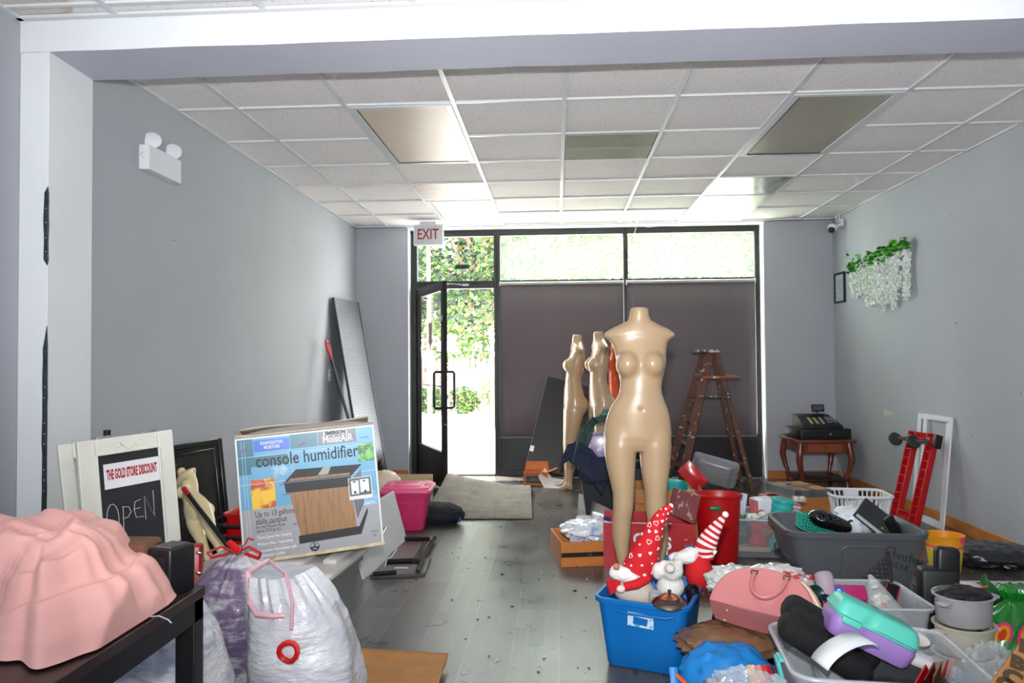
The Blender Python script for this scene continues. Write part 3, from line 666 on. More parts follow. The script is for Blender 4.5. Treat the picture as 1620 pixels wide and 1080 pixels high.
# rear leaf of the A
MB().box(-.02, .03, .03, .05, .0, Hs, T((0, 0, 0), (math.radians(-5), 0, 0))).box(Ws-.06, Ws-.02, .03, .05, 0, Hs-.02, T(rot=(math.radians(-5), 0, 0))).box(.03, Ws-.06, .03, .05, Hs-.06, Hs, T(rot=(math.radians(-5), 0, 0))).build('rear_frame', M_dist, t, bevel=.004)
MB().rbox(.03, .012, .005, .004, T((Ws*.28, .02, Hs+.003))).rbox(.03, .012, .005, .004, T((Ws*.75, .02, Hs+.003))).build('hinge', M_chrome, t)
zc = Hs-.175; xc = Ws*.5
st = MB().box(-.105, .105, -.001, .001, -.047, .047).build('paper_sign', M_paper, t, smooth=False); st.matrix_local = T((xc+.012, .008, zc+.030), (0, math.radians(0), 0))
m_r = mat('sign_red', (176, 22, 36), .6)
text('THE GOLD STORE DISCOUNT', .050, m_r, st, on_face(0, .004), w=.192, bold=.0022, space=1.05)
for o in t.children:
    pass
m_ch = mat('chalk', (214, 214, 208), .95, var=.1, vs=80)
zs = Hs-.300
O = [[(0+.022*math.cos(a), .055*math.sin(a)-.004) for a in [2*PI*i/14 for i in range(15)]]]
Pp = [[(0, -.05), (.004, .045)], [(0, .045), (.025, .04), (.032, .02), (.02, .002), (.003, 0)]]
Ee = [[(.028, .035), (.005, .03), (0, 0), (.006, -.03), (.034, -.032)], [(0, .003), (.024, .004)]]
Nn = [[(0, -.045), (.0, .045), (.034, -.04), (.036, .06)]]
for g_, dx, dz in ((O, -.072, 0), (Pp, -.036, -.012), (Ee, .008, .012), (Nn, .05, .012)):
    strokes([[(x+dx, y+dz) for x, y in p] for p in g_], .0013, m_ch, t, on_face(xc, zs, .0085), 'chalk_letter')
A = [[(-.018, -.03), (0, .03), (.018, -.03)], [(-.011, -.006), (.011, -.006)]]; D = [[(0, -.03), (0, .03), (.022, .02), (.026, 0), (.018, -.022), (0, -.03)]]; I = [[(0, -.03), (0, .03)]]
for g_, dx in ((Nn, -.05), (I, -.005), (D, .015), (A, .07)):
    strokes([[(x+dx, y*.8) for x, y in p] for p in g_], .0012, m_ch, t, on_face(xc, zs-.14, .0085), 'chalk_letter')
tag(MB().tube([(-2.04, 3.2, 0), (-2.05, 3.22, .5), (-2.03, 3.2, gy(211, 680, 3.2).z)], .016, 10).build('umbrella_handle', M_black), 'black rounded stick end showing just above the chalkboard sign', 'stick')
# framed mirror on the left wall
A0 = Vector((-2.02, 3.66, 0)); A1 = Vector((-1.90, 4.20, 0)); top = gy(322, 697, 4.25)
M_ = plane_frame(A0, A1, A0+Vector((-.09, .02, .8))); Wm, Hm = (A1-A0).length, .80
M_fr = mat('black_frame_gloss', (24, 25, 24), .25, coat=.4)
t = thing('framed_mirror', 'black framed dusty mirror leaning on left wall behind the chalkboard sign', 'mirror', M=M_)
for k, (d, w_, y_) in enumerate(((0, .03, -.018), (.03, .02, -.008), (.05, .02, -.014))):
    b = MB(); e0, e1 = d, d+w_
    b.box(e0, e1, y_, .02, e0, Hm-e0); b.box(Wm-e1, Wm-e0, y_, .02, e0, Hm-e0); b.box(e1, Wm-e1, y_, .02, Hm-e1, Hm-e0); b.box(e1, Wm-e1, y_, .02, e0, e1)
    b.build('frame', M_fr, t, bevel=.004)
MB().box(.07, Wm-.07, -.003, .003, .07, Hm-.07).build('glass', mat('dusty_mirror', (86, 86, 82), .25, .85, var=.3, vs=6, c2=(170, 170, 166), cs=30, cw=.68), t, smooth=False)
# small cream figure leaning by the mirror
a = gy(292, 760, 3.75); c = gy(350, 905, 3.45); c.z = max(c.z, .02)
dirv = (a-c); sc = dirv.length/1.35
M_ = zframe(c, a, Vector((.2, 1, 0))) @ Matrix.Scale(sc, 4)
mannequin('small cream mannequin figure leaning beside the black framed mirror', M_skin2, M_)
# red tool case and black pole
t = thing('tool_case', 'red tool case with chrome latches standing behind the black radio', 'case', (-1.60, 3.12, 0), (math.radians(-6), 0, math.radians(20)))
MB().rbox(.045, .05, .22, .012, T((.0, 0, .22))).build('body', M_red, t)
for k in range(3): MB().rbox(.012, .01, .006, .003, T((.035, -.055, .41-.085*k), (0, .4, 0))).build('latch', M_chrome, t)
a, c = gy(299, 783, 3.3), gy(366, 871, 3.14)
dd = (c-a).normalized(); bt = c+dd*.03
t = thing('walking_cane', 'straight black pole with a red tip slanting down towards the trash bags', 'pole', a)
MB().tube([(0, 0, 0), tuple(bt-a)], .010, 8).build('shaft', M_black, t)
MB().tube([tuple(-dd*.05), (0, 0, 0)], .012, 8).build('tip', M_red, t)
# stack of red baskets
t0 = thing('shopping_basket', 'red plastic basket in the stack behind the humidifier box, topmost one', 'basket', (-1.60, 3.87, .30), 0, group='red baskets stacked behind the humidifier box')
b = MB(); tote_body(b, .13, .10, .15, .12, .15, .03, .003, .010, .016)
b.build('body', M_red, t0)
MB().tube([(-.16, -.1, .13), (-.20, -.16, .11), (-.10, -.20, .10), (0, -.19, .10), (.08, -.14, .13)], .009, 8).build('handle', M_black, t0)
for k in range(1, 6):
    c_ = copy_tree(t0); c_.location.z = .30-.058*k; c_['label'] = 'red plastic basket in the stack behind the humidifier box, number %s from the top' % ['one', 'two', 'three', 'four', 'five', 'six'][k]
    if k != 1:
        for ch in list(c_.children):
            if ch.name.startswith('handle'): bpy.data.objects.remove(ch)
# grey tote with pale lid and the humidifier box on it
TM = T((-1.30, 3.42, 0), (0, 0, math.radians(-4)))
t = thing('storage_tote', 'grey plastic tote with off-white lid under the humidifier box', 'storage tote', M=TM)
M_gray = mat('grey_tote_plastic', (112, 114, 116), .45, var=.05, bump=.05)
M_lidw = mat('offwhite_lid', (206, 202, 198), .45, var=.04)
b = MB(); tote_body(b, .27, .19, .315, .235, .29, .05); b.build('body', M_gray, t)
b = MB().rbox(.34, .26, .016, .03, T((0, 0, .303)), n=5).rbox(.20, .15, .012, .02, T((-.04, .0, .326))).rbox(.035, .10, .014, .012, T((.265, 0, .325))).rbox(.035, .10, .014, .012, T((-.285, 0, .325)))
b.build('lid', M_lidw, t)
b = MB(); arch(b, .12, .26, .03, .22, -.20, slope=.13); arch(b, -.24, -.02, .03, .22, -.20, slope=.13); b.build('rib', M_gray, t)
YB = 3.22
BLp, BRp, TLp, TRp = gy(385, 893, YB), gy(608, 860, YB+.19), gy(365, 695, YB+.02), gy(592, 660, YB+.2)
M_ = plane_frame(BLp, BRp, TLp); WB, HB = (BRp-BLp).length, (TLp-BLp).length; DB = .36
M_print = mat('carton_white', (228, 226, 222), .45, var=.02, coat=.2)
t = thing('humidifier_box', 'large printed console humidifier carton tilted on the grey tote lid', 'box', M=M_)
MB().box(0, WB, 0, DB, 0, HB).build('carton', M_print, t, bevel=.004)
def flat(x0, x1, z0, z1, m, name='print', y=-.0010, par=None, poly=None):
    b = MB()
    if poly: b.prism(poly, 0, .0006, FACE)
    else: b.box(x0*WB, x1*WB, 0, .0006, z0*HB, z1*HB)
    o = b.build(name, m, par or t, smooth=False); o.location = (0, y, 0); return o
M_sky = mat('print_blue_clouds', (92, 162, 196), .4, var=.05, c2=(214, 230, 240), cs=3.2, cw=.56, soft=.12, coat=.3)
M_teal = mat('print_teal', (20, 106, 128), .4, var=.05, coat=.3); M_bl = mat('print_blue', (24, 96, 200), .4, coat=.3)
M_gy = mat('print_grey', (160, 160, 164), .4, var=.03, coat=.3); M_dg = mat('print_dark_grey', (92, 96, 106), .4, coat=.3)
flat(.015, .985, .02, .985, M_sky, y=-.0008)
flat(.015, .125, .84, .985, M_teal); flat(.385, .58, .87, .985, M_teal); flat(.015, .10, .70, .84, M_teal); flat(.10, .36, .76, .84, M_teal); flat(.865, .985, .87, .985, M_sky)
flat(.13, .38, .875, .97, M_bl, y=-.0014); flat(.585, .86, .872, .985, M_dg)
flat(.015, .40, .02, .42, M_gy, y=-.0012); flat(.40, .985, .02, .34, M_gy, y=-.0012)
flat(.865, .98, .70, .85, mat('print_leaf', (40, 110, 44), .4, var=.3, vs=20, c2=(120,190,90), cs=18), y=-.0014)
flat(.09, .255, .42, .655, mat('print_flower', (214, 92, 20), .4, var=.4, vs=14, c2=(240, 190, 30), cs=9, cw=.5), y=-.0014)
b = MB()
for z in (.62, .84): b.box(.01*WB, .99*WB, 0, .0004, z*HB-.0008, z*HB+.0008)
for x in (.045, .065): b.box(x*WB-.0006, x*WB+.0006, 0, .0004, .1*HB, .97*HB)
o = b.build('white_lines', M_paper, t, smooth=False); o.location = (0, -.0018, 0)
M_ink = mat('print_black', (18, 18, 20), .5)
# drawing of the appliance: body, top, plinth
M_woodp = mat('print_wood', (156, 112, 66), .45, var=.15, vs=4, stretch=(22, 1, 2), c2=(120, 80, 44), cs=3, cw=.55, soft=.1)
pw = lambda pts: [(x*WB, z*HB) for x, z in pts]
flat(0,0,0,0, M_dg, poly=pw([(.79,.55),(.875,.64),(.88,.36),(.82,.24)]), y=-.0020)
flat(0,0,0,0, M_woodp, poly=pw([(.345,.56),(.79,.57),(.81,.17),(.41,.16)]), y=-.0024)
flat(0,0,0,0, M_ink, poly=pw([(.32,.60),(.80,.59),(.79,.51),(.33,.52)]), y=-.0030)
flat(0,0,0,0, M_ink, poly=pw([(.32,.605),(.41,.70),(.885,.68),(.80,.595)]), y=-.0030)
flat(0,0,0,0, M_woodp, poly=pw([(.345,.61),(.37,.632),(.795,.622),(.79,.602)]), y=-.0034)
flat(0,0,0,0, mat('print_mid_grey', (150,152,150), .4), poly=pw([(.56,.632),(.605,.692),(.66,.69),(.635,.63)]), y=-.0034)
flat(0,0,0,0, M_ink, poly=pw([(.395,.165),(.83,.175),(.90,.32),(.90,.28),(.84,.11),(.395,.10)]), y=-.0030)
q_ = flat(.775, .945, .395, .575, M_paper, y=-.0036); flat(.78, .94, .425, .57, mat('print_olive', (84, 88, 84), .4), y=-.0040); flat(.795, .85, .44, .55, M_wht, y=-.0044); flat(.86, .925, .45, .555, M_wht, y=-.0044)
for x in (.82, .895): flat(0,0,0,0, M_ink, poly=[(x*WB+.006*math.cos(a*PI/6), .455*HB+.006*math.sin(a*PI/6)) for a in range(12)], y=-.0050)
for x in (.82, .89): flat(x-.01, x+.01, .535, .545, M_ink, y=-.0050)
def bt_(s, x, z, sz, m=M_ink, al='LEFT', sx=.9, bold=0, y=-.0022, w=None): return text(s, sz, m, t, on_face(x*WB, z*HB, y), sx=sx, align=al, bold=bold, w=w)
bt_('console humidifier', .50, .795, .080, al='CENTER', bold=.0006, w=.73*WB, y=-.0040)
bt_('EVAPORATIVE', .255, .94, .020, M_paper, 'CENTER', bold=.0005, w=.155*WB); bt_('MOISTURE', .255, .905, .020, M_paper, 'CENTER', bold=.0005, w=.11*WB)
flat(.625, .80, .948, .98, M_paper, y=-.0016); bt_('EMERSON', .713, .964, .020, M_ink, 'CENTER', bold=.001, w=.15*WB)
o = bt_('MoistAIR', .725, .912, .046, M_paper, 'CENTER', bold=.0012, w=.22*WB)
bt_('Up to 13 gallons', .105, .375, .036, w=.27*WB); bt_('daily output', .105, .318, .036, w=.215*WB)
bt_('For the Whole House', .105, .275, .019, w=.20*WB); bt_('(up to 2715 sq. ft.)', .105, .245, .019, w=.165*WB)
bt_('Three-Speed Fan Control', .105, .192, .020, M_paper, bold=.0004, w=.24*WB); bt_('Wicking Filter Technology', .105, .14, .020, M_paper, bold=.0004, w=.25*WB)
bt_('Automatic Humidistat with', .105, .088, .020, M_paper, bold=.0004, w=.27*WB); bt_('Indicator Light', .105, .05, .022, M_paper, bold=.0004)
b = MB()
for z in (.218, .168, .112): b.box(.10*WB, .40*WB, -.0018, -.0014, z*HB, z*HB+.0007)
b.build('rule', M_paper, t, smooth=False)
b = MB(); cx_, cz_ = .50*WB, .062*HB
b.tube([(cx_+.02*math.cos(a*PI/12), -.002, cz_+.02*math.sin(a*PI/12)) for a in range(24)], .0012, 5, closed=True)
b.prism([(cx_+.019*math.cos(PI+a*PI/10), cz_+.019*math.sin(PI+a*PI/10)) for a in range(11)], 0, .0006, T((0, -.0016, 0)) @ FACE)
b.build('badge', M_ink, t); bt_('2', .50, .072, .022, al='CENTER', bold=.001); bt_('YEAR', .50, .045, .009, M_paper, al='CENTER', y=-.0030)
bt_('MD1053', .935, .115, .010, al='CENTER'); bt_('UL', .935, .085, .014, al='CENTER'); bt_('www.hmf', .92, .90, .011, al='CENTER')
b = MB()
for k, (x, z, r_) in enumerate(((.06,.90,.3),(.20,.81,.3),(.47,.90,.3),(.15,.60,.1),(.31,.60,.5),(.33,.51,.1),(.21,.30,.0),(.385,.265,.2),(.40,.79,.1))): MB().box(-.016, .016, -.0004, .0004, -.002, .002, T((x*WB, -.0022, z*HB), (0, -r_, 0))).build('small_print', mat('print_purple', (150, 60, 110), .5), t, smooth=False)
# sagging open flaps on top, tape and worn edge at the bottom
b = MB(); W2 = WB
b.grid(lambda u, v: (u*W2, v*DB*.52, HB+.045*v*(1-abs(2*u-1)**3)*.6+.004), 14, 5); b.grid(lambda u, v: (u*W2*.98, DB-v*DB*.48, HB+.03*v+.006+.006*math.sin(u*7)*v), 14, 5)
b.grid(lambda u, v: (u*.13, v*DB, HB+.012-.01*u), 3, 3)
b.build('flap', mat('carton_inside', (206, 196, 182), .8), t, solid=.004)
MB().box(-.002, WB+.002, -.003, .012, -.003, .012).build('worn_edge', mat('worn_edge_tan', (214, 196, 160), .8, var=.2, vs=20, c2=(150,110,70), cs=12, cw=.62), t)
# white door panel, pink tote, plywood, pillow, black bag, trays
P0, P1 = Vector((-1.10, 4.14, 0)), gz(645, 857)
M_ = plane_frame(P0, P1, P0+Vector((-.10, 0, .36)))
t = thing('cabinet_door', 'white cabinet door panel with a chrome handle leaning behind humidifier box', 'panel', M=M_); Wd = (P1-P0).length
MB().box(0, Wd, 0, .018, 0, .36).build('panel', mat('white_laminate', (214, 214, 220), .5, var=.02), t, bevel=.002)
MB().tube([(Wd*.40, 0, .16), (Wd*.40, -.03, .16), (Wd*.52, -.03, .19), (Wd*.52, 0, .19)], .005, 8).build('handle', M_chrome, t)
tag(MB().tube([gy(608, 900, 4.3), gy(612, 885, 4.4), gz(620, 880, .06), gz(628, 868, .05)], .003, 6).build('cord', M_wht), 'thin white cord hanging at the lower corner of white panel', 'cord')
c = gy(645, 800, 5.40)
t = thing('storage_tote', 'bright pink plastic storage tote with lid left of the doorway', 'storage tote', (c.x, 5.42, 0), math.radians(4))
M_pink = mat('pink_tote_plastic', (204, 52, 104), .38, var=.04, sss=.1)
b = MB(); tote_body(b, .125, .13, .165, .17, .285, .03); b.build('body', M_pink, t)
b = MB().rbox(.19, .195, .016, .035, T((0, 0, .293)), n=5).rbox(.17, .17, .010, .03, T((0, 0, .312)), n=5).rbox(.10, .11, .006, .015, T((0, 0, .324)))
b.build('lid', mat('pink_lid', (224, 78, 130), .38, var=.03), t)
b = MB().rbox(.022, .06, .008, .008, T((.145, 0, .320))).rbox(.022, .06, .008, .008, T((-.145, 0, .320))); b.build('latch', M_pink, t)
b = MB(); arch(b, -.095, .075, .02, .21, -.142, r=.004, slope=.14); b.build('rib', M_pink, t)
a = gy(603, 750, 5.95); c = gy(684, 757, 5.95)
t = tag(MB().box(0, (c-a).length, 0, .02, 0, a.z/math.cos(.12)).build('plywood_sheet', mat('pale_plywood', (176, 164, 122), .7, var=.08), bevel=.002), 'pale olive plywood sheet standing behind the pink tote', 'board')
t.matrix_world = T((a.x, 5.92, 0), (-.1, 0, math.atan2(c.y-a.y, c.x-a.x)))
b = MB(); crumple(b, 0, 0, .12, .13, .10, .12, 3., amp=.08); t = tag(b.build('pillow', mat('cream_vinyl', (224, 208, 186), .4)), 'cream rounded cushion squeezed between plywood sheet and pink tote', 'cushion'); t.location = gy(609, 775, 5.72); t.location.z = .12+.02
c = gy(700, 800, 5.62)
t = thing('cloth_bag', 'black cloth bag with a blue drawstring lying beside the pink tote', 'bag', (c.x-.03, 5.60, 0))
b = MB(); crumple(b, 0, 0, .065, .19, .13, .085, 5., amp=.14, flat=0.); b.build('bag', mat('black_cloth', (22, 24, 34), .85, bump=.2, bs=30), t)
b = MB(); b.tube([(-.07, -.05, .12), (-.075, -.06, .175), (-.06, -.055, .20), (-.045, -.055, .16), (-.04, -.06, .12)], .008, 6, flat=.5).tube([(.15, -.05, .05), (.18, -.07, .045), (.17, -.08, .02)], .010, 6)
b.build('drawstring', mat('blue_cord', (30, 70, 170), .6), t)
M_dk = mat('dark_brown_laminate', (58, 50, 48), .4, var=.1)
a, c = gz(618, 893), gz(682, 905)
def quad_slab(name, pts, th, m, par=None, z=0.0):
    vs = [(p.x, p.y, z) for p in pts]+[(p.x, p.y, z+th) for p in pts]
    return MB().add(vs, [(3,2,1,0), (4,5,6,7), (0,1,5,4), (1,2,6,5), (2,3,7,6), (3,0,4,7)]).build(name, m, par, bevel=.003)
t = thing('folding_tray_table', 'dark folded tray table lying flat below the pink tote', 'tray table')
quad_slab('tabletop', [gz(610, 890), gz(662, 889), gz(686, 852), gz(640, 850)], .018, mat('maroon_laminate', (84, 60, 60), .45), t)
b = MB()
for p, q in (((612, 888), (668, 886)), ((664, 890), (688, 850)), ((655, 888), (672, 858)), ((640, 852), (680, 852))): a, c = gz(*p, .03), gz(*q, .03); b.tube([a, c], .014, 4)
b.build('leg_frame', M_black, t)
t = thing('folding_tray_table', 'dark square tray table lying flat nearest the humidifier box', 'tray table')
quad_slab('tabletop', [gz(585, 916), gz(672, 912), gz(682, 887), gz(615, 885)], .02, M_dk, t)
b = MB()
for p, q in (((590, 908), (627, 905)), ((660, 903), (670, 883))): a, c = gz(*p, .034), gz(*q, .034); b.tube([a, c], .013, 4)
b.build('leg_frame', M_black, t)
o = MB().box(-.04, .04, -.008, .008, 0, .001).build('sticker', M_paper, t); o.location = gz(635, 898, .021)
# flattened cardboard in the foreground
b = MB(); c0 = gz(625, 1065)
def cf(u, v):
    x = c0.x-.22+.42*u; y = c0.y-.17+.30*v-.04*u; return (x, y, .012+.03*ridg((u*3, v*2, 1.))*.5+.02*v)
b.grid(cf, 24, 16)
tag(b.build('cardboard_sheet', M_card, solid=.005), 'crumpled brown cardboard sheet on floor at the bottom centre', 'cardboard')
# trash bags
def sack_mat(name, c2, cs=5, cw=.5):
    m = mat(name, (214, 214, 218), .32, c2=c2, cs=cs, cw=cw, soft=.12, bump=.9, bs=24, stretch=(1, 1, 2.2), coat=.3, var=.06); return m
Ms1, Ms2, Ms3 = sack_mat('white_film_purple', (122, 104, 134), 6, .40), sack_mat('white_film', (200, 202, 210), 4, .48), sack_mat('white_film_grey', (146, 156, 176), 5, .45)
c = gz(395, 1120); 
t = thing('trash_bag', 'white trash bag with purple clothes and a red drawstring bow, middle of three', 'trash bag', (-1.185, 2.68, 0), 0)
bagmesh([(.10, 0), (.17, .03), (.165, .14), (.17, .26), (.165, .37), (.13, .45), (.05, .515), (.03, .53)], 2.2, lean=(.0, .0)).build('sack', Ms1, t)
b = MB(); Pz = .535
for s in (-1, 1): b.tube([(0, -.02, Pz), (s*.05, -.04, Pz+.03), (s*.10, -.05, Pz+.01), (s*.09, -.04, Pz-.012), (s*.03, -.02, Pz)], .010, 6, flat=.4)
b.tube([(0, 0, Pz), (.03, .01, Pz+.05), (.05, 0, Pz+.045)], .008, 6, flat=.4).tube([(0, -.01, Pz+.01), (-.03, -.03, Pz+.045)], .012, 6)
b.build('drawstring', mat('red_film', (214, 22, 18), .3, coat=.4), t)
MB().prism([(-.03, 0), (-.005, .014), (.02, .012), (.034, -.006), (.0, -.012)], 0, .002, T((.05, -.212, .17), (PI/2, 0, .1))).build('tear', mat('tear_red', (170, 24, 30), .6), t)
strokes([[(-.05, .01), (-.045, -.012), (-.038, .012), (-.03, -.005)], [(-.02, -.01), (-.02, .008), (-.008, .01)], [(.012, .006), (.0, .006), (-.002, -.008), (.01, -.008), (.013, .008), (.016, -.022)]], .0012, M_ink, t, T((.01, -.222, .27)) @ FACE)
t = thing('trash_bag', 'open white trash bag with pink drawstring loop nearest the walkway', 'trash bag', (-.86, 2.50, 0), 0)
bagmesh([(.10, 0), (.17, .03), (.195, .12), (.19, .24), (.165, .36), (.13, .46), (.10, .52)], 5.1, sx=1.0, sy=.95, lean=(-.10, .0), wr=.009, fold=.07).build('sack', Ms2, t)
b = MB(); b.tube([(-.16, -.10, .44), (-.19, -.06, .53), (-.13, -.03, .565), (-.05, -.08, .53), (-.01, -.13, .45), (.0, -.17, .38)], .010, 8, flat=.5)
b.tube([(-.16, -.12, .45), (-.12, -.15, .42), (-.06, -.16, .42), (-.03, -.15, .42)], .009, 8)
b.build('drawstring', mat('pink_film', (232, 178, 190), .4), t)
MB().tube([(.0+.03*math.cos(a*PI/6), -.195+.004*math.sin(a), .32+.03*math.sin(a*PI/6)) for a in range(12)], .009, 6, closed=True).build('drawstring_loop', MATS['red_film'], t)
t = thing('trash_bag', 'white trash bag with grey contents slumped under the dark desk', 'trash bag', (-1.11, 2.04, 0), 0)
bagmesh([(.12, 0), (.17, .04), (.19, .15), (.18, .30), (.13, .46), (.07, .55), (.05, .58)], 8.4, sx=1.05, sy=.9, lean=(.0, .02)).build('sack', Ms3, t)
# ---------------------------------------------------------------- dark desk with pink fabric
ZD = .75
R0 = gz(325, 925, ZD); xr_ = -.75
t = thing('desk', 'dark brown desk with black frame at the lower left', 'desk', (0, 0, 0))
yd1 = R0.y; yd0 = .35
M_desk = mat('espresso_woodgrain', (52, 36, 34), .38, var=.15, vs=6, stretch=(14, 1, 1), c2=(66, 48, 44), cs=9, cw=.5, soft=.2)
MB().box(-1.75, R0.x, yd0, yd1, ZD-.022, ZD).build('desktop', M_desk, t, bevel=.002)
MB().box(-1.75, R0.x-.004, yd1-.04, yd1-.004, ZD-.07, ZD-.022).box(R0.x-.045, R0.x-.002, yd0, yd1-.004, ZD-.07, ZD-.022).build('apron', M_black, t, bevel=.002)
for x, y in ((R0.x-.045, yd1-.045), (R0.x-.045, yd0), (-1.75, yd1-.045), (-1.75, yd0)): MB().box(x, x+.043, y, y+.041, 0, ZD-.022).build('leg', M_black, t, bevel=.002)
t = thing('wire_basket', 'black wire basket slung under the dark desk', 'basket', (0, 0, 0))
b = MB(); bx0, bx1, by0, by1 = -1.3, -.95, 1.05, 1.48
for z in (.66, .58, .50): b.tube([(bx0, by0, z), (bx1, by0, z), (bx1, by1, z), (bx0, by1, z)], .0035, 6, closed=True)
for k in range(9): x = bx0+(bx1-bx0)*k/8; b.tube([(x, by1, .678), (x, by1, .50), (x, by0, .50), (x, by0, .678)], .002, 5)
for k in range(9): y = by0+(by1-by0)*k/8; b.tube([(bx1, y, .66), (bx1, y, .50)], .002, 5)
b.build('wire_frame', M_black, t)
t['label'] = 'black wire basket hanging below the desk top by its leg'
# pink cloth heap
M_cloth = mat('pink_fleece', (238, 178, 170), .85, var=.04, vs=3, bump=.12, bs=220, sss=.05)
out = [(272, 935), (262, 965), (228, 985), (236, 1000), (205, 1012), (150, 1030), (60, 1060), (30, 1045), (-30, 1020), (-110, 980), (-150, 930), (-80, 905), (0, 900), (90, 900), (170, 900), (240, 905)]
OW = [gz(x, y, ZD+.004) for x, y in out]; CC = Vector((sum(p.x for p in OW)/len(OW), sum(p.y for p in OW)/len(OW), 0)); CC.x += .04; CC.y = 1.33
OA = sorted([(math.atan2(p.y-CC.y, p.x-CC.x), math.hypot(p.x-CC.x, p.y-CC.y)) for p in OW])
def orad(a):
    a = (a+PI) % (2*PI)-PI
    for i in range(len(OA)):
        a0, r0_ = OA[i]; a1, r1_ = OA[(i+1) % len(OA)]
        if i == len(OA)-1: a1 += 2*PI; a = a if a > a0 else a+2*PI
        if a0 <= a <= a1: k = (a-a0)/(a1-a0+1e-9); k = k*k*(3-2*k); return r0_*(1-k)+r1_*k
    return OA[0][1]
K = Vector((-.93, 1.27, 0))
def heap(u, v):
    a = 2*PI*u; rho = v**.8; R_ = orad(a)*(1+.05*nz((math.cos(a)*5, math.sin(a)*5, 0)))
    x, y = CC.x+math.cos(a)*R_*rho, CC.y+math.sin(a)*R_*rho
    x, y = min(x, R0.x-.004) if rho > .8 else x, y
    Hh = .155*(1-rho**1.9)**.95 if rho < 1 else 0
    d = Vector((x, y, 0))-K; ph = math.atan2(d.y, d.x); dist = d.length
    wx, wy = x+.05*nz((x*5, y*5, 1.)), y+.05*nz((x*5, y*5, 8.))
    s1 = (wy-CC.y)*1.0+(wx-K.x)*.45+.10*math.sin((wx-K.x)*6)
    s1 = rho*.30+(wx-CC.x)*.30+.05*math.sin((wx-CC.x)*7+1)
    f = sridg((s1*13, (wx-K.x)*1.3+wy, 2.))*.030+sridg((s1*27+3, wx*2.5, 5.))*.007
    f += .012*sridg((x*5+y*7+wx, y*6-x*3, 4.))
    e = min(1, (1-rho)*2.4+.05); z = ZD+.006+Hh+f*e*min(1, dist/.06)*(.6+.8*min(1, dist/.3))
    if rho > .93: z = ZD+.004+(z-ZD)*max(0, (1-rho)/.07)*.7+.010*(1-rho)/.07
    return (x, y, max(ZD+.003, z))
b = MB(); b.grid(heap, 220, 70); hp_ = b.build('fleece_blanket', M_cloth, ang=180); hp_.modifiers.new('weld', 'WELD').merge_threshold = .0008; md_ = hp_.modifiers.new('sm', 'SMOOTH'); md_.factor = .5; md_.iterations = 6
tag(hp_, 'rumpled pale pink fleece fabric heaped on the dark desk', 'fabric')
tag(MB().tube([gz(238, 975, ZD+.004), gz(252, 974, ZD+.010), gz(266, 980, ZD+.012), gz(271, 985, ZD+.004)], .0012, 5).build('zip_tie', M_wht), 'thin white plastic tie lying at the right edge of desk', 'cable tie')
# things at the back of the desk
c = gz(236, 922, ZD)
t = tag(MB().rbox(.045, .04, .055, .010, T((c.x-.0, 1.54, ZD+.056))).build('suede_box', mat('brown_suede', (112, 76, 56), .95, bump=.4, bs=120)), 'brown suede box between the pink fabric and black radio', 'box')
t = thing('clock_radio', 'black appliance with ribbed top and round knob at desk corner', 'radio', (gz(300, 925, ZD).x-.012, 1.535, ZD), math.radians(-16))
MB().rbox(.032, .036, .050, .006, T((0, 0, .051))).build('case', M_black, t)
b = MB()
for k in range(7): b.box(-.024, .024, -.026+.008*k, -.022+.008*k, .1, .104)
b.build('vent', M_chrome, t)
MB().lathe([(.009, 0), (.009, .008), (.006, .010)], 16, T((.016, -.036, .018), (PI/2, 0, 0))).build('knob', M_wht, t)
MB().box(-.022, .02, -.0375, -.036, .045, .085).build('window', mat('smoked_window', (40, 40, 42), .1), t)
for k, x in enumerate((262, 274)):
    q = gz(x, 923, ZD)
    t = tag(MB().lathe([(.002, 0), (.045, .0), (.05, .004), (.05, .010), (.045, .013), (.002, .013)], 28, T((q.x, 1.56, ZD+.051), (0, PI/2, math.radians(-10)))).build('black_disc', M_black), ['black round disc standing against the brown suede box', 'black round disc standing nearest the black radio'][k], 'disc')
# ================================================================ CEILING, WALL AND MIDDLE
def troffer(label, ci, rj, n, mlens, drop=0.0, frame=True, name='ceiling_light', group=None):
    t = thing(name, label, 'ceiling light', (colX(ci), rowY(rj), CEIL))
    w_, l_ = .61, .61*n
    b = MB()
    if frame:
        b.box(.014, .055, .014, l_-.014, -.004, .008).box(w_-.055, w_-.014, .014, l_-.014, -.004, .008).box(.055, w_-.055, .014, .05, -.004, .008).box(.055, w_-.055, l_-.05, l_-.014, -.004, .008)
        b.build('frame', M_grid, t, bevel=.002)
        MB().box(.052, .058, .05, l_-.05, -.005, -.001).box(.052, w_-.052, l_-.053, l_-.048, -.005, -.001).build('gap', M_black, t, smooth=False)
        MB().box(.055, w_-.055, .05, l_-.05, -.001, .006).build('diffuser', mlens, t, smooth=False)
    else: MB().box(.012, w_-.012, .012, l_-.012, -.001, .008).build('diffuser', mlens, t, smooth=False)
    return t
Ma = mat('diffuser_cream', (222, 204, 182), .35, var=.06, vs=2); Mb_ = mat('diffuser_olive', (170, 164, 148), .28, var=.12, vs=1.5)
Mc = mat('diffuser_bright', (244, 238, 224), .4, var=.02); Md = mat('stained_tile', (196, 176, 164), .4, var=.2, vs=3, stretch=(1, 4, 1), c2=(140,116,100), cs=7, cw=.66, soft=.05)
Me = mat('clouded_metal_tile', (170, 170, 160), .22, .35, var=.3, vs=3, stretch=(4, 1, 1))
troffer('large cream fluorescent ceiling light panel on left, nearest the beam', -2, 0, 2, Ma)
troffer('large dull olive fluorescent ceiling light panel on the right', 2, 0, 2, Mb_)
troffer('bright fluorescent ceiling light panel by the door and exit sign', -2, 4, 2, Mc)
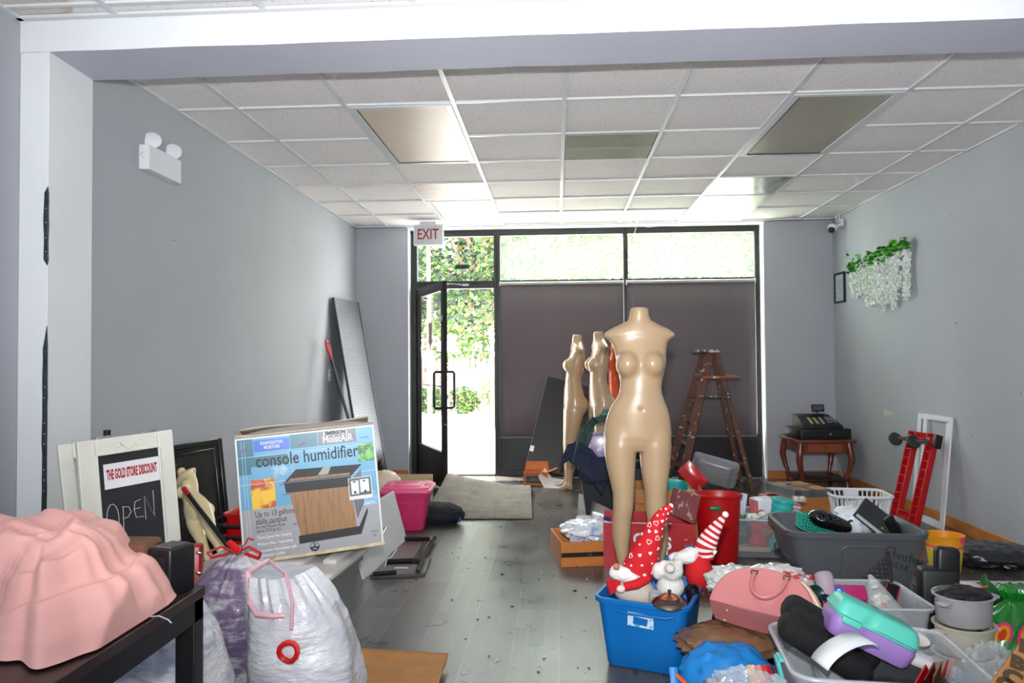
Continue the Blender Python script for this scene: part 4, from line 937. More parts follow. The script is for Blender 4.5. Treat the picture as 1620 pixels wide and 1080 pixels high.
troffer('bright fluorescent ceiling light panel at right over the shopfront window', 2, 4, 2, Mc)
for lb, ci, m_ in (('stained smooth ceiling tile in front of the left bright panel', -2, Md), ('cloudy shiny ceiling tile in front of the right bright panel', 2, Me)):
    o = MB().box(.013, .597, .013, .597, .0005, .008).build('ceiling_tile', m_, smooth=False); o.location = (colX(ci), rowY(3), CEIL); tag(o, lb, 'ceiling tile')
t = thing('return_air_grille', 'grey slotted air return grille in the middle of the ceiling', 'vent', (colX(0), rowY(1), CEIL))
MB().box(.014, .596, .014, .596, .002, .009).build('backing', mat('vent_dark', (96, 92, 84), .6), t, smooth=False)
b = MB()
for k in range(48): x = .02+.0119*k; b.box(x, x+.0055, .018, .592, -.002, .003)
for y in (.014, .31, .585): b.box(.014, .596, y, y+.008, -.003, .002)
b.build('grille', mat('vent_grey', (150, 148, 138), .4, .3), t, smooth=False)
# exit sign, hung from the ceiling
p0, p1 = gy(654, 388, 7.35), gy(701, 354, 7.35)
t = thing('exit_sign', 'white exit sign with red letters hanging from ceiling above the door', 'exit sign', (p0.x, 7.35, p0.z))
w_, h_ = p1.x-p0.x, p1.z-p0.z
MB().box(0, w_, 0, .05, 0, h_).build('case', M_wht, t, bevel=.006)
MB().box(.012, w_-.012, -.002, .0, .014, h_-.014).build('face', mat('exit_face', (196, 204, 206), .4), t)
text('EXIT', h_*.70, mat('exit_red', (168, 8, 12), .5), t, on_face(w_/2-.004, h_/2, -.003), bold=.002, sx=.72)
MB().box(w_*.2, w_*.75, .005, .045, h_, CEIL-p0.z+.001).build('canopy_mount', M_wht, t, bevel=.003)
# security camera
p = gx(1334, 352, XR); c = gx(1323, 362, XR-.10)
t = thing('security_camera', 'white dome security camera with two antennas in the right corner', 'camera', (XR, p.y, p.z))
MB().rbox(.012, .035, .04, .01, T((-.013, 0, 0))).tube([(-.015, 0, -.01), (-.06, 0, -.035), (-.085, 0, -.035)], .016, 10).build('bracket', M_wht, t)
MB().sphere((-.105, 0, -.05), (.045, .045, .045)).build('dome', M_wht, t)
MB().sphere((-.118, -.012, -.068), (.034, .036, .034)).build('lens', M_black, t)
for s in (-1, 1): MB().tube([(-.05+.0*s, s*.025, .0), (-.055, s*.045, .09)], .005, 8).build('antenna', M_wht, t)
# certificate, outlet, plaster scar
y0_, y1_ = gx(1322, 450, XR).y, gx(1338, 450, XR).y; z0_, z1_ = gx(1330, 479, XR).z, gx(1330, 431, XR).z
t = thing('framed_certificate', 'small black framed certificate on the right wall left of flowers', 'frame', (XR, y1_, z0_)); L_ = y0_-y1_; h_ = z1_-z0_
b = MB().box(-.02, 0, 0, .02, 0, h_).box(-.02, 0, L_-.02, L_, 0, h_).box(-.02, 0, .02, L_-.02, 0, .02).box(-.02, 0, .02, L_-.02, h_-.02, h_); b.build('frame', M_black, t, bevel=.002)
MB().box(-.008, -.004, .02, L_-.02, .02, h_-.02).build('document', mat('document', (190, 202, 214), .4), t)
b = MB()
for k in range(11): b.box(-.0086, -.008, .045, L_-.05-.03*(k % 3), h_*.12+k*h_*.062, h_*.12+k*h_*.062+.004)
b.build('text_lines', mat('text_grey', (90, 100, 116), .6), t, smooth=False)
p = gx(1434, 745, XR)
t = thing('wall_outlet', 'white wall outlet plate behind the red dolly', 'outlet', (XR, p.y, p.z)); MB().rbox(.003, .038, .06, .003, T((-.003, 0, 0))).build('plate', M_wht, t)
for s in (-1, 1): MB().rbox(.002, .016, .014, .003, T((-.006, 0, s*.025))).build('socket', mat('socket_grey', (150,150,150), .5), t)
b = MB(); P_ = [gx(x, y, XR-.002) for x, y in ((1397,652),(1399,647),(1404,648),(1407,651),(1411,648),(1412,657),(1408,656),(1403,658),(1399,656))]
b.add([tuple(q) for q in P_]+[(XR, q.y, q.z) for q in P_], [tuple(range(9))]+[(i, (i+1)%9, (i+1)%9+9, i+9) for i in range(9)])
struct(b.build('trim_9', mat('bare_plaster', (206, 202, 184), .9), smooth=False))
# hanging flower garland
M_lg = [mat('silk_leaf', (60, 150, 30), .5, var=.2), mat('silk_leaf_dark', (26, 100, 20), .5, var=.2), mat('silk_leaf_lime', (110, 200, 60), .5)]
M_fl = [mat('silk_petal', (238, 240, 240), .7), mat('silk_petal_green', (206, 226, 196), .7)]
ya, yb_ = gx(1352, 415, XR).y, gx(1447, 380, XR).y
t = thing('flower_garland', 'hanging white flower garland with green leaves on the right wall', 'artificial flowers', (XR, yb_, 1.6)); Ly = ya-yb_
R = random.Random(11); b = MB()
_zt = [gx(1443, 384, XR).z-1.6, gx(1400, 400, XR).z-1.6, gx(1355, 414, XR).z-1.6]; _zb = [gx(1443, 488, XR).z-1.6, gx(1397, 495, XR).z-1.6, gx(1355, 476, XR).z-1.6]
def gtop(u): return np.interp(u, (0, .4, 1), _zt)-.01
def gbot(u): return np.interp(u, (0, .4, 1), _zb)
def leaf(b, M, s): b.add([(0,-s,0), (s*.42,-s*.25,.1*s), (s*.3,s*.5,.1*s), (0,s,-.1*s), (-s*.3,s*.5,.1*s), (-s*.42,-s*.25,.1*s)], [(0,1,2,3), (0,3,4,5)], M)
for k in range(150):
    u = R.random(); yy = Ly*u; zt_ = gtop(u)+.03*nz((u*5, 0, 0))
    if R.random() < .2 : u = R.uniform(0, .42); yy = Ly*u; zt_ = gtop(u)
    zz_ = zt_+R.gauss(0, .026) - (.05 if u > .4 else .0)*R.random()
    b.cur = R.choice((0, 0, 1, 1, 2)); leaf(b, T((-.045-.04*R.random(), yy, zz_), (R.uniform(-1, 1), R.uniform(-1.9, -1.2), R.uniform(0, 6))), R.uniform(.022, .036))
b.cur = 2
for k in range(4): leaf(b, T((-.03, Ly*(1+.035*k), .55-.02*(k % 3)), (R.uniform(-1, 1), -1.5, R.uniform(0, 6))), .022)
b.build('leaves', M_lg, t, smooth=False)
b = MB()
for k in range(38):
    u = (k+R.random())/38; ln = (gtop(u)-.02-gbot(u))*R.uniform(.66, 1.04)
    if .10 < u < .15: continue
    zt_ = gtop(u)-.02
    for q in range(int(ln/.018)):
        for j in range(3):
            b.cur = 0 if R.random() < .7 else 1
            s = R.uniform(.009, .015); b.add([(-s, -s*.7, 0), (s, -s*.6, s*.3), (s*.8, s, 0), (-s*.7, s*.8, s*.4)], [(0,1,2,3)], T((-.020-R.random()*.035, Ly*u+R.gauss(0, .008), zt_-q*.018+R.gauss(0, .005)), (R.uniform(-1, 1), R.uniform(-2, -1), R.uniform(0, 6))))
b.build('blossom_strands', M_fl, t, smooth=False)
# roller blinds
M_blind = mat('blind_fabric', (106, 98, 102), .85, var=.05, vs=1.2, bump=.15, bs=300)
for lb, xa, xb, ybm in (('dark grey roller blind hanging right beside the open door', 791, 986, 691), ('dark grey roller blind on the right behind the wooden ladder', 991.5, 1194, 689)):
    a, c = gy(xa, 450, 7.80), gy(xb, 450, 7.80); zb2 = gy((xa+xb)/2, ybm, 7.80).z
    t = thing('roller_blind', lb, 'blind', (a.x, 7.80, 0)); W_ = c.x-a.x
    MB().grid(lambda u, v: (W_*u, .004*math.sin(u*5)*v, 2.045+(zb2-2.045)*v), 16, 6).build('fabric', M_blind, t, solid=.002)
    MB().tube([(0, 0, 2.055), (W_, 0, 2.055)], .018, 12).build('roller', mat('roller_grey', (190, 188, 186), .4), t)
    MB().box(0, W_, -.006, .006, zb2-.012, zb2+.006).build('bottom_bar', mat('blind_bar', (108, 102, 104), .6), t)
    for x in (-.004, W_): MB().box(x, x+.006, -.02, .05, 2.03, 2.08).build('bracket', M_wht, t)
# wires dangling above the window mullion
b = MB(); a = gy(1007, 352, 7.5); a.z = CEIL-.003
b.tube([a, a+Vector((.0, .0, -.06))], .006, 6).tube([a+Vector((-.05, 0, 0)), a+Vector((-.05, 0, -.05))], .006, 6)
b.tube([a+Vector((0, 0, -.055)), gy(1003, 372, 7.7), gy(1001, 420, 7.75), gy(1002, 448, 7.78)], .002, 5)
b.tube([a+Vector((0, 0, -.05)), a+Vector((.12, 0, -.075)), a+Vector((.3, .03, -.055)), a+Vector((.5, .05, -.004))], .003, 5)
tag(b.build('loose_wire', M_wht), 'loose white wires hanging from the ceiling before the window mullion', 'wire')
# door mat, back corner turned up
M_mat = mat('ribbed_mat', (132, 125, 113), .95, var=.15, vs=8, bump=.3, bs=60)
c0, c1, c2_, c3 = gz(690, 822), gz(842, 822), gz(840, 769), gz(706, 775)
c0.x -= .14
b = MB()
def mt(u, v):
    p = (c0*(1-u)+c1*u)*(1-v)+(c3*(1-u)+c2_*u)*v
    k = max(0, (1-u)*.9+v-1.12)/.78; z = .010+.16*k**1.3 if k > 0 else .010
    rib = .0018*math.sin(p.x*2*PI/.018); return (p.x+.02*k, p.y-.05*k, z+rib)
b.grid(mt, 260, 20)
tag(b.build('doormat', M_mat, solid=.006, ang=180), 'ribbed grey-beige doormat inside the open door with one turned-up corner', 'mat')
# black board, small orange box, paper
P0, PR, PT = gy(831.5, 737, 7.46), gy(899, 754, 7.46), gy(870, 596, 7.72)
t = thing('laminate_board', 'black laminate board tilted against the blind beside the mannequins', 'board', M=plane_frame(P0, PR, PT)); hb_ = (PT-P0).length
MB().box(0, .50, 0, .018, 0, hb_).build('board', mat('black_laminate', (26, 26, 28), .45, var=.2, vs=20, c2=(60,60,60), cs=60, cw=.72, soft=.01), t, bevel=.002)
MB().box(-.002, .001, -.001, .019, 0, hb_).build('edge_band', mat('edge_grey', (150, 150, 152), .5), t); MB().box(.0, .04, -.003, 0, .16, .22).build('bracket', M_chrome, t)
p = gz(848, 768)
t = thing('shoe_box', 'small orange and teal printed box on the floor by the black board', 'box', (p.x, p.y+.10, 0), math.radians(-3))
b = MB(); cardbox(b, .24, .17, .13, flaps=(('B', 60, .09), ('F', 8, .05), ('R', 20, .10))); b.build('carton', mat('orange_card', (196, 110, 52), .7, var=.1), t)
MB().box(-.095, .10, -.0862, -.085, .02, .095).build('label_print', mat('dark_teal_print', (28, 62, 66), .5), t); text('Embody', .035, mat('orange_ink', (206, 96, 44), .6), t, on_face(.0, .057, -.0866), sx=.9)
p = gz(880, 771)
t = thing('folded_leaflet', 'folded white paper leaflet beside the small orange box', 'paper', (p.x-.02, p.y+.02, 0), math.radians(-12))
MB().add([(-.09,-.05,.001), (.08,-.06,.001), (.12,.12,.05), (-.05,.13,.07)], [(0,1,2,3)]).add([(-.09,-.05,.001), (-.05,.13,.07), (-.13,.16,.16), (-.16,.0,.10)], [(0,1,2,3)]).build('sheet', M_paper, t, smooth=False, solid=.001)
b = MB()
for k in range(5): b.box(.0, .07-.01*(k % 2), -.02+.022*k, -.014+.022*k, .018+.006*k, .019+.006*k)
b.build('text_lines', MATS['text_grey'], t, smooth=False)
# background mannequins
def mann_frame(px, pyneck, Y, fx, face):
    nk = gy(px, pyneck, Y); ft = gy(fx, 700, Y); ft.z = .0; z = (nk-ft).normalized(); h = (nk-ft).length
    f = Vector((math.cos(face), math.sin(face), 0)); y = -(f-z*f.dot(z)).normalized(); x = y.cross(z)
    return Matrix.Translation(ft) @ Matrix((x, y, z)).transposed().to_4x4() @ Matrix.Scale(h/1.53, 4)
g_ = None
mannequin('beige mannequin turned left, furthest left of the group', M_skin, mann_frame(913, 528, 7.05, 896, PI*1.02))
mannequin('beige mannequin turned left in the middle, directly behind the largest', M_skin, mann_frame(946, 523, 6.75, 950, PI*1.06))
mannequin('orange mannequin mostly hidden behind the large front mannequin', M_orange, mann_frame(976, 525, 7.2, 980, PI*.9))
# front mannequin
mx = gy(1011, 600, 4.0)
mannequin('large headless armless beige mannequin standing front and centre', M_skin, T((mx.x, 4.0, 0)))
# charcoal tote with clothes
M_char = mat('charcoal_tote_plastic', (52, 56, 62), .45, var=.06)
TM = T((.50, 5.95, 0), (0, 0, math.radians(-18)))
t = thing('storage_tote', 'charcoal plastic tote full of clothes behind the front mannequin', 'storage tote', M=TM)
b = MB(); tote_body(b, .24, .20, .285, .24, .40, .05); b.build('body', M_char, t)
c = Vector((.42, 5.80, .52))
b = MB().rbox(.10, .09, .135, .02, n=4); tag(b.build('zipped_blanket_pack', mat('floral_purple', (150, 130, 176), .35, c2=(222, 214, 226), cs=9, cw=.5, soft=.1, coat=.5)), 'purple floral bedding pack standing in the charcoal tote', 'bedding').matrix_world = T(gy(946, 712, 5.80), (0, 0, -.1))
c = gy(946, 712, 5.80)
b = MB().rbox(.105, .095, .006, .02, T((c.x, 5.80, c.z+.142))); tag(b.build('pack_lid', M_clear), 'clear stiff plastic lid on top of purple floral bedding pack', 'lid')
def drape(name, label, cat, pts, wv, m, seed, sag=.03, group=None, amp=.02, nu=40, nv=22):
    """cloth strip following a path of points, wv = half-width vector"""
    b = MB(); n = len(pts)-1
    def fn(u, v):
        s = u*n; i = min(int(s), n-1); f = s-i; p = pts[i].lerp(pts[i+1], f*f*(3-2*f))
        q = p+wv*(2*v-1)*(1+.25*nz((u*3, seed, 0))); k = amp*(ridg((u*2.5+seed, v*5, 0))+.6*nz((u*8, v*9, seed)))
        return (q.x+k*.5, q.y-k*.8, q.z+k)
    b.grid(fn, nu, nv); return tag(b.build(name, m, solid=.006, ang=180), label, cat, group)
M_green = mat('sage_knit', (66, 92, 84), .9, bump=.25, bs=90); M_navy = mat('navy_denim', (30, 38, 62), .85, var=.12, vs=30, bump=.2, bs=120)
drape('hooded_jumper', 'sage green knitted jumper draped over the charcoal tote', 'clothing', [gy(958, 668, 5.75), gy(945, 662, 5.7), gy(928, 678, 5.64), gy(922, 700, 5.60), gy(916, 722, 5.58), gy(916, 738, 5.58)], Vector((.055, .10, 0)), M_green, 2.)
drape('hooded_jumper', 'sage green hood bunched up behind the front mannequin hip', 'clothing', [gy(940, 668, 5.95), gy(950, 656, 5.9), gy(962, 655, 5.85), gy(972, 668, 5.85)], Vector((.02, .11, .02)), M_green, 5.)
drape('denim_jeans', 'dark navy jeans hanging over the corner of charcoal tote', 'clothing', [gy(890, 722, 5.55), gy(905, 714, 5.52), gy(925, 728, 5.48), gy(945, 748, 5.46), gy(958, 766, 5.46)], Vector((.03, .03, .075)), M_navy, 9., amp=.014)
drape('denim_jeans', 'second dark navy garment across the front of charcoal tote', 'clothing', [gy(915, 738, 5.56), gy(940, 745, 5.44), gy(962, 742, 5.40), gy(985, 742, 5.40)], Vector((.0, .02, .09)), M_navy, 12., amp=.014)
drape('mixed_laundry', 'heap of dark clothes filling the charcoal tote', 'clothing', [Vector((.30, 6.0, .37)), Vector((.45, 5.98, .42)), Vector((.60, 5.96, .40)), Vector((.68, 5.92, .37))], Vector((.0, .17, 0)), mat('dark_laundry', (40, 44, 58), .9, c2=(90,70,110), cs=5, cw=.55), 4., amp=.03)
P0, P1 = gz(914, 806), gz(968, 838)
t = tag(MB().box(0, (P1-P0).length+.1, 0, .016, 0, .135).build('shelf_board', mat('greige_laminate', (118, 110, 104), .5), bevel=.002), 'grey-brown shelf board leaning at the foot of the charcoal tote', 'board'); t.matrix_world = plane_frame(P0, P1, P0+Vector((0, .03, .13)))
# drawer with plastic bag
p = gz(888, 897); q = gz(985, 893)
t = thing('wooden_drawer', 'orange-brown wooden drawer with a black slide beside mannequin legs', 'drawer', M=plane_frame(p, q, p+Vector((0, 0, .14)))); Wd = (q-p).length; zt_ = .145
M_ow = mat('orange_wood', (196, 118, 48), .5, var=.1, vs=3, stretch=(3, 3, 12), c2=(170, 96, 38), cs=3, cw=.5, soft=.2)
b = MB().box(0, Wd, 0, .013, 0, zt_).box(0, Wd, .37, .383, 0, zt_).box(0, .013, .013, .37, 0, zt_).box(Wd-.013, Wd, .013, .37, 0, zt_).box(.013, Wd-.013, .013, .37, .01, .02); b.build('box', M_ow, t, bevel=.001)
MB().box(0, Wd, -.008, 0, .058, .084).build('slide', M_black, t, bevel=.001); MB().box(Wd*.42, Wd*.5, -.014, -.007, .062, .080).build('release_lever', M_chrome, t)
b = MB(); crumple(b, 0, 0, .0, .155, .13, .058, 7., amp=.3, n=48, f=2.2); o = tag(b.build('plastic_bag', mat('white_film_blue', (222, 226, 232), .25, c2=(120, 160, 206), cs=4, cw=.6, bump=.8, bs=22, coat=.4)), 'crinkled white plastic bag with blue edge piled on the wooden drawer', 'plastic bag'); o.location = (p+Vector((.17, .18, .185)))
for k, (x, y) in enumerate(((912, 848), (935, 848), (957, 850))):
    c = gy(x, y, 4.50); o = MB().rbox(.042, .022, .045, .008).build('tissue_pack', mat('grey_plaid_pack', (170, 176, 196), .5, var=.1, vs=30)); o.location = (c.x, 4.52, .125); tag(o, ['pale grey soft pack at the left end inside wooden drawer', 'pale grey soft pack in the middle of wooden drawer', 'pale grey soft pack at the right end inside wooden drawer'][k], 'pack')
c = gy(950, 812, 4.9); o = MB().rbox(.06, .04, .02, .008).build('snack_packet', mat('packet_blue_white', (210, 214, 226), .35, c2=(50, 60, 130), cs=14, cw=.52, soft=.02, coat=.4)); o.matrix_world = T((c.x, 4.78, c.z), (.2, .2, .3)); tag(o, 'white and blue printed packet lying on top behind the plastic bag', 'packet')
b = MB(); b.rbox(.13, .07, .085, .02, T((0, 0, .085))); o = tag(b.build('stuffed_sack', mat('white_cloth_sack', (208, 206, 206), .7, bump=.3, bs=16)), 'white stuffed cloth sack behind the wooden drawer', 'sack'); o.location = (c.x-.03, 5.02, 0)
# cardboard box and red carton
cA = gy(1052, 800, 5.30)
t = thing('cardboard_box', 'open brown cardboard box behind the red carton', 'box', (cA.x+.02, 5.35, 0), math.radians(-4))
b = MB(); cardbox(b, .46, .40, .33, flaps=(('F', -55, .10),)); b.build('carton', M_card, t)
Mw1 = mat('gift_wrap_blue', (40, 120, 180), .3, c2=(230, 236, 240), cs=9, cw=.55, soft=.03, bump=.5, bs=18, coat=.4); Mw2 = mat('gift_wrap_green', (120, 190, 150), .3, c2=(236, 240, 240), cs=8, cw=.5, soft=.03, bump=.5, bs=18, coat=.4)
b = MB(); crumple(b, 0, 0, 0, .12, .13, .06, 1., amp=.3, n=36); o = tag(b.build('gift_bag', Mw1), 'crumpled blue printed wrap inside open brown box', 'gift wrap'); o.location = (cA.x-.08, 5.28, .24)
b = MB(); crumple(b, 0, 0, 0, .11, .12, .06, 4., amp=.3, n=36); o = tag(b.build('gift_bag', Mw2), 'crumpled pale green printed wrap inside open brown box', 'gift wrap'); o.location = (cA.x+.10, 5.28, .27)
p, q = gy(955, 896, 4.40), gy(1101, 893, 4.36); p.z = q.z = 0
t = thing('red_carton', 'red printed carton with open flaps behind the front mannequin legs', 'box', M=plane_frame(p, q, p+Vector((0, 0, 1)))); Wc = (q-p).length; hc = .27
M_rc = mat('red_print_carton', (176, 22, 32), .45, coat=.2, var=.05)
b = MB(); b.box(0, Wc, 0, .004, 0, hc).box(0, Wc, .36, .364, 0, hc).box(0, .004, .004, .36, 0, hc).box(Wc-.004, Wc, .004, .36, 0, hc).box(.004, Wc-.004, .004, .36, 0, .004); b.build('carton', M_rc, t, smooth=False)
MB().add([(.0,.004,hc), (Wc*.75,.004,hc), (Wc*.78,.16,hc-.03), (.02,.16,hc-.03)], [(0,1,2,3)]).build('inner_flap', mat('flap_grey_white', (196, 192, 188), .7), t, smooth=False, solid=.003)
fl = MB().box(-.001, .003, 0, .33, 0, .165).build('outer_flap', mat('flap_maroon_print', (130, 50, 54), .5, c2=(190, 150, 144), cs=18, cw=.58, soft=.03), t, smooth=False, M=T((Wc-.004, .02, hc), (0, math.radians(16), math.radians(24))))
MB().box(Wc*.62, Wc*.70, -.0012, 0, .0, .20).build('white_band', M_paper, t, smooth=False); b = MB(); b.prism([(0, 0), (Wc*.5, 0), (Wc*.66, .12), (Wc*.66, 0)], 0, .001, FACE)
cpos = lambda px, py: on_face(Wc*(px-955)/146., (896-py)/FPX*4.38, -.0016)
m_sk = mat('print_sky', (40, 120, 190), .5)
for s_, px, py, sz in (('G', 1010, 849, .085), ('S', 1058, 855, .095)): text(s_, sz, M_paper, t, cpos(px, py), sx=.85, bold=.004)
text('s', .075, m_sk, t, cpos(1056, 876), bold=.004); text('nuk', .040, m_sk, t, cpos(1091, 858), sx=.8, bold=.002); text('THE', .010, M_paper, t, cpos(1086, 848))
# red bin
c = gy(1136, 800, 4.58)
t = thing('waste_bin', 'tall oval red plastic bin with a green handle grip', 'bin', (c.x, 4.58, 0), math.radians(-3))
b = MB(); rr_ = []
for z, r_ in ((0, .105), (.01, .115), (.2, .122), (.395, .135), (.40, .145), (.412, .147), (.415, .141), (.395, .131), (.2, .118), (.012, .110)): rr_.append([(x, y, z) for x, y in circ(r_, 40, r_*.82)])
b.loft(rr_); b.build('body', mat('red_bin_plastic', (176, 12, 18), .38, var=.05), t)
MB().rbox(.034, .010, .012, .008, T((-.035, -.116, .345))).build('handle_grip', mat('green_grip', (14, 120, 60), .4), t)
# teal roll, red packet, clear bin lid
c = gy(1078, 764, 5.42); t = thing('yoga_mat', 'rolled teal foam mat on the open brown box', 'mat', (c.x, 5.30, c.z)); b = MB()
b.lathe([(.005, 0), (.055, 0), (.06, .004), (.06, .30), (.005, .30)], 28, T((-.03, -.12, 0), (PI/2+.0, 0, PI+.75))); b.build('roll', mat('teal_foam', (24, 168, 166), .6), t)
b = MB(); b.tube([(.052*(1-k/60)*math.cos(k*.42), .052*(1-k/60)*math.sin(k*.42), 0) for k in range(52)], .0015, 4, M=T((-.03, -.122, 0), (PI/2, 0, PI+.75))); b.build('spiral', mat('teal_dark', (12, 120, 120), .7), t)
c = gy(1097, 755, 5.35); o = MB().grid(lambda u, v: ((u-.5)*.12, -.015*math.sin(u*PI)*math.sin(v*PI), (v-.5)*.20), 12, 16).grid(lambda u, v: ((u-.5)*.12, .015*math.sin(u*PI)*math.sin(v*PI), (v-.5)*.20), 12, 16).build('snack_packet', mat('red_packet_print', (190, 20, 30), .3, c2=(60, 30, 60), cs=7, cw=.62, coat=.4)); o.matrix_world = T((c.x+.01, 5.42, c.z), (0, -.75, -.2)); tag(o, 'red crisp packet slanting under the clear lid', 'packet')
t = thing('bin_lid', 'clear grey plastic container tilted over teal roll and red packet', 'lid', M=T(gy(1128, 751, 5.45), (math.radians(-58), math.radians(14), math.radians(-16))))
b = MB(); tote_body(b, .11, .09, .155, .115, .06, .02); b.build('body', mat('smoky_clear_plastic', (150, 152, 156), .2, alpha=.55), t)
# ladder
M_lad = mat('old_brown_ladder_wood', (96, 56, 36), .6, var=.2, vs=6, bump=.2, bs=40, c2=(190, 184, 174), cs=26, cw=.63, soft=.02); M_ladt = mat('paint_spattered_top', (74, 74, 72), .6, c2=(180,180,176), cs=22, cw=.55, soft=.03)
def bar(b, p, q, w, d, up=Vector((0, 1, 0))):
    z = (q-p).normalized(); x = up.cross(z).normalized(); y = z.cross(x); L = (q-p).length
    b.box(-w/2, w/2, -d/2, d/2, 0, L, Matrix.Translation(p) @ Matrix((x, y, z)).transposed().to_4x4())
def fl_(x, Y): return gz(x, 571+CAM_H*FPX/Y)
Yn, Yf = 6.92, 7.36
ft_n, ft_f, rt_n, rt_f = gy(1074, 700, Yn), gy(1052, 700, Yf), gy(1190, 700, Yn+.02), gy(1172, 700, Yf+.02)
for v in (ft_n, ft_f, rt_n, rt_f): v.z = .0
tn, tf, un, uf = gy(1123, 556, Yn+.08), gy(1114, 557, Yf-.08), gy(1133, 556, Yn+.09), gy(1126, 557, Yf-.06)
t = thing('step_ladder', 'paint-spattered brown wooden stepladder before the right blind', 'ladder')
for p, q, w in ((ft_n, tn, .075), (ft_f, tf, .075)): b = MB(); bar(b, p, q, w, .024); b.build('front_rail', M_lad, t, bevel=.003)
for p, q in ((rt_n, un), (rt_f, uf)): b = MB(); bar(b, p, q, .042, .022); b.build('rear_rail', M_lad, t, bevel=.003)
for k in range(1, 6):
    f = k/6.; p, q = ft_n.lerp(tn, f), ft_f.lerp(tf, f); b = MB(); b.box(p.x-.045, p.x+.045, p.y+.0, q.y, p.z-.011, p.z+.011); b.build('step', M_lad, t, bevel=.003)
MB().box(tn.x-.11, tn.x+.08, Yn+.02, Yf-.02, tn.z-.01, tn.z+.02).build('top_cap', M_ladt, t, bevel=.004)
a, c = gy(1110, 602, 7.0), gy(1170, 596, 7.0); MB().box(a.x, c.x, Yn+.04, Yf-.06, c.z-.012, c.z+.008).build('paint_shelf', mat('orange_spattered_shelf', (150, 78, 44), .55, c2=(214, 208, 200), cs=14, cw=.56, soft=.03), t, bevel=.003)
for Yk in (Yn, Yf):
    a, c = gy(1105, 626, Yk), gy(1154, 628, Yk); b = MB(); bar(b, a, c, .014, .006); b.build('spreader', M_ladt, t)
a, c = rt_n.lerp(un, .17), rt_f.lerp(uf, .17); b = MB(); bar(b, a, c, .03, .012, Vector((1, 0, 0))); b.build('rear_brace', M_lad, t)
# side table and cash register
M_cherry = mat('cherry_wood', (112, 52, 28), .3, var=.2, vs=4, coat=.4)
px0, px1 = gy(1262, 697, 6.98).x, min(gy(1352, 697, 6.98).x, XR-.02); zt_ = gy(1300, 699, 6.98).z
t = thing('side_table', 'small cherry wood side table with curved legs in right corner', 'table', (px0, 6.98, 0)); Wt, Dt = px1-px0, .55
MB().rbox(Wt/2+.02, Dt/2+.02, .013, .03, T((Wt/2, Dt/2, zt_+.005)), n=5).build('tabletop', M_cherry, t)
MB().box(.04, Wt-.04, .03, .05, zt_-.11, zt_-.008).box(.04, Wt-.04, Dt-.05, Dt-.03, zt_-.11, zt_-.008).box(.03, .05, .04, Dt-.04, zt_-.11, zt_-.008).box(Wt-.05, Wt-.03, .04, Dt-.04, zt_-.11, zt_-.008).build('apron', M_cherry, t, bevel=.003)
dr = MB().box(.10, Wt-.10, .022, .032, zt_-.095, zt_-.02).build('drawer', mat('cherry_wood_light', (136, 66, 34), .35), t, bevel=.004)
MB().sphere((Wt/2, .012, zt_-.057), (.012, .012, .012)).build('knob', mat('brass_knob', (150, 110, 60), .3, .8), dr)
for x, y, sx_, sy_ in ((.04, .04, -1, -1), (Wt-.04, .04, 1, -1), (.04, Dt-.04, -1, 1), (Wt-.04, Dt-.04, 1, 1)):
    pr_ = [(0, 0, zt_-.01), (.012, .7, zt_-.10), (.020, 1, zt_-.17), (.0, .6, zt_-.28), (-.018, 0, .12), (-.012, 0, .03), (.0, 0, 0)]
    b = MB().tube([(x+sx_*q[0], y+sy_*q[0], q[2]) for q in pr_], [.030, .032, .030, .022, .016, .016, .022], 10); b.build('leg', M_cherry, t)
MB().rbox(Wt/2-.03, Dt/2-.03, .008, .02, T((Wt/2, Dt/2, .095))).build('lower_shelf', mat('dark_shelf', (56, 30, 22), .4), t)
rx = px0+.01
t = thing('cash_register', 'black cash register with small pole display on the side table', 'cash register', (gy(1297, 670, 7.15).x, 7.22, zt_+.018), math.radians(4)); RW = .24
MB().rbox(RW, .19, .048, .008, T((0, 0, .049))).build('cash_drawer', M_black, t)
MB().box(-RW+.02, RW-.02, -.1925, -.190, .02, .078).build('drawer_front', mat('black_satin', (28, 28, 30), .35), t, bevel=.003)
MB().lathe([(.010, 0), (.010, .006), (.001, .006)], 16, T((.04, -.193, .05), (PI/2, 0, 0))).build('lock', mat('lock_pink_metal', (190, 140, 130), .3, .7), t)
b = MB(); ha = RW-.05; b.loft([[(-ha, -.16, .098), (ha-.01, -.16, .098), (ha-.01, .15, .098), (-ha, .15, .098)], [(-ha, -.155, .125), (ha-.01, -.155, .125), (ha-.01, .15, .16), (-ha, .15, .16)], [(-ha, .04, .215), (ha-.06, .04, .215), (ha-.06, .15, .22), (-ha, .15, .22)]]); b.build('housing', M_black, t, bevel=.006)
KM = T((0, -.155, .127), (math.atan2(.09, .195), 0, 0))
for x, m_ in ((-.10, 'key_tan'), (-.045, 'key_green'), (.01, 'key_grey')): MB().box(x-.014, x+.014, .03, .15, 0, .006, KM).build('key_column', mat(m_, {'key_tan': (170,150,96), 'key_green': (140,156,88), 'key_grey': (150,152,150)}[m_], .5), t, bevel=.002)
for i in range(4):
    for j in range(4):
        if (i+j) % 3 != 2 or j > 1: MB().box(.055+.022*i, .071+.022*i, .05+.028*j, .07+.028*j, 0, .006, KM).build('key', mat('key_white', (120, 118, 120), .5), t)
MB().box(-ha+.015, -ha+.075, .02, .0305, .186, .212, T((0, 0, .0), (0, 0, 0))).build('badge', mat('badge_red', (200, 50, 30), .5), t)
MB().tube([(.05, .11, .21), (.05, .11, .26)], .012, 8).build('pole', M_black, t)
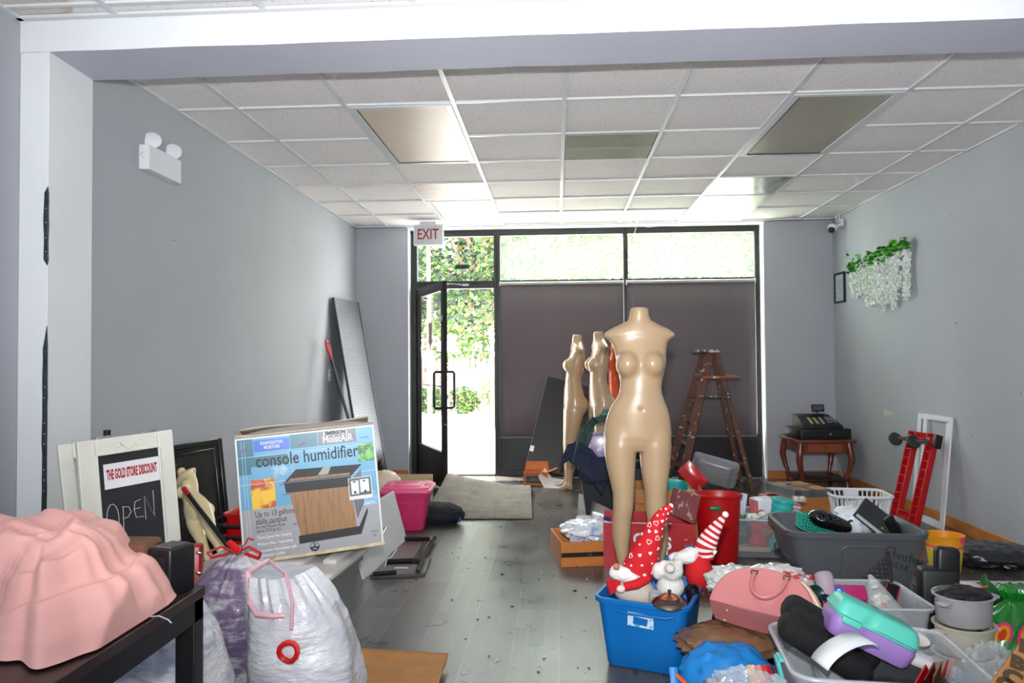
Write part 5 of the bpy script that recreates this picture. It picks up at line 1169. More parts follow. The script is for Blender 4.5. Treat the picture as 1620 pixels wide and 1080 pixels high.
ds = MB().rbox(.060, .012, .034, .006, T((.05, .10, .275), (math.radians(-12), 0, 0))).build('customer_display', M_black, t); MB().rbox(.048, .003, .024, .003, T((.05, .088, .275), (math.radians(-12), 0, 0))).build('screen', mat('lcd_blue_grey', (70, 80, 96), .15), ds)
MB().tube([(RW-.02, .05, .09), (RW+.05, .0, .085), (RW+.065, -.03, .045), (RW+.03, -.03, .02), (RW-.01, .0, .03)], .005, 8).build('power_cord', M_black, t)
tag(MB().tube([gy(1322, 724, 7.5), gy(1328, 740, 7.5), gy(1334, 755, 7.5)], .002, 5).tube([gy(1322, 722, 7.5), gy(1324, 745, 7.45), gy(1330, 750, 7.45), gy(1334, 755, 7.45)], .002, 5).build('white_cable', M_wht), 'thin white cable hanging behind the small cherry side table', 'cable')
# taped box
c = gz(1262, 836); c = Vector((gy(1258, 780, 5.35).x, 5.35, 0)); zt_ = gy(1258, 776, 5.35).z
p1_ = gy(1317, 779, 5.25)
t = thing('cardboard_box', 'brown cardboard box sealed with wide grey duct tape bands', 'box', M=plane_frame(c, Vector((p1_.x, 5.42, 0)), c+Vector((0, 0, 1)))); Wb = .29; Db = .36
MB().box(0, Wb, 0, Db, 0, zt_).build('carton', mat('cardboard_orange', (176, 112, 56), .8, var=.06), t, bevel=.002)
M_tape = mat('grey_duct_tape', (92, 96, 102), .35, coat=.3, var=.1, bump=.2, bs=30); e = .0015
b = MB().box(-e, Wb+e, -e, Db+e, zt_-.055, zt_-.004).box(-e, Wb*.18, -e, Db+e, zt_-.06, zt_+e).box(Wb*.42, Wb*.56, -e, Db+e, zt_-.05, zt_+e*1.5).box(-e, Wb+e, Db*.40, Db*.58, zt_-.05, zt_+e*2); b.build('tape', M_tape, t)
MB().box(Wb*.3, Wb*.42, Db*.62, Db*.66, zt_+e, zt_+.006).build('hand_hole', M_black, t)
# laundry basket
cL = gy(1363, 790, 5.35)
t = thing('laundry_basket', 'white plastic laundry basket with slotted sides by the taped box', 'laundry basket', (cL.x, 5.42, 0), math.radians(-6))
hx_, hy_, hh = .205, .17, .265
b = MB(); R0_ = rrect(hx_-.045, hy_-.045, .07, 8); R1_ = rrect(hx_-.006, hy_-.006, .08, 8); n_ = len(R0_)
b.tube([(x, y, hh) for x, y in rrect(hx_, hy_, .08, 8)], .011, 8, closed=True, flat=1.0)
b.tube([(x, y, .012) for x, y in R0_], .010, 6, closed=True); b.tube([((R0_[i][0]+R1_[i][0])/2, (R0_[i][1]+R1_[i][1])/2, .135) for i in range(n_)], .005, 6, closed=True)
b.prism(R0_, 0, .006); b.build('rim', M_wht, t)
def per(R, f):
    P = R+[R[0]]; d = [math.dist(P[i], P[i+1]) for i in range(len(R))]; s = f*sum(d); i = 0
    while s > d[i] and i < len(d)-1: s -= d[i]; i += 1
    k = s/d[i]; return (P[i][0]*(1-k)+P[i+1][0]*k, P[i][1]*(1-k)+P[i+1][1]*k)
for k in range(40):
    f = k/40; p, q = per(R0_, f), per(R1_, f); MB().tube([(p[0], p[1], .01), (q[0], q[1], hh-.005)], .0055, 6).build('slat', M_wht, t)
for s in (-1, 1): MB().box(-.05, .05, -.004, .004, .14, hh, T((0, s*(hy_-.018), 0))).build('solid_panel', M_wht, t); MB().box(-.004, .004, -.045, .045, .14, hh, T((s*(hx_-.018), 0, 0))).build('solid_panel', M_wht, t)
# red dolly
BLd, BRd, TLd = gz(1404, 815), gz(1447, 826), None
BLd = Vector((gy(1406, 800, 5.72).x, 5.72, .03)); BRd = Vector((gy(1446, 800, 5.45).x, 5.45, .03)); top = gy(1431, 680, 5.80)
t = thing('platform_dolly', 'red slatted platform dolly standing on end against the right wall', 'dolly', M=plane_frame(BLd, BRd, top)); wd, hd = (BRd-BLd).length, (top-BLd).length
b = MB()
for x0_ in (0, wd-.075):
    b.box(x0_, x0_+.008, 0, .045, 0, hd).box(x0_+.067, x0_+.075, 0, .045, 0, hd).box(x0_, x0_+.075, .040, .045, 0, hd)
    for k in range(11): z = hd*k/10.; b.box(x0_+.008, x0_+.067, .004, .04, z-.003, z+.003)
for z0_ in (0, hd-.085):
    b.box(.075, wd-.075, .0, .045, z0_, z0_+.006).box(.075, wd-.075, 0, .045, z0_+.079, z0_+.085).box(.075, wd-.075, .040, .045, z0_, z0_+.085)
    for k in range(5): x = .085+(wd-.17)*k/4; b.box(x-.002, x+.002, 0, .04, z0_, z0_+.085)
    b.box(.075, wd-.075, .0, .04, z0_+.04, z0_+.044)
b.build('deck', mat('red_dolly_plastic', (188, 20, 26), .42), t, smooth=False)
MB().rbox(.012, .03, .05, .006, T((wd+.008, .03, hd-.05))).build('bumper', M_black, t)
for x in (.03, wd-.05):
    c_ = MB().box(x-.02, x+.02, -.006, 0, hd-.09, hd-.03).tube([(x, -.005, hd-.06), (x-.02, -.05, hd-.075), (x-.03, -.085, hd-.085)], .016, 8).build('caster', mat('caster_grey', (110, 96, 92), .4, .5), t)
    MB().lathe([(.008, -.018), (.038, -.018), (.050, -.012), (.052, 0), (.050, .012), (.038, .018), (.008, .018)], 28, T((x-.03, -.09, hd-.09), (.2, .0, .0)) @ T(rot=(0, PI/2-.5, 0))).build('wheel', mat('rubber_grey', (44, 48, 48), .7), c_)
# white frames leaning on right wall
def wframe(label, pts, wd_, Xo=0, gap=None):
    TLp, TRp, BRp, BLp = pts; M_ = plane_frame(BLp, BRp, TLp); W_, H_ = (BRp-BLp).length, (TLp-BLp).length
    t = thing('window_trim_frame', label, 'frame', M=M_)
    for x0_, x1_, z0_, z1_ in ((0, wd_, 0, H_), (W_-wd_, W_, 0, H_), (wd_, W_-wd_, H_-wd_, H_), (wd_, W_-wd_, 0, wd_)): MB().box(x0_, x1_, -.006, .006, z0_, z1_).build('rail', mat('white_vinyl_trim', (230, 232, 238), .4), t, bevel=.001)
ya_, yb2 = gx(1455, 655, XR).y, gx(1512, 662, XR-.01).y
zt_ = gx(1512, 663, XR-.01).z
wframe('thin white rectangular frame leaning on right wall, the nearer one', [Vector((XR-.02, ya_-.10, zt_+.01)), Vector((XR-.015, yb2, zt_)), Vector((XR-.10, yb2+.02, .0)), Vector((XR-.10, ya_-.12, .0))], .035)
wframe('thin white rectangular frame leaning on right wall, half covered by the other', [Vector((XR-.006, ya_+.02, zt_+.005)), Vector((XR-.004, yb2+.06, zt_+.0)), Vector((XR-.075, yb2+.08, .0)), Vector((XR-.075, ya_, .0))], .04)
# crumbs and paper scraps trodden over the open floor: too many and too small to count
R = random.Random(21); b = MB(); M_sc = [mat('scrap_brown', (70, 50, 38), .9), mat('scrap_white', (214, 210, 204), .9), mat('scrap_black', (26, 24, 22), .9)]
for k in range(150):
    x, y = R.uniform(-.85, .35), R.uniform(2.9, 7.4); b.cur = R.choice((0, 0, 1, 2)); s = R.uniform(.003, .009)*(1 if R.random() < .85 else 1.8)
    b.add([(-s, -s*.6, .0015), (s, -s*.4, .003), (s*.5, s, .0015), (-s*.6, s*.7, .004), (0, 0, .006)], [(0,1,4), (1,2,4), (2,3,4), (3,0,4)], T((x, y, 0), (0, 0, R.uniform(0, 6.3))))
tag(b.build('floor_debris', M_sc, smooth=False), 'small brown and white scraps scattered on the open floor walkway', 'debris', kind='stuff')
# ================================================================ BLUE BIN AND FOREGROUND RIGHT
def tt(name, label, cat, b, m, M, group=None, **k):
    o = b.build(name, m, **k); o.matrix_world = M; return tag(o, label, cat, group)
def upr(p, rz=0., rx=0., ry=0.): return T(p, (rx, ry, rz))
zr = .285
P0, P1 = gz(940, 943, zr), gz(1088, 962, zr); ax = (P1-P0).normalized(); rzb = math.atan2(ax.y, ax.x); Wb = (P1-P0).length; Db = .40
cb = P0+ax*Wb/2+Vector((-ax.y, ax.x, 0))*Db/2
t = thing('storage_bin', 'bright blue open plastic bin full of plush gnomes in the foreground', 'storage bin', (cb.x, cb.y, 0), rzb)
M_blue = mat('blue_bin_plastic', (0, 104, 178), .42, var=.05, c2=(90, 160, 200), cs=34, cw=.80, soft=.01)
b = MB(); tote_body(b, Wb/2-.035, Db/2-.035, Wb/2-.005, Db/2-.005, zr, .04, lip=.014, liph=.02); b.build('body', M_blue, t)
b = MB(); b.tube([(-.09, -Db/2+.006, zr-.045), (-.05, -Db/2-.004, zr-.05), (.10, -Db/2-.004, zr-.05), (.13, -Db/2+.006, zr-.045)], .005, 6); b.build('grip_rib', M_blue, t)
sl = math.atan2(.03, zr)
lb_ = MB().box(-.052, .052, 0, .0012, -.028, .028).build('label_sticker', mat('label_blue_white', (196, 222, 236), .4, c2=(90, 160, 200), cs=22, cw=.55, soft=.03), t, smooth=False); lb_.matrix_local = T((.0, -Db/2+.0085, zr-.075), (sl, math.radians(3), 0))
MB().prism([(-.03, -.016), (.026, -.018), (.03, .010), (-.028, .014)], .0012, .002, FACE).build('picture', M_blue, lb_, smooth=False)
MB().box(-.045, .045, -.0020, -.0012, .018, .026).build('headline', mat('label_red', (190, 40, 50), .5), lb_, smooth=False)
BM = T((cb.x, cb.y, 0), (0, 0, rzb)); BI = BM.inverted()
tag(MB().add([(-Wb/2+.05, -Db/2+.05, .012), (Wb/2-.05, -Db/2+.05, .012), (Wb/2-.04, Db/2-.05, .14), (-Wb/2+.04, Db/2-.05, .14)], [(0,1,2,3)]).build('plush_blanket', mat('dark_throw', (60, 62, 70), .9), solid=.02), 'dark folded throw lining the bottom of the blue bin', 'blanket').matrix_world = BM
def heart(s): return [(s*.9*math.sin(a)**3, s*(.8*math.cos(a)-.32*math.cos(2*a)-.12*math.cos(3*a)-.05*math.cos(4*a))) for a in [2*PI*k/16 for k in range(16)]]
M_fur = mat('white_fur', (232, 228, 224), .95, bump=.9, bs=60, var=.08, vs=20); M_gred = mat('gnome_red_felt', (196, 14, 26), .85, bump=.1, bs=150); M_beige = mat('gnome_beige_felt', (196, 182, 168), .95, bump=.2, bs=90)
def fur_obj(name, blobs, k, m, parent, h=.006, fz=.006, fs=55):
    A = np.array([list(c)+[r if not isinstance(r, tuple) else max(r)] for c, r in [(q[0], q[1]) for q in blobs]])
    lo = (A[:, :3]-A[:, 3:]).min(0)-.02; hi = (A[:, :3]+A[:, 3:]).max(0)+.02
    def f(X, Y, Z):
        d = None
        for c, r in [(q[0], q[1]) for q in blobs]:
            e = ell(X, Y, Z, c, r if isinstance(r, tuple) else (r, r, r)); d = e if d is None else smin(d, e, k)
        return d + fz*np.sin(X*fs+2*np.sin(Z*31))*np.sin(Y*fs*1.1+Z*17)*np.sin(Z*fs*.9+X*23)
    return sdf_obj(name, f, lo, hi, h, m, parent, smooth=1)
def path_r(pts, rs, n=30):
    P, Rr = [], []
    for i in range(n+1):
        s = i/n*(len(pts)-1); k = min(int(s), len(pts)-2); f = s-k; f2 = f*f*(3-2*f)*.5+f*.5; P.append(pts[k].lerp(pts[k+1], f)); Rr.append(rs[k]*(1-f)+rs[k+1]*f)
    for _ in range(4): P = [P[0]]+[(P[i-1]+P[i]*2+P[i+1])/4 for i in range(1, len(P)-1)]+[P[-1]]
    return P, Rr
# gnome with heart hat
Yg = 3.06
g0 = gy(998, 935, Yg)
t = thing('plush_gnome', 'plush gnome with tall red heart-printed hat in the blue bin', 'plush toy', g0)
L0 = lambda x, y, Y: gy(x, y, Y)-g0
c = L0(1000, 930, Yg); fur_obj('body', [((c.x, 0, c.z), (.078, .065, .062)), ((c.x+.03, .01, c.z-.03), (.07, .06, .05))], .03, M_beige, t, .007, .001)
c = L0(990, 908, Yg-.03); fur_obj('beard', [((c.x, c.y, c.z), (.058, .04, .028)), ((c.x-.035, c.y, c.z+.006), (.03, .03, .032)), ((c.x+.03, c.y, c.z-.012), (.04, .03, .02))], .02, M_fur, t, .005, .004)
c = L0(975, 896, Yg-.06); MB().sphere(tuple(c), .014).build('nose', mat('gnome_nose', (186, 120, 86), .7), t)
P_, R_ = path_r([L0(1008, 903, Yg), L0(1020, 875, Yg), L0(1034, 840, Yg), L0(1046, 815, Yg), L0(1061, 800, Yg)], [.066, .058, .040, .026, .012])
hat = MB().tube(P_, R_, 24).build('hat', M_gred, t)
MB().sphere(tuple(P_[-1]), .011).build('hat_tip', M_fur, hat)
R = random.Random(4); M_hw = mat('heart_white', (236, 232, 230), .8)
for k in range(30):
    i = 1+(k*28//30); p, r_ = P_[i], R_[i]; tg = (P_[min(i+1, 30)]-P_[i-1]).normalized(); th = ((k*.618*2.6) % 2.6)-1.3
    a_ = Vector((0, -1, 0)); a_ = (a_-tg*a_.dot(tg)).normalized(); s_ = tg.cross(a_)
    nrm = a_*math.cos(th)+s_*math.sin(th); q = p+nrm*(r_+.0008); zz_ = tg; xx_ = zz_.cross(-nrm).normalized(); Mx = Matrix.Translation(q) @ Matrix((xx_, -nrm, zz_)).transposed().to_4x4() @ Matrix.Rotation(R.uniform(-.7, .7), 4, 'Y')
    sz = R.choice((.0055, .0085, .0115))*(1 if r_ > .03 else .7)
    b = MB()
    if sz > .01: b.tube([(x, 0, z) for x, z in heart(sz)], .0014, 4, closed=True)
    else: b.prism(heart(sz), 0, .001, FACE)
    o = b.build('heart_print', M_hw, hat); o.matrix_local = Mx
c = L0(968, 925, Yg-.085); b = MB(); b.prism(heart(.036), 0, .016, T(tuple(c), (PI/2, .35, .5))); b.build('felt_heart', M_gred, t, bevel=.004)
p, q = L0(1024, 915, Yg-.05), L0(988, 928, Yg-.085); MB().tube([p, (p+q)/2+Vector((0, -.015, -.002)), q], [.018, .019, .017], 12).build('sleeve', M_gred, t)
c = L0(982, 931, Yg-.085); MB().sphere(tuple(c), (.020, .016, .015)).build('mitten', mat('mitten_cream', (222, 204, 190), .9), t)
# gnome with striped hat
Y2 = 3.18; g0 = gy(1106, 905, Y2); L0 = lambda x, y, Y: gy(x, y, Y)-g0
t = thing('plush_gnome', 'plush gnome with candy striped hat and white pompom in the blue bin', 'plush toy', g0)
fur_obj('body', [((0, 0, 0), (.058, .055, .078))], .02, M_gred, t, .006, .001)
c = L0(1085, 880, Y2); fur_obj('beard', [((c.x, c.y-.01, c.z), (.04, .035, .03)), ((c.x+.025, c.y, c.z+.015), (.03, .03, .028)), ((c.x-.035, c.y, c.z-.005), (.022, .02, .02))], .02, M_fur, t, .005, .004)
P_, R_ = path_r([L0(1118, 884, Y2), L0(1116, 864, Y2), L0(1124, 848, Y2), L0(1134, 832, Y2), L0(1146, 816, Y2)], [.030, .046, .036, .024, .010], 34)
b = MB(); ns = 20; rings = []
tg0 = None
b2 = MB().tube(P_, R_, ns); M_stw = mat('hat_white_stripe', (236, 228, 226), .85)
hat = b2.build('hat', [M_gred, M_stw], t)
for p in hat.data.polygons:
    p.material_index = 1 if (p.index//ns//2) % 2 else 0
MB().sphere(tuple(P_[-1]+Vector((.004, 0, .006))), .014).build('pompom', M_fur, hat)
MB().box(-.006, .006, -.001, .001, -.008, .008, T(tuple(L0(1131, 873, Y2-.05)), (0, .5, 0))).build('care_tag', M_paper, hat)
# polar bear plush and small paw toy
Y3 = 3.02; g0 = gy(1062, 925, Y3); L0 = lambda x, y, Y: gy(x, y, Y)-g0
t = thing('plush_bear', 'white plush polar bear lying snout forward between two gnomes', 'plush toy', g0)
h, s_, a1, a2 = L0(1063, 902, Y3), L0(1060, 899, Y3-.055), L0(1040, 903, Y3), L0(1078, 888, Y3+.03)
fur_obj('body', [((0, .02, -.01), (.056, .05, .05)), (tuple(h), (.046, .045, .04)), (tuple(s_), (.020, .03, .017)), (tuple(a1), (.022, .03, .034)), (tuple(h+Vector((-.032, .0, .03))), .013), (tuple(h+Vector((.032, 0, .03))), .013)], .016, mat('polar_fur', (214, 212, 206), .95, bump=.7, bs=50, var=.08, vs=18), t, .0055, .0015)
MB().sphere(tuple(s_+Vector((0, -.031, .004))), (.006, .004, .005)).build('nose', mat('pale_nose', (226, 220, 214), .6), t)
for s in (-1, 1): MB().sphere(tuple(h+Vector((s*.016, -.042, .012))), .0035).build('eye', mat('pale_eye', (170, 166, 160), .3), t)
g1 = gy(1072, 880, 3.20); t = thing('plush_paw', 'small white plush toy with a paper tag behind the polar bear', 'plush toy', g1)
fur_obj('body', [((0, 0, 0), (.026, .024, .02)), ((-.02, 0, -.004), (.02, .02, .016))], .012, M_fur, t, .005, .002)
MB().box(-.012, .008, -.027, -.025, -.008, .010, T(rot=(0, .2, 0))).build('paper_tag', mat('tag_print', (206, 204, 216), .5, c2=(120, 80, 120), cs=30, cw=.55), t)
# kettle lid and jars
g1 = gy(1059, 950, 2.93); t = thing('copper_lid', 'round metal lid with fluted copper centre and black knob in blue bin', 'pot lid', M=T(g1, (.12, 0, 0)))
M_cop = mat('copper', (196, 124, 96), .18, .95)
MB().lathe([(.068, -.012), (.072, -.008), (.066, 0), (.05, .008), (.034, .014)], 40).build('dome', mat('gunmetal_mirror', (126, 116, 108), .15, .95), t)
b = MB(); rg = []
for r_, z in ((.034, .014), (.022, .022), (.008, .028)): rg.append([(r_*(1+.06*(k % 2))*math.cos(2*PI*k/40), r_*(1+.06*(k % 2))*math.sin(2*PI*k/40), z+.0015*(k % 2)) for k in range(40)])
b.loft(rg); b.build('fluted_centre', M_cop, t)
MB().lathe([(.006, .028), (.004, .034), (.008, .038), (.006, .044), (.001, .045)], 16).build('knob', M_black, t)
g1 = gy(1040, 944, 2.99); tt('glass_jar', 'clear glass jar beside the copper centred lid in the blue bin', 'jar', MB().lathe([(.02, -.05), (.034, -.045), (.036, .0), (.034, .018), (.031, .018), (.033, -.04), (.01, -.045)], 24), M_clear, T(g1))
g1 = gy(1096, 934, 3.06); tt('black_jug', 'small black handled cup at the right edge inside the blue bin', 'cup', MB().lathe([(.018, -.05), (.024, -.04), (.026, 0), (.023, 0), (.02, -.04)], 20).tube([(-.02, -.01, 0), (-.035, -.02, .01), (-.02, -.025, .03), (.005, -.02, .028), (.02, 0, .005)], .006, 8), M_black, T(g1))
# ---------------------------------------------------------------- clear tote with teddy and roller
cx_ = gy(1190, 850, 4.75); RM = T((cx_.x+.02, 4.80, 0), (0, 0, math.radians(-3)))
M_tote = mat('clear_tote_plastic', (176, 182, 186), .25, alpha=.2, var=.04, bump=.05, bs=20)
t = thing('clear_tote', 'clear plastic tote holding a teddy bear right of the red bin', 'storage tote', M=RM)
b = MB(); tote_body(b, .22, .16, .25, .19, .25, .04, lip=.012, liph=.016); b.build('body', M_tote, t)
b = MB(); b.tube([(x, y, .247) for x, y in rrect(.26, .20, .05, 8)], .005, 8, closed=True); b.build('rim', mat('frosted_rim', (214, 220, 226), .3, alpha=.62), t)
g0 = gy(1212, 842, 4.70); t = thing('teddy_bear', 'brown teddy bear with red hat and coat inside the clear tote', 'plush toy', g0)
M_ted = mat('teddy_brown', (150, 96, 70), .95, bump=.6, bs=60)
fur_obj('head', [((0, 0, 0), (.042, .04, .036)), ((.004, -.036, -.008), (.018, .014, .014)), ((-.03, 0, .028), .014), ((.03, 0, .028), .014)], .01, M_ted, t, .006, .001)
fur_obj('coat', [((-.04, .03, -.05), (.06, .05, .06)), ((-.045, .02, .02), (.045, .04, .035)), ((.02, .0, .034), (.032, .03, .018))], .012, M_gred, t, .008, .001)
for s in (-1, 1): MB().sphere((s*.012+.003, -.046, .004), .004).build('eye', M_black, t)
MB().sphere((.004, -.051, -.006), (.006, .004, .004)).build('nose', M_black, t)
a, c = gy(1239, 788, 4.78), gy(1228, 868, 4.78); dv = (a-c); Lr = dv.length; q = dv.to_track_quat('Z', 'Y').to_matrix().to_4x4()
t = thing('foam_roller', 'teal grooved foam roller standing in the clear tote', 'foam roller', M=Matrix.Translation(c) @ q)
M_te = mat('turquoise_foam', (44, 176, 170), .6, var=.06); pr = []
for k in range(9):
    z0_ = Lr*k/9; z1_ = Lr*(k+1)/9; pr += [(.062, z0_+.001), (.066, z0_+.006), (.066, z1_-.006), (.062, z1_-.001)]
pr = [(.044, 0.0)]+pr+[(.060, Lr), (.046, Lr), (.044, Lr-.01)]
MB().lathe(pr, 32).build('foam', M_te, t); MB().lathe([(.001, Lr-.006), (.045, Lr-.006)], 28).build('core', mat('roller_core', (150, 128, 120), .6), t)
for k in range(10): MB().rbox(.011, .007, .010, .004, T((.066*math.cos(k*.628), .066*math.sin(k*.628), Lr-.014), (0, 0, k*.628+PI/2))).build('knuckle', M_te, t)
g1 = gy(1210, 805, 4.80); t = thing('gift_box', 'white box with a raised lid and red striped side on clear tote', 'box', (g1.x, 4.84, g1.z), math.radians(14))
MB().rbox(.066, .06, .06, .006).build('carton', mat('white_box_card', (220, 220, 230), .5), t); MB().rbox(.060, .054, .004, .02, T((0, 0, .061)), n=5).build('lid', M_wht, t)
b = MB()
for k in range(8): b.box(-.068, -.0665, -.056+.014*k, -.049+.014*k, -.055, .055)
b.build('striped_side', MATS['gnome_red_felt'], t, smooth=False)
g1 = gy(1222, 786, 4.98); t = thing('biscuit_box', 'red box with a cream oval label behind the white box', 'box', (g1.x, 5.0, g1.z-.03), math.radians(8)); MB().rbox(.07, .06, .04, .004).build('carton', mat('maroon_box', (150, 34, 44), .5), t); MB().lathe([(.001, .0412), (.04, .0412)], 24, None, 1, .6).build('oval_label', M_paper, t)
g1 = gy(1257, 804, 4.78); tt('striped_box', 'small red and white striped box right of the teal roller', 'box', MB().rbox(.034, .03, .03, .003), mat('stripe_card', (206, 190, 196), .5, c2=(160, 40, 60), cs=3, cw=.5, soft=.02, stretch=(1, 1, 30)), T((g1.x, 4.80, g1.z), (0, .2, .1)))
g1 = gy(1264, 789, 4.80); t = thing('ornament_pack', 'clear pack of two cream ornaments on the striped box', 'ornaments', (g1.x, 4.80, g1.z))
for s in (-1, 1): MB().sphere((s*.018, 0, 0), .016).build('ornament', mat('ornament_cream', (214, 190, 160), .4), t)
MB().rbox(.04, .02, .018, .004).build('pack', M_film, t)
g1 = gy(1173, 792, 4.95); tt('book', 'white spiral notebook standing behind the red bin', 'book', MB().box(-.03, .03, -.012, .012, -.08, .05), mat('notebook_lilac_white', (206, 206, 222), .6), T((g1.x+.0, 4.95, g1.z), (0, .15, .2)))
g1 = gy(1196, 872, 4.70); tt('book', 'pale brown book lying at the bottom of the clear tote', 'book', MB().rbox(.10, .05, .014, .002), mat('book_tan', (186, 160, 134), .7), T((g1.x-.02, 4.72, .05), (0, .05, .1)))
g1 = gy(1188, 815, 4.80); b = MB(); crumple(b, 0, 0, 0, .06, .05, .02, 3., amp=.3, n=24); tt('ribbon_bundle', 'tangle of green and white ribbon on top of the clear tote', 'ribbon', b, mat('ribbon_mix', (60, 110, 84), .5, c2=(226, 226, 224), cs=12, cw=.48, soft=.02), T((g1.x, 4.78, g1.z)))
g1 = gy(1205, 812, 4.74); b = MB(); crumple(b, 0, 0, 0, .028, .028, .022, 5., amp=.2, n=20); tt('plush_dog', 'tan and white small plush dog beside the white box', 'plush toy', b, mat('tan_white_fur', (176, 110, 74), .9, c2=(232, 226, 220), cs=9, cw=.5, soft=.03), T(g1))
g1 = gy(1180, 850, 4.72); b = MB(); crumple(b, 0, 0, 0, .07, .09, .07, 8., amp=.25, n=30); tt('clear_bag', 'glittery clear plastic bag inside the left of clear tote', 'plastic bag', b, mat('dark_glitter_film', (70, 76, 76), .25, alpha=.7, c2=(210, 214, 214), cs=40, cw=.64, soft=.02), T((g1.x-.02, 4.80, .13)))
g1 = gy(1232, 865, 4.78); b = MB(); crumple(b, 0, 0, 0, .14, .09, .045, 9., amp=.25, n=30); tt('dark_scarf', 'dark navy scarf crumpled in the bottom of clear tote', 'scarf', b, M_navy, T((g1.x-.02, 4.86, .065)))
# ---------------------------------------------------------------- grey Christmas decor tote
zc_ = .385; A_, B_ = gz(1246, 842, zc_), gz(1481, 846, zc_); ax = (B_-A_).normalized(); rz = math.atan2(ax.y, ax.x); Wt = (B_-A_).length; Dt = .50
cc = (A_+B_)/2+Vector((-ax.y, ax.x, 0))*Dt/2
t = thing('storage_tote', 'large dark grey tote with handwritten Christmas Decor on its front', 'storage tote', (cc.x, cc.y, 0), rz); CM = T((cc.x, cc.y, 0), (0, 0, rz))
M_dgr = mat('dark_grey_tote', (84, 86, 90), .5, var=.05, vs=3, c2=(150, 152, 156), cs=30, cw=.80, soft=.01)
hw, hd_ = Wt/2-.02, Dt/2-.02
b = MB(); tote_body(b, hw-.07, hd_-.06, hw, hd_, zc_, .07, lip=.02, liph=.03); b.build('body', M_dgr, t)
slp = .06/zc_
def tz(z): return -(hd_-.06*(1-z/zc_))
b = MB(); arch(b, -.10, .14, .03, .315, tz(.03)-.001, r=.005, rr=.03, slope=slp); b.build('kick_out_rib', M_dgr, t)
Q = [[(.055,.03),(.04,.045),(.015,.03),(.0,-.005),(.008,-.04),(.03,-.052),(.048,-.04)], [(.062,.04),(.075,-.045)],[(.073,-.02),(.085,0),(.095,-.008),(.098,-.045)], [(.112,.0),(.118,-.045)],[(.113,-.012),(.125,.002),(.134,-.002)], [(.144,0),(.150,-.045)],[(.142,.014),(.1435,.017)], [(.182,.002),(.168,.004),(.164,-.012),(.182,-.028),(.178,-.046),(.162,-.044)], [(.2,.03),(.206,-.046),(.216,-.046)],[(.188,0),(.218,-.002)], [(.226,0),(.232,-.045)],[(.228,-.012),(.24,0),(.248,-.01),(.25,-.044)],[(.25,-.012),(.262,0),(.27,-.012),(.272,-.044)], [(.306,-.006),(.292,.002),(.284,-.02),(.292,-.042),(.304,-.03),(.308,0),(.312,-.044)], [(.342,.002),(.328,.004),(.324,-.012),(.342,-.028),(.338,-.048),(.322,-.046)]]
D2 = [[(.02,.02),(.022,-.045)],[(.01,.022),(.035,.018),(.052,-.008),(.045,-.034),(.022,-.045)], [(.068,-.024),(.088,-.02),(.084,-.006),(.072,-.008),(.066,-.028),(.074,-.044),(.09,-.04)], [(.126,-.002),(.112,0),(.104,-.022),(.112,-.044),(.128,-.04)], [(.15,-.004),(.142,-.024),(.152,-.042),(.166,-.024),(.158,-.006),(.15,-.004)], [(.184,-.046),(.182,.0),(.2,.002),(.204,-.012),(.184,-.022),(.212,-.052)]]
FM = T((.125, tz(.30)-.0025, .30), (math.atan(slp), 0, 0)) @ T(rot=(0, .28, 0)) @ FACE @ Matrix.Scale(.60, 4)
strokes(Q, .0026, M_ink, t, FM, 'handwriting'); strokes([[(x+.01, y-.075) for x, y in p] for p in D2], .0026, M_ink, t, FM, 'handwriting')
def inT(x, y, z): return CM @ Vector((x, y, z))
b = MB(); b.grid(lambda u, v: ((u-.5)*.62, (v-.5)*.36, .22+.04*nz((u*4, v*4, 1))), 20, 14); tt('mixed_decorations', 'dark jumble of cloth filling the grey Christmas tote', 'decorations', b, mat('dark_jumble', (48, 50, 54), .9, c2=(90, 92, 96), cs=8, cw=.55), CM, solid=.02)
g1 = gy(1290, 832, 3.98); t = thing('plastic_basket', 'small teal perforated plastic basket at left in the grey tote', 'basket', M=T((g1.x, 4.0, g1.z-.035), (0, .30, .1)))
M_tb = mat('teal_basket_plastic', (28, 160, 140), .45); hxx, hyy, hzz = .10, .06, .075
b = MB(); b.tube([(x, y, hzz) for x, y in rrect(hxx, hyy, .015)], .004, 6, closed=True).rbox(hxx-.012, hyy-.012, .003, .01)
for z in (.015, .03, .045, .06): k = z/hzz; b.tube([(x, y, z) for x, y in rrect(hxx-.012*(1-k), hyy-.012*(1-k), .015)], .0028, 5, closed=True)
b.build('rim', M_tb, t)
for k in range(36):
    f = k/36; p, q = per(rrect(hxx-.012, hyy-.012, .015), f), per(rrect(hxx, hyy, .015), f); MB().tube([(*p, .003), (*q, hzz)], .0028, 4).build('rib', M_tb, t)
g0 = gy(1312, 824, 3.95); t = thing('bicycle_helmet', 'glossy black helmet-like shoe tipped over in the grey tote', 'helmet', M=T(g0, (0, .28, 0)))
def hf(X, Y, Z):
    d = ell(X, Y, Z, (-.03, 0, .0), (.085, .06, .048)); d = smin(d, ell(X, Y, Z, (.06, 0, -.005), (.06, .05, .038)), .03)
    for x in (-.06, -.02, .02): d = smax(d, -ell(X, Y, Z, (x, -.05, .02), (.013, .03, .016), (0, .5, 0)), .006)
    return d
sdf_obj('shell', hf, (-.14, -.08, -.07), (.14, .08, .07), .006, mat('gloss_black_shell', (14, 14, 16), .2, coat=.6), t)
MB().tube([(.06, -.04, -.03), (.09, -.02, .03), (.11, 0, .035)], .006, 6).build('strap', M_black, t)
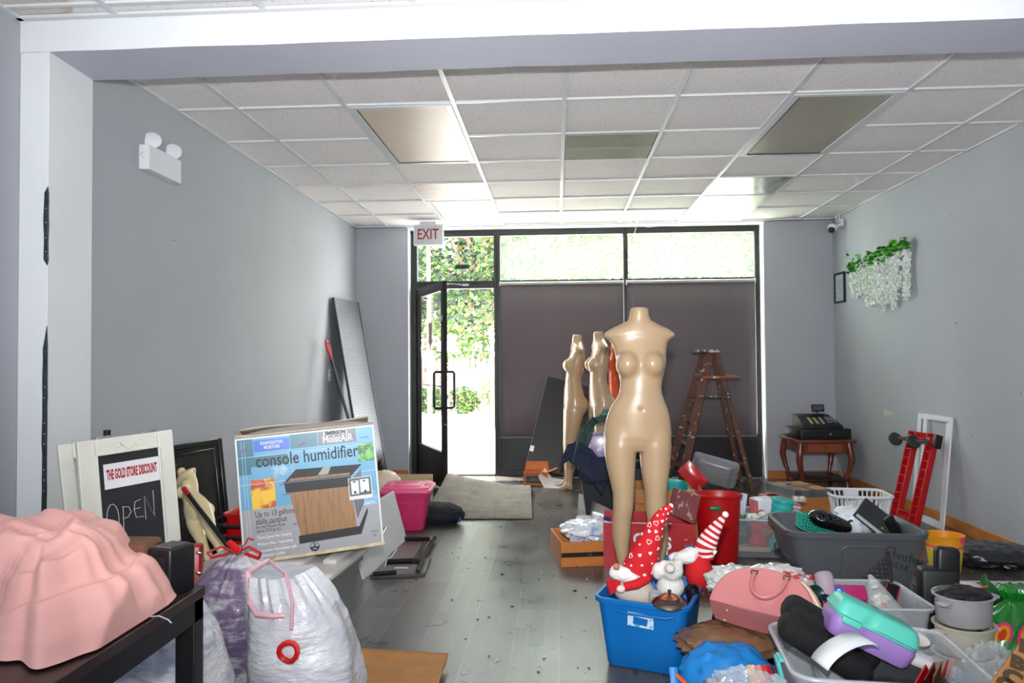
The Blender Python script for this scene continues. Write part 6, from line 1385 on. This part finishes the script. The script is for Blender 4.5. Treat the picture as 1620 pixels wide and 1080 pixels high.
g1 = gy(1350, 822, 4.05); b = MB(); crumple(b, 0, 0, 0, .10, .08, .075, 2., amp=.22, n=36); tt('stuffed_plastic_bag', 'clear plastic bag of white things between helmet and binder', 'plastic bag', b, mat('milky_film', (222, 228, 234), .25, c2=(150, 176, 200), cs=5, cw=.6, bump=.6, bs=24, coat=.5), T((g1.x, 4.05, g1.z-.01), (0, .4, 0)))
t = thing('ring_binder', 'black ring binder with papers sticking out of the grey tote', 'binder', M=T(gy(1392, 826, 3.98), (math.radians(20), math.radians(38), math.radians(-25))))
MB().box(-.12, .12, -.09, .09, .012, .016).box(-.12, .12, -.09, .09, -.016, -.012).box(-.122, -.118, -.09, .09, -.016, .016).build('cover', mat('binder_black', (36, 38, 42), .5), t, bevel=.001)
MB().box(-.112, .108, -.085, .082, -.010, .010).build('papers', mat('paper_edge', (190, 196, 196), .8, var=.15, vs=60, stretch=(1, 1, 40)), t)
MB().lathe([(.001, .0165), (.008, .0165)], 12, T((.02, -.06, 0))).build('dot_sticker', mat('yellow_dot', (230, 200, 30), .5), t)
tt('tv_remote', 'black rounded remote control leaning by the binder', 'remote control', MB().rbox(.026, .012, .06, .010), M_black, T(gy(1412, 832, 3.78), (.3, -.55, .0)))
# yellow pail, black bag, white lid, green gift bags
c = gz(1507, 908); t = thing('toy_pail', 'yellow and orange sand pail with pink trim behind black appliance', 'bucket', (c.x, c.y+.08, 0))
b = MB().lathe([(.078, 0), (.08, .004), (.096, .14)], 32); b.build('body', mat('yellow_print_plastic', (230, 206, 60), .4, c2=(30, 130, 130), cs=9, cw=.68, soft=.02), t)
MB().lathe([(.0965, .14), (.098, .150), (.097, .152)], 32).build('pink_band', mat('hot_pink', (240, 60, 130), .4), t); MB().lathe([(.097, .152), (.102, .205), (.105, .21), (.098, .208), (.092, .15)], 32).build('orange_rim', mat('orange_yellow', (244, 160, 30), .4, c2=(236, 230, 60), cs=2, cw=.5, soft=.2), t)
for a_ in (2.3, -1.0): MB().lathe([(.001, 0), (.018, 0), (.018, .004), (.001, .004)], 16, T((.1*math.cos(a_), .1*math.sin(a_), .195), (PI/2, 0, a_+PI/2))).build('handle_boss', MATS['hot_pink'], t)
c = gz(1588, 900); b = MB(); crumple(b, 0, 0, .05, .24, .16, .075, 12., amp=.24, n=52, f=2.4, flat=0.); tt('black_plastic_bag', 'shiny black plastic bag slumped on floor by the right wall', 'plastic bag', b, mat('black_film', (34, 35, 38), .22, bump=.9, bs=16, coat=.4), T((c.x, c.y+.10, 0)))
tt('tote_lid', 'large white plastic tote lid lying on the floor at far right', 'lid', MB().rbox(.40, .30, .012, .08, T((0, 0, .0125)), n=6).rbox(.36, .26, .006, .06, T((0, 0, .028)), n=6), M_wht, T((2.32, 3.86, 0)))
M_gg = mat('green_gift_film', (22, 130, 40), .25, bump=.5, bs=18, coat=.5, var=.15)
c = gy(1600, 975, 3.0); t = thing('tied_gift_bag', 'green gift bag tied at top with pink and orange egg print', 'gift bag', (c.x+.01, 3.0, 0))
bagmesh([(.10, 0), (.15, .03), (.165, .12), (.12, .22), (.035, .275), (.028, .29), (.06, .33), (.05, .345)], 3.3, sx=1.0, sy=.7, wr=.008, fold=.05).build('sack', M_gg, t)
def egg(rx, rz, m_, y, k): return MB().prism([(rx*math.cos(a)*(1-.15*math.sin(a)), rz*math.sin(a)) for a in [2*PI*i/20 for i in range(20)]], 0, .002, FACE)
for x, z, r_ in ((-.018, .185, .10), (.075, .18, -.1), (-.095, .185, .4)):
    for rx, rz_, m_, dy in ((.034, .052, 'hot_pink', 0), (.024, .040, 'orange_yellow', -.002), (.012, .026, 'print_red_orange', -.004)):
        mm_ = MATS.get(m_) or mat(m_, (220, 70, 20), .4)
        yy = -.7*math.sqrt(max(.001, .142**2-x*x))-.008
        o = egg(rx, rz_, mm_, 0, 0).build('egg_print', mm_, t, smooth=False); o.matrix_local = T((x, yy+dy, z), (.05, r_, math.asin(max(-1, min(1, x/.17)))*.8))
c = gy(1556, 930, 3.25); t = thing('gift_bag', 'open dark green gift bag with dotted tissue behind the white pots', 'gift bag', (c.x, 3.34, 0), .1)
b = MB(); rg = []
for z, s in ((0, 1), (.12, 1.02), (.20, 1.1), (.245, 1.16)): rg.append([(x*s, y*s, z+(.03*math.sin(i*.9) if z > .24 else 0)) for i, (x, y) in enumerate(rrect(.10, .07, .02))])
b.loft(rg, cap1=False); b.build('bag', mat('dark_green_film', (14, 92, 34), .3, bump=.4, bs=14, coat=.4), t, solid=.003)
b = MB(); crumple(b, -.01, 0, .20, .06, .05, .055, 2., amp=.3, n=24); b.build('tissue', mat('dotted_tissue', (222, 206, 206), .6, c2=(190, 60, 80), cs=50, cw=.66, soft=.02), t)
b = MB(); crumple(b, .055, 0, .19, .05, .05, .045, 4., amp=.3, n=24); b.build('orange_wrap', mat('orange_wrap', (226, 96, 30), .4, c2=(90, 60, 50), cs=8, cw=.55), t)
# black floor appliance and stacked steamer pots
c = gy(1503, 960, 3.14); t = thing('tower_fan', 'black plastic tower appliance with upright handle behind the white pots', 'appliance', (c.x, 3.24, 0), -.15)
zb_ = gy(1490, 908, 3.14).z; zt_ = gy(1500, 874, 3.14).z
MB().rbox(.075, .045, zb_/2, .018, T((0, 0, zb_/2))).build('body', mat('matte_black_plastic', (26, 27, 29), .5), t, bevel=.004)
MB().rbox(.048, .030, (zt_-.15)/2, .02, T((.035, 0, .15+(zt_-.15)/2), (0, .04, 0)), n=5).build('upright_handle', M_black, t)
b = MB()
for k in range(16): b.box(-.0875, -.083, -.03, .03, .08+.012*k, .085+.012*k)
b.build('vents', M_black, t, smooth=False)
MB().box(-.02, .02, -.047, -.044, .24, .246).build('trim_line', M_chrome, t)
M_pot = mat('ivory_steamer_plastic', (214, 208, 190), .4, sss=.15, var=.03); M_potc = mat('frosted_steamer_plastic', (196, 196, 198), .35, alpha=.8)
c = gy(1524, 950, 2.93); ph = .112; r0_ = .108
for k, lb in enumerate(('ivory plastic steamer pot, lowest of the stack', 'ivory plastic steamer pot, middle of the stack', 'frosted plastic steamer pot, topmost of the stack')):
    t = thing('steamer_pot', lb+' beside green bags', 'pot', (c.x, 2.93, ph*k), .2*k, group='stacked steamer pots')
    m_ = M_potc if k == 2 else M_pot
    MB().lathe([(.001, .004), (r0_-.014, .004), (r0_-.008, .012), (r0_-.004, ph-.008), (r0_+.006, ph-.006), (r0_+.006, ph-.001), (r0_-.004, ph-.001), (r0_-.009, ph-.012), (r0_-.013, .014), (.001, .010)], 48, None, 1, .9).build('body', m_, t)
    for s, a_ in ((-1, .1), (1, -.1)): MB().rbox(.028, .020, .006, .010, T((s*(r0_+.012), -.03*s*0-.02, ph-.02), (0, 0, a_))).tube([(s*(r0_-.004), -.03, ph-.035), (s*(r0_+.014), -.03, ph-.02)], .006, 6).build('handle', m_, t)
b = MB(); crumple(b, 0, 0, 0, .095, .08, .035, 6., amp=.25, n=36); tt('black_cloth', 'black cloth peaking inside the topmost steamer pot', 'cloth', b, mat('black_satin_cloth', (22, 22, 24), .5), T((c.x+.0, 2.93, ph*3-.012)))
# ---------------------------------------------------------------- middle clear bin
MCx, MCy = 1.235, 3.14
t = thing('clear_bin', 'clear plastic bin with red clip under bag of potpourri and tumbler', 'storage bin', (MCx, MCy, 0))
b = MB(); tote_body(b, .195, .15, .225, .18, .265, .04, lip=.012, liph=.016); b.build('body', M_clear, t)
b = MB(); b.tube([(x, y, .262) for x, y in rrect(.235, .19, .05, 8)], .005, 8, closed=True); b.build('rim', mat('frosted_rim', (214, 220, 226), .3, alpha=.62), t)
MB().rbox(.055, .008, .010, .003, T((-.10, .19, .272))).rbox(.05, .004, .03, .004, T((-.10, .197, .245))).build('red_latch', M_red, t)
b = MB()
for x in (-.185, -.16, -.02, .01, .06, .1, .15): b.box(x-.0015, x+.0015, .178, .186, .20, .262)
b.build('ribs', M_clear, t, smooth=False)
b = MB(); b.grid(lambda u, v: ((u-.5)*.36, (v-.5)*.26, .13+.03*nz((u*6, v*5, 2))), 20, 14); tt('assorted_clutter', 'grey jumble of small items at the bottom of the middle clear bin', 'clutter', b, mat('clutter_grey', (120, 120, 126), .7, c2=(60, 62, 70), cs=9, cw=.52, soft=.05), T((MCx, MCy, 0)), solid=.02)
a, c = gy(1301, 905, 3.12), gy(1318, 972, 3.02); dv = a-c; q = dv.to_track_quat('Z', 'Y').to_matrix().to_4x4(); Lq = dv.length
t = thing('plastic_tumbler', 'frosted clear tumbler with green and black stripe lying in middle bin', 'tumbler', M=Matrix.Translation(c) @ q)
M_tum = mat('frosted_tumbler', (206, 190, 204), .25, alpha=.55)
MB().lathe([(.001, 0), (.034, 0), (.036, .006), (.037, Lq-.02), (.034, Lq-.006), (.02, Lq), (.001, Lq)], 30).build('cup', M_tum, t)
b = MB(); b.loft([[(.0385*math.cos(a_), .0385*math.sin(a_), z) for z in (Lq*.35, Lq*.88)] for a_ in (-1.15, -1.0, -.85)], False, False, closed=False); b.build('green_stripe', mat('stripe_green', (60, 190, 80), .4), t, solid=.001)
b = MB(); b.loft([[(.0385*math.cos(a_), .0385*math.sin(a_), z) for z in (Lq*.3, Lq*.95)] for a_ in (-.8, -.68, -.55)], False, False, closed=False); b.build('black_lettering', M_ink, t, solid=.001)
t = thing('tablet_pack', 'glossy magenta packet with rainbow oval logo in the middle bin', 'packet', M=T(gy(1340, 937, 3.05), (math.radians(-35), 0, -.05))); MB().rbox(.075, .008, .03, .006).build('pack', mat('magenta_pack', (176, 30, 100), .3, coat=.5), t)
MB().prism([(.026*math.cos(a_), .016*math.sin(a_)) for a_ in [2*PI*i/20 for i in range(20)]], 0, .001, T((-.035, -.009, .004)) @ FACE).build('oval_print', mat('rainbow_oval', (30, 90, 190), .4, c2=(60, 170, 80), cs=30, cw=.5), t, smooth=False); text('n', .026, M_paper, t, on_face(-.032, .005, -.0105), bold=.001)
t = thing('potpourri_bag', 'pointed clear bag of grey-white potpourri leaning in the middle bin', 'bag', M=T(gy(1392, 958, 3.02), (-.15, -.42, 0)))
b = MB(); b.loft([[(s*.075*(1-.9*k**1.6)*math.cos(a_)+.02*k, .045*(1-.8*k)*math.sin(a_), -.10+.22*k) for s in (1,) for a_ in [2*PI*i/24 for i in range(24)]] for k in [j/10 for j in range(11)]]); b.build('film', M_film, t)
R = random.Random(3)
for k in range(34):
    h_ = R.random()**1.2; rr = .05*(1-.8*h_); b = MB(); crumple(b, 0, 0, 0, .014, .012, .009, k*1.7, amp=.4, n=12)
    b.build('petal', [mat('petal_grey', (196, 196, 186), .9), mat('petal_cream', (222, 212, 190), .9), mat('petal_orange', (206, 110, 70), .9)][0 if h_ > .45 else R.choice((0, 1, 2))], t, M=T((R.uniform(-rr, rr)+.02*h_, R.uniform(-.02, .01), -.07+.16*h_), (R.random()*3, 0, R.random()*3)))
a = gy(1262, 915, 2.95); t = thing('high_heel_shoe', 'beige high heel shoe standing behind the pink handbag', 'shoe', a)
q = [gy(1262, 914, 2.95)-a, gy(1280, 932, 2.93)-a, gy(1293, 955, 2.90)-a, gy(1302, 978, 2.88)-a]
MB().loft([[tuple(p+Vector((-w1, 0, 0))), tuple(p+Vector((0, -.012, .006))), tuple(p+Vector((w1, .004, 0))), tuple(p+Vector((0, .03, -.004)))] for p, w1 in zip(q, (.012, .022, .026, .012))]).build('upper', mat('beige_patent', (218, 192, 156), .35), t, sub=1)
MB().tube([q[0]+Vector((0, .01, 0)), q[0]+Vector((.0, .02, -.06)), q[0]+Vector((.01, .02, -.11))], [.012, .007, .005], 8).build('heel', mat('brown_sole', (140, 84, 54), .4), t)
tt('tin_bowl', 'dark green bowl with pale rim standing on edge behind the pink handbag', 'bowl', MB().lathe([(.001, -.02), (.02, -.018), (.036, 0), (.038, .001), (.034, .001), (.018, -.014), (.001, -.016)], 28), mat('dark_green_enamel', (20, 60, 50), .3), T(gy(1293, 940, 3.0), (.9, .7, 0)))
tt('navy_bowl', 'small glossy navy bowl below the tumbler in middle bin', 'bowl', MB().lathe([(.001, -.02), (.022, -.018), (.038, .004), (.036, .005), (.018, -.012), (.001, -.014)], 28), mat('navy_enamel', (22, 26, 50), .2), T(gy(1310, 953, 2.97), (.6, .1, 0)))
t = thing('bird_ornament', 'tiny gold and red bird ornament between the two bowls', 'ornament', gy(1304, 957, 2.93)); MB().sphere((0, 0, 0), (.008, .008, .010)).build('body', mat('gold', (220, 170, 40), .2, .9), t); MB().sphere((-.002, 0, .012), .0055).build('head', M_red, t)
t = thing('wire_crate', 'black gridded plastic crate corner sticking up behind the potpourri bag', 'crate', M=plane_frame(gy(1362, 915, 3.38), gy(1401, 915, 3.32), gy(1401, 885, 3.34))); b = MB(); hx_ = .125
pts = lambda f: (hx_*(1-f), hx_)
for k in range(7): x = hx_*k/6; hh_ = .105*k/6; b.box(x-.002, x+.002, -.002, .002, -.04, hh_+.004)
for k in range(8): z = -.03+.018*k; x0_ = hx_*max(0, z/.105); b.box(x0_, hx_, -.002, .002, z-.002, z+.002)
b.box(hx_-.005, hx_+.005, -.01, .02, -.05, .115); b.build('grid', M_black, t, smooth=False)
t = thing('black_box', 'small black box with red edges beside the potpourri bag', 'box', M=T(gy(1403, 934, 3.1), (0, .3, .2))); MB().rbox(.03, .03, .035, .004).build('case', M_black, t); MB().box(-.031, -.027, -.031, -.029, -.034, .034).box(.027, .031, -.031, -.029, -.034, .034).build('red_edge', M_red, t)
# ---------------------------------------------------------------- pink handbag pile
PA, PB = gy(1122, 947, 2.78), gy(1284, 984, 2.60); ax = (PB-PA).normalized()
M_hb = plane_frame(PA, PB, PA+Vector((0, .80, .58))); Wh = (PB-PA).length
t = thing('handbag', 'dusty pink bowling handbag with looped handle lying on the pile', 'handbag', M=M_hb)
M_lea = mat('dusty_pink_leather', (200, 122, 122), .42, var=.06, vs=4, bump=.12, bs=90, coat=.2)
Hh_, Dh = .180, .125; prof = []
for i in range(41):
    a_ = PI*i/40; prof.append((Wh/2-Wh/2*math.cos(a_)*(1-.06*math.sin(a_)), Hh_*math.sin(a_)**.62))
rg = []
for y, s in ((0, .955), (.006, .99), (.02, 1.0), (Dh/2, 1.02), (Dh-.02, 1.0), (Dh-.006, .99), (Dh, .955)):
    ring = [(Wh/2+(x-Wh/2)*s, y-(.022*math.sin(PI*x/Wh)*math.sin(PI*min(1, z/Hh_*.9)) if y < .01 else 0), z*s) for x, z in prof]+[(Wh*(.97-.94*k/12)*1.0, y+0, -.010*math.sin(PI*k/12)) for k in range(13)]
    rg.append(ring)
MB().loft(rg).build('body', M_lea, t)
b = MB()
for y in (.004, Dh-.004): b.tube([(Wh/2+(x-Wh/2)*.985, y, z*.985) for x, z in prof], .0035, 6)
b.tube([(0.01, .0, .0), (Wh*.5, -.004, -.006), (Wh-.01, 0, 0)], .0035, 6); b.build('piping', M_lea, t)
b = MB(); b.tube([(Wh*(.54-.16*math.cos(a_*PI/16)), -.02-.035*math.sin(a_*PI/16), .135-.115*math.sin(a_*PI/16)**.85) for a_ in range(17)], .0075, 10); b.build('handle', M_lea, t)
for x, z in ((.38, .132), (.70, .135)): MB().tube([(Wh*x-.012, -.024, z), (Wh*x+.012, -.024, z), (Wh*x+.012, -.022, z+.014), (Wh*x-.012, -.022, z+.014)], .0028, 6, closed=True).build('buckle', mat('green_brass', (90, 104, 60), .35, .8), t)
for x, y in ((.18, .03), (.80, .03), (.12, .1), (.84, .1)): MB().sphere((Wh*x, y, -.012), (.006, .006, .004)).build('stud', mat('stud_pink', (226, 150, 146), .3), t)
def cr(name, label, cat, loc, r, seed, m, amp=.25, n=44, f=2.4, rot=(0,0,0), flat=None): b = MB(); crumple(b, 0, 0, 0, *r, seed, amp=amp, n=n, f=f, flat=flat); return tt(name, label, cat, b, m, T(loc, rot))
M_gold = mat('bronze_faux_leather', (132, 100, 70), .38, .25, bump=.4, bs=14, coat=.2)
g1 = gy(1148, 985, 2.72); cr('leather_tote', 'bronze brown soft leather bag squashed beneath the pink handbag', 'bag', (g1.x+.03, 2.82, .175), (.18, .13, .06), 3., M_gold, .22)
M_aldi = mat('bright_blue_bag', (20, 130, 206), .45, bump=.4, bs=12)
g1 = gy(1172, 1045, 2.55); t = thing('shopping_bag', 'bright blue shopping bag with yellow, orange and red stripes under the handbag', 'bag', (g1.x-.03, 2.62, 0))
b = MB(); crumple(b, 0, 0, .11, .16, .13, .125, 6., amp=.20, n=48, f=2.0, flat=0.); b.build('bag', M_aldi, t)
for k, (m_, c_, x_) in enumerate((('stripe_yellow', (250, 180, 20), .055), ('stripe_orange', (240, 90, 20), .08), ('stripe_red', (200, 20, 30), .105), ('stripe_navy', (16, 30, 90), .14))):
    b = MB(); b.tube([(x_, -.10, .215), (x_+.002, -.135, .18), (x_+.006, -.155, .13), (x_+.010, -.158, .08)], .014, 6, flat=.35); b.build('stripe', mat(m_, c_, .45), t)
MB().box(-.045, .045, 0, .002, -.03, .03).build('brand_panel', mat('navy_panel', (8, 14, 40), .5), t, M=T((.12, -.162, .12), (0, 0, .15)))
text('ALDI', .030, M_paper, t, T((.12, -.168, .115), (PI/2, 0, .15)), bold=.001)
b = MB(); b.tube([(-.20, -.09, .20), (-.20, -.14, .11), (-.185, -.16, .05), (-.15, -.165, .04), (-.12, -.16, .08), (-.10, -.14, .16)], .014, 6, flat=.25); b.build('strap', M_aldi, t)
b = MB(); b.tube([(-.19, -.1, .18), (-.15, -.135, .15), (-.12, -.15, .1), (-.125, -.16, .05)], .01, 6, flat=.4); b.build('orange_piping', mat('stripe_orange', (240, 90, 20), .45), t)
g1 = gy(1178, 1068, 2.30); cr('clear_plastic_wrap', 'crumpled clear plastic packaging on the floor before the blue shopping bag', 'plastic bag', (g1.x+.02, 2.33, .135), (.14, .09, .125), 9., M_film, .35, 60, 3.2)
g1 = gy(1140, 1062, 2.42); cr('silver_wrap', 'silver foil corner of packaging beside clear plastic wrap', 'packaging', (g1.x-.01, 2.42, .10), (.07, .05, .095), 11., mat('silver_film', (190, 194, 200), .15, .85, bump=.5, bs=14), .35, 40, 3.)
M_xm = mat('christmas_film', (206, 210, 208), .2, c2=(24, 110, 60), cs=8, cw=.54, soft=.03, bump=.8, bs=22, coat=.5)
g1 = gy(1160, 915, 3.1); cr('wrapping_bag', 'clear bag of green and white Christmas wrap behind the handbag, left end', 'plastic bag', (g1.x-.01, 3.02, .345), (.11, .10, .055), 4., M_xm, .3)
g1 = gy(1215, 908, 3.12); cr('wrapping_bag', 'clear bag of red and white Christmas wrap behind the handbag, right end', 'plastic bag', (g1.x, 3.02, .352), (.12, .10, .055), 7., mat('christmas_film_red', (216, 214, 208), .2, c2=(190, 60, 70), cs=9, cw=.58, soft=.03, bump=.8, bs=22, coat=.5), .3)
g1 = gy(1155, 940, 3.05); cr('dark_coat', 'dark navy garment stuffed beside the blue bin under christmas wrap', 'clothing', (g1.x+.08, 3.04, .155), (.15, .12, .165), 8., mat('navy_cloth', (26, 28, 48), .9), .18)
# ---------------------------------------------------------------- front clear bin
FX, FY, fr = .985, 2.395, math.radians(-6); FMx = T((FX, FY, 0), (0, 0, fr)); hf_ = .315
t = thing('clear_bin', 'large clear plastic bin with teal latch in the right foreground', 'storage bin', M=FMx)
M_clf = mat('frosted_clear_plastic', (214, 220, 226), .28, alpha=.24, var=.04, bump=.04, bs=12)
b = MB(); tote_body(b, .235, .19, .265, .222, hf_, .06, lip=.016, liph=.018, t=.005); b.build('body', M_clf, t)
b = MB(); b.tube([(x, y, hf_-.004) for x, y in rrect(.278, .235, .07, 8)], .007, 8, closed=True); b.build('rim', mat('frosted_rim', (214, 220, 226), .3, alpha=.62), t)
M_lat = mat('aqua_latch', (100, 206, 206), .4, alpha=.9)
MB().rbox(.006, .035, .038, .006, T((-.292, -.07, hf_-.045), (0, -.25, 0))).rbox(.008, .03, .005, .003, T((-.29, -.07, hf_-.006))).build('latch', M_lat, t)
def inF(x, y, z): return FMx @ Vector((x, y, z))
M_foam = mat('black_foam', (9, 9, 10), .85, bump=.1, bs=200)
for k, (px, py, Y, rr, lb) in enumerate(((1300, 1000, 2.46, (.16, .055, .045), 'long black foam block on top at left of the front bin'), (1292, 1025, 2.36, (.15, .05, .04), 'long black foam block below the other in the front bin'))):
    g1 = gy(px+12, py, Y); tt('foam_block', lb, 'foam block', MB().rbox(*rr, .03, n=5), M_foam, T((g1.x, Y, g1.z), (.15, .52, -.15)), bevel=.01)
g1 = gy(1376, 990, 2.40); LM_ = T(g1, (-.02, .44, -.10)); t = thing('lunch_box', 'lunch box with aqua lid and lilac base on top of the front bin', 'lunch box', M=LM_)
def waist(hx, hy, r, s): return [(x, y*(1-.07*math.exp(-((x+.03)/.018)**2))*s) for x, y in rrect(hx, hy, r, 6)]
def dens(R, n=3):
    o = []
    for i in range(len(R)):
        a_, c_ = R[i], R[(i+1) % len(R)]; m_ = max(1, int(math.dist(a_, c_)/.012))
        for k in range(m_): o.append((a_[0]+(c_[0]-a_[0])*k/m_, a_[1]+(c_[1]-a_[1])*k/m_))
    return o
base = dens(rrect(.132, .078, .03, 6))
def ring(z, d): return [((x-math.copysign(d, x)*min(1, abs(x)/.02)), (y-math.copysign(d, y)*min(1, abs(y)/.02))*(1-.10*math.exp(-((x+.035)/.012)**2)*(1 if abs(z) > .008 else 0)), z) for x, y in base]
MB().loft([ring(-.068, .022), ring(-.065, .012), ring(-.052, .005), ring(-.012, .001), ring(-.004, -.003), ring(0, -.003)]).build('base', mat('lilac_plastic', (158, 124, 192), .4, var=.04), t)
MB().loft([ring(.001, -.004), ring(.006, -.004), ring(.010, .0), ring(.036, .006), ring(.050, .014), ring(.055, .024)]).build('lid', mat('aqua_plastic', (92, 200, 180), .4, var=.04), t)
MB().rbox(.03, .006, .010, .004, T((-.085, -.082, -.002))).build('latch', mat('aqua_plastic', (92, 200, 180), .4), t)
g1 = gy(1338, 1040, 2.24); t = thing('curved_cover', 'curved white plastic cover bridging over the glass dishes', 'cover', M=T(g1, (.15, -.25, .35)))
b = MB(); P_ = [(.10*math.cos(a_), .05*math.sin(a_)) for a_ in [math.radians(20+140*i/16) for i in range(17)]]
b.loft([[(x, y_, z) for x, z in P_] for y_ in (-.035, .035)], False, False, closed=False); b.build('shell', M_wht, t, solid=.003)
for k, (x, y, z, lb) in enumerate(((-.12, -.07, .17, 'round clear glass dish at left under the curved white cover'), (.06, -.07, .18, 'dark tinted glass baking dish at the front of the front bin'))):
    t = thing('glass_dish', lb, 'dish', inF(x, y, z+.045), fr); b = MB(); tote_body(b, (.05, .10)[k], (.045, .075)[k], (.06, .115)[k], (.055, .09)[k], .055, .03, lip=.008, liph=.006); b.build('dish', [M_clear, mat('smoked_glass', (70, 72, 72), .1, alpha=.6)][k], t)
for k in range(5):
    M5 = T(inF(.13+.022*k, -.06+.012*k, .255), (.25, -.75+.14*k, .5+.12*k)); tt('greeting_card', 'card leaning in the fanned row at right of front bin, number %s from left' % ('one', 'two', 'three', 'four', 'five')[k], 'card', MB().box(-.034, .034, -.002, .002, -.05, .05), [M_red, mat('dark_red_card', (110, 16, 20), .5), mat('wood_strip', (150, 96, 56), .6), M_red, mat('pink_card', (214, 130, 130), .5)][k], M5, 'cards fanned in the front bin')
for k, (px, py, Y, r_, lb) in enumerate(((1442, 1022, 2.45, (.045, .03, .018), 'white rounded plastic casing right of the lunch box'), (1462, 1035, 2.38, (.05, .03, .015), 'white plastic tray piece nearest the cards in the front bin'))): g1 = gy(px, py, Y); tt('plastic_casing', lb, 'plastic part', MB().rbox(*r_, .012, n=4), M_wht, T(g1+Vector((-.015, .02, -.02)), (.2, .35, -.3)))
g1 = gy(1452, 1018, 2.5); tt('floral_dish', 'small white dish with yellow and red flowers right of the lunch box', 'dish', MB().lathe([(.001, -.006), (.03, -.004), (.036, .004), (.03, .002), (.001, 0)], 24), mat('floral_china', (222, 216, 210), .3, c2=(214, 150, 60), cs=24, cw=.64, soft=.02), T(g1+Vector((.0, .0, .012)), (.3, .1, 0)))
g1 = inF(0, 0, .10); b = MB(); b.grid(lambda u, v: ((u-.5)*.42, (v-.5)*.33, .06*nz((u*5, v*5, 7))+.02), 24, 18); tt('assorted_clutter', 'dark jumble of household bits filling the front clear bin', 'clutter', b, mat('clutter_dark', (34, 35, 38), .7, c2=(84, 86, 90), cs=9, cw=.58, soft=.05), T(g1, (0, 0, fr)), solid=.03)
for k, (px, py) in enumerate(((1502, 1040), (1520, 1058))): g1 = gy(px, py, 2.28+.06*k); cr('plastic_sachet', ['pale blue-green clear sachet inside the right side of front bin', 'pale teal clear sachet in the right corner of front bin'][k], 'packet', tuple(Vector((min(g1.x, 1.20), 2.30+.04*k, .20))), (.035, .05, .05), 5.+k, mat('teal_sachet', (170, 214, 214), .2, alpha=.7, c2=(40, 150, 160), cs=14, cw=.62, soft=.03), .25, 24)
# packaging and printed cardboard in the far right corner
g1 = gy(1572, 1010, 2.50); cr('clear_packaging', 'clear plastic packaging between the pots and printed cardboard', 'packaging', (g1.x+.01, 2.52, .14), (.08, .10, .14), 13., M_film, .3, 44, 2.6)
g1 = gy(1560, 1040, 2.45); tt('blue_leaflet', 'white and blue printed packet at the foot of the white pots', 'packet', MB().rbox(.06, .012, .09, .004), mat('blue_white_print', (206, 222, 236), .4, c2=(30, 120, 200), cs=8, cw=.56, soft=.03), T((g1.x-.02, 2.56, .095), (-.25, .5, .2)))
c0_ = gy(1566, 1082, 1.95); c1_ = gy(1636, 988, 2.02)
t = thing('printed_cardboard', 'brown cardboard sheet with black printed letters in the bottom right corner', 'box', M=plane_frame(c0_, c1_, c0_+Vector((-.8, .3, .6))) ); Lc = (c1_-c0_).length
MB().box(-.28, Lc+.2, 0, .012, -.34, 0).build('carton', M_card, t, bevel=.003)
m_ol = mat('olive_brown_ink', (78, 62, 40), .7)
for s_, al, pp, sz in (('C', 29.7, 16.5, .048), ('B', 52.2, 11, .044), ('R', 80, 9, .044), ('O', 15, 17.5, .048)): text(s_, sz, m_ol, t, on_face(Lc*al/117., -Lc*pp/117.) @ Matrix.Rotation(math.radians(-68), 4, 'Z'), bold=.003, sx=1.35)
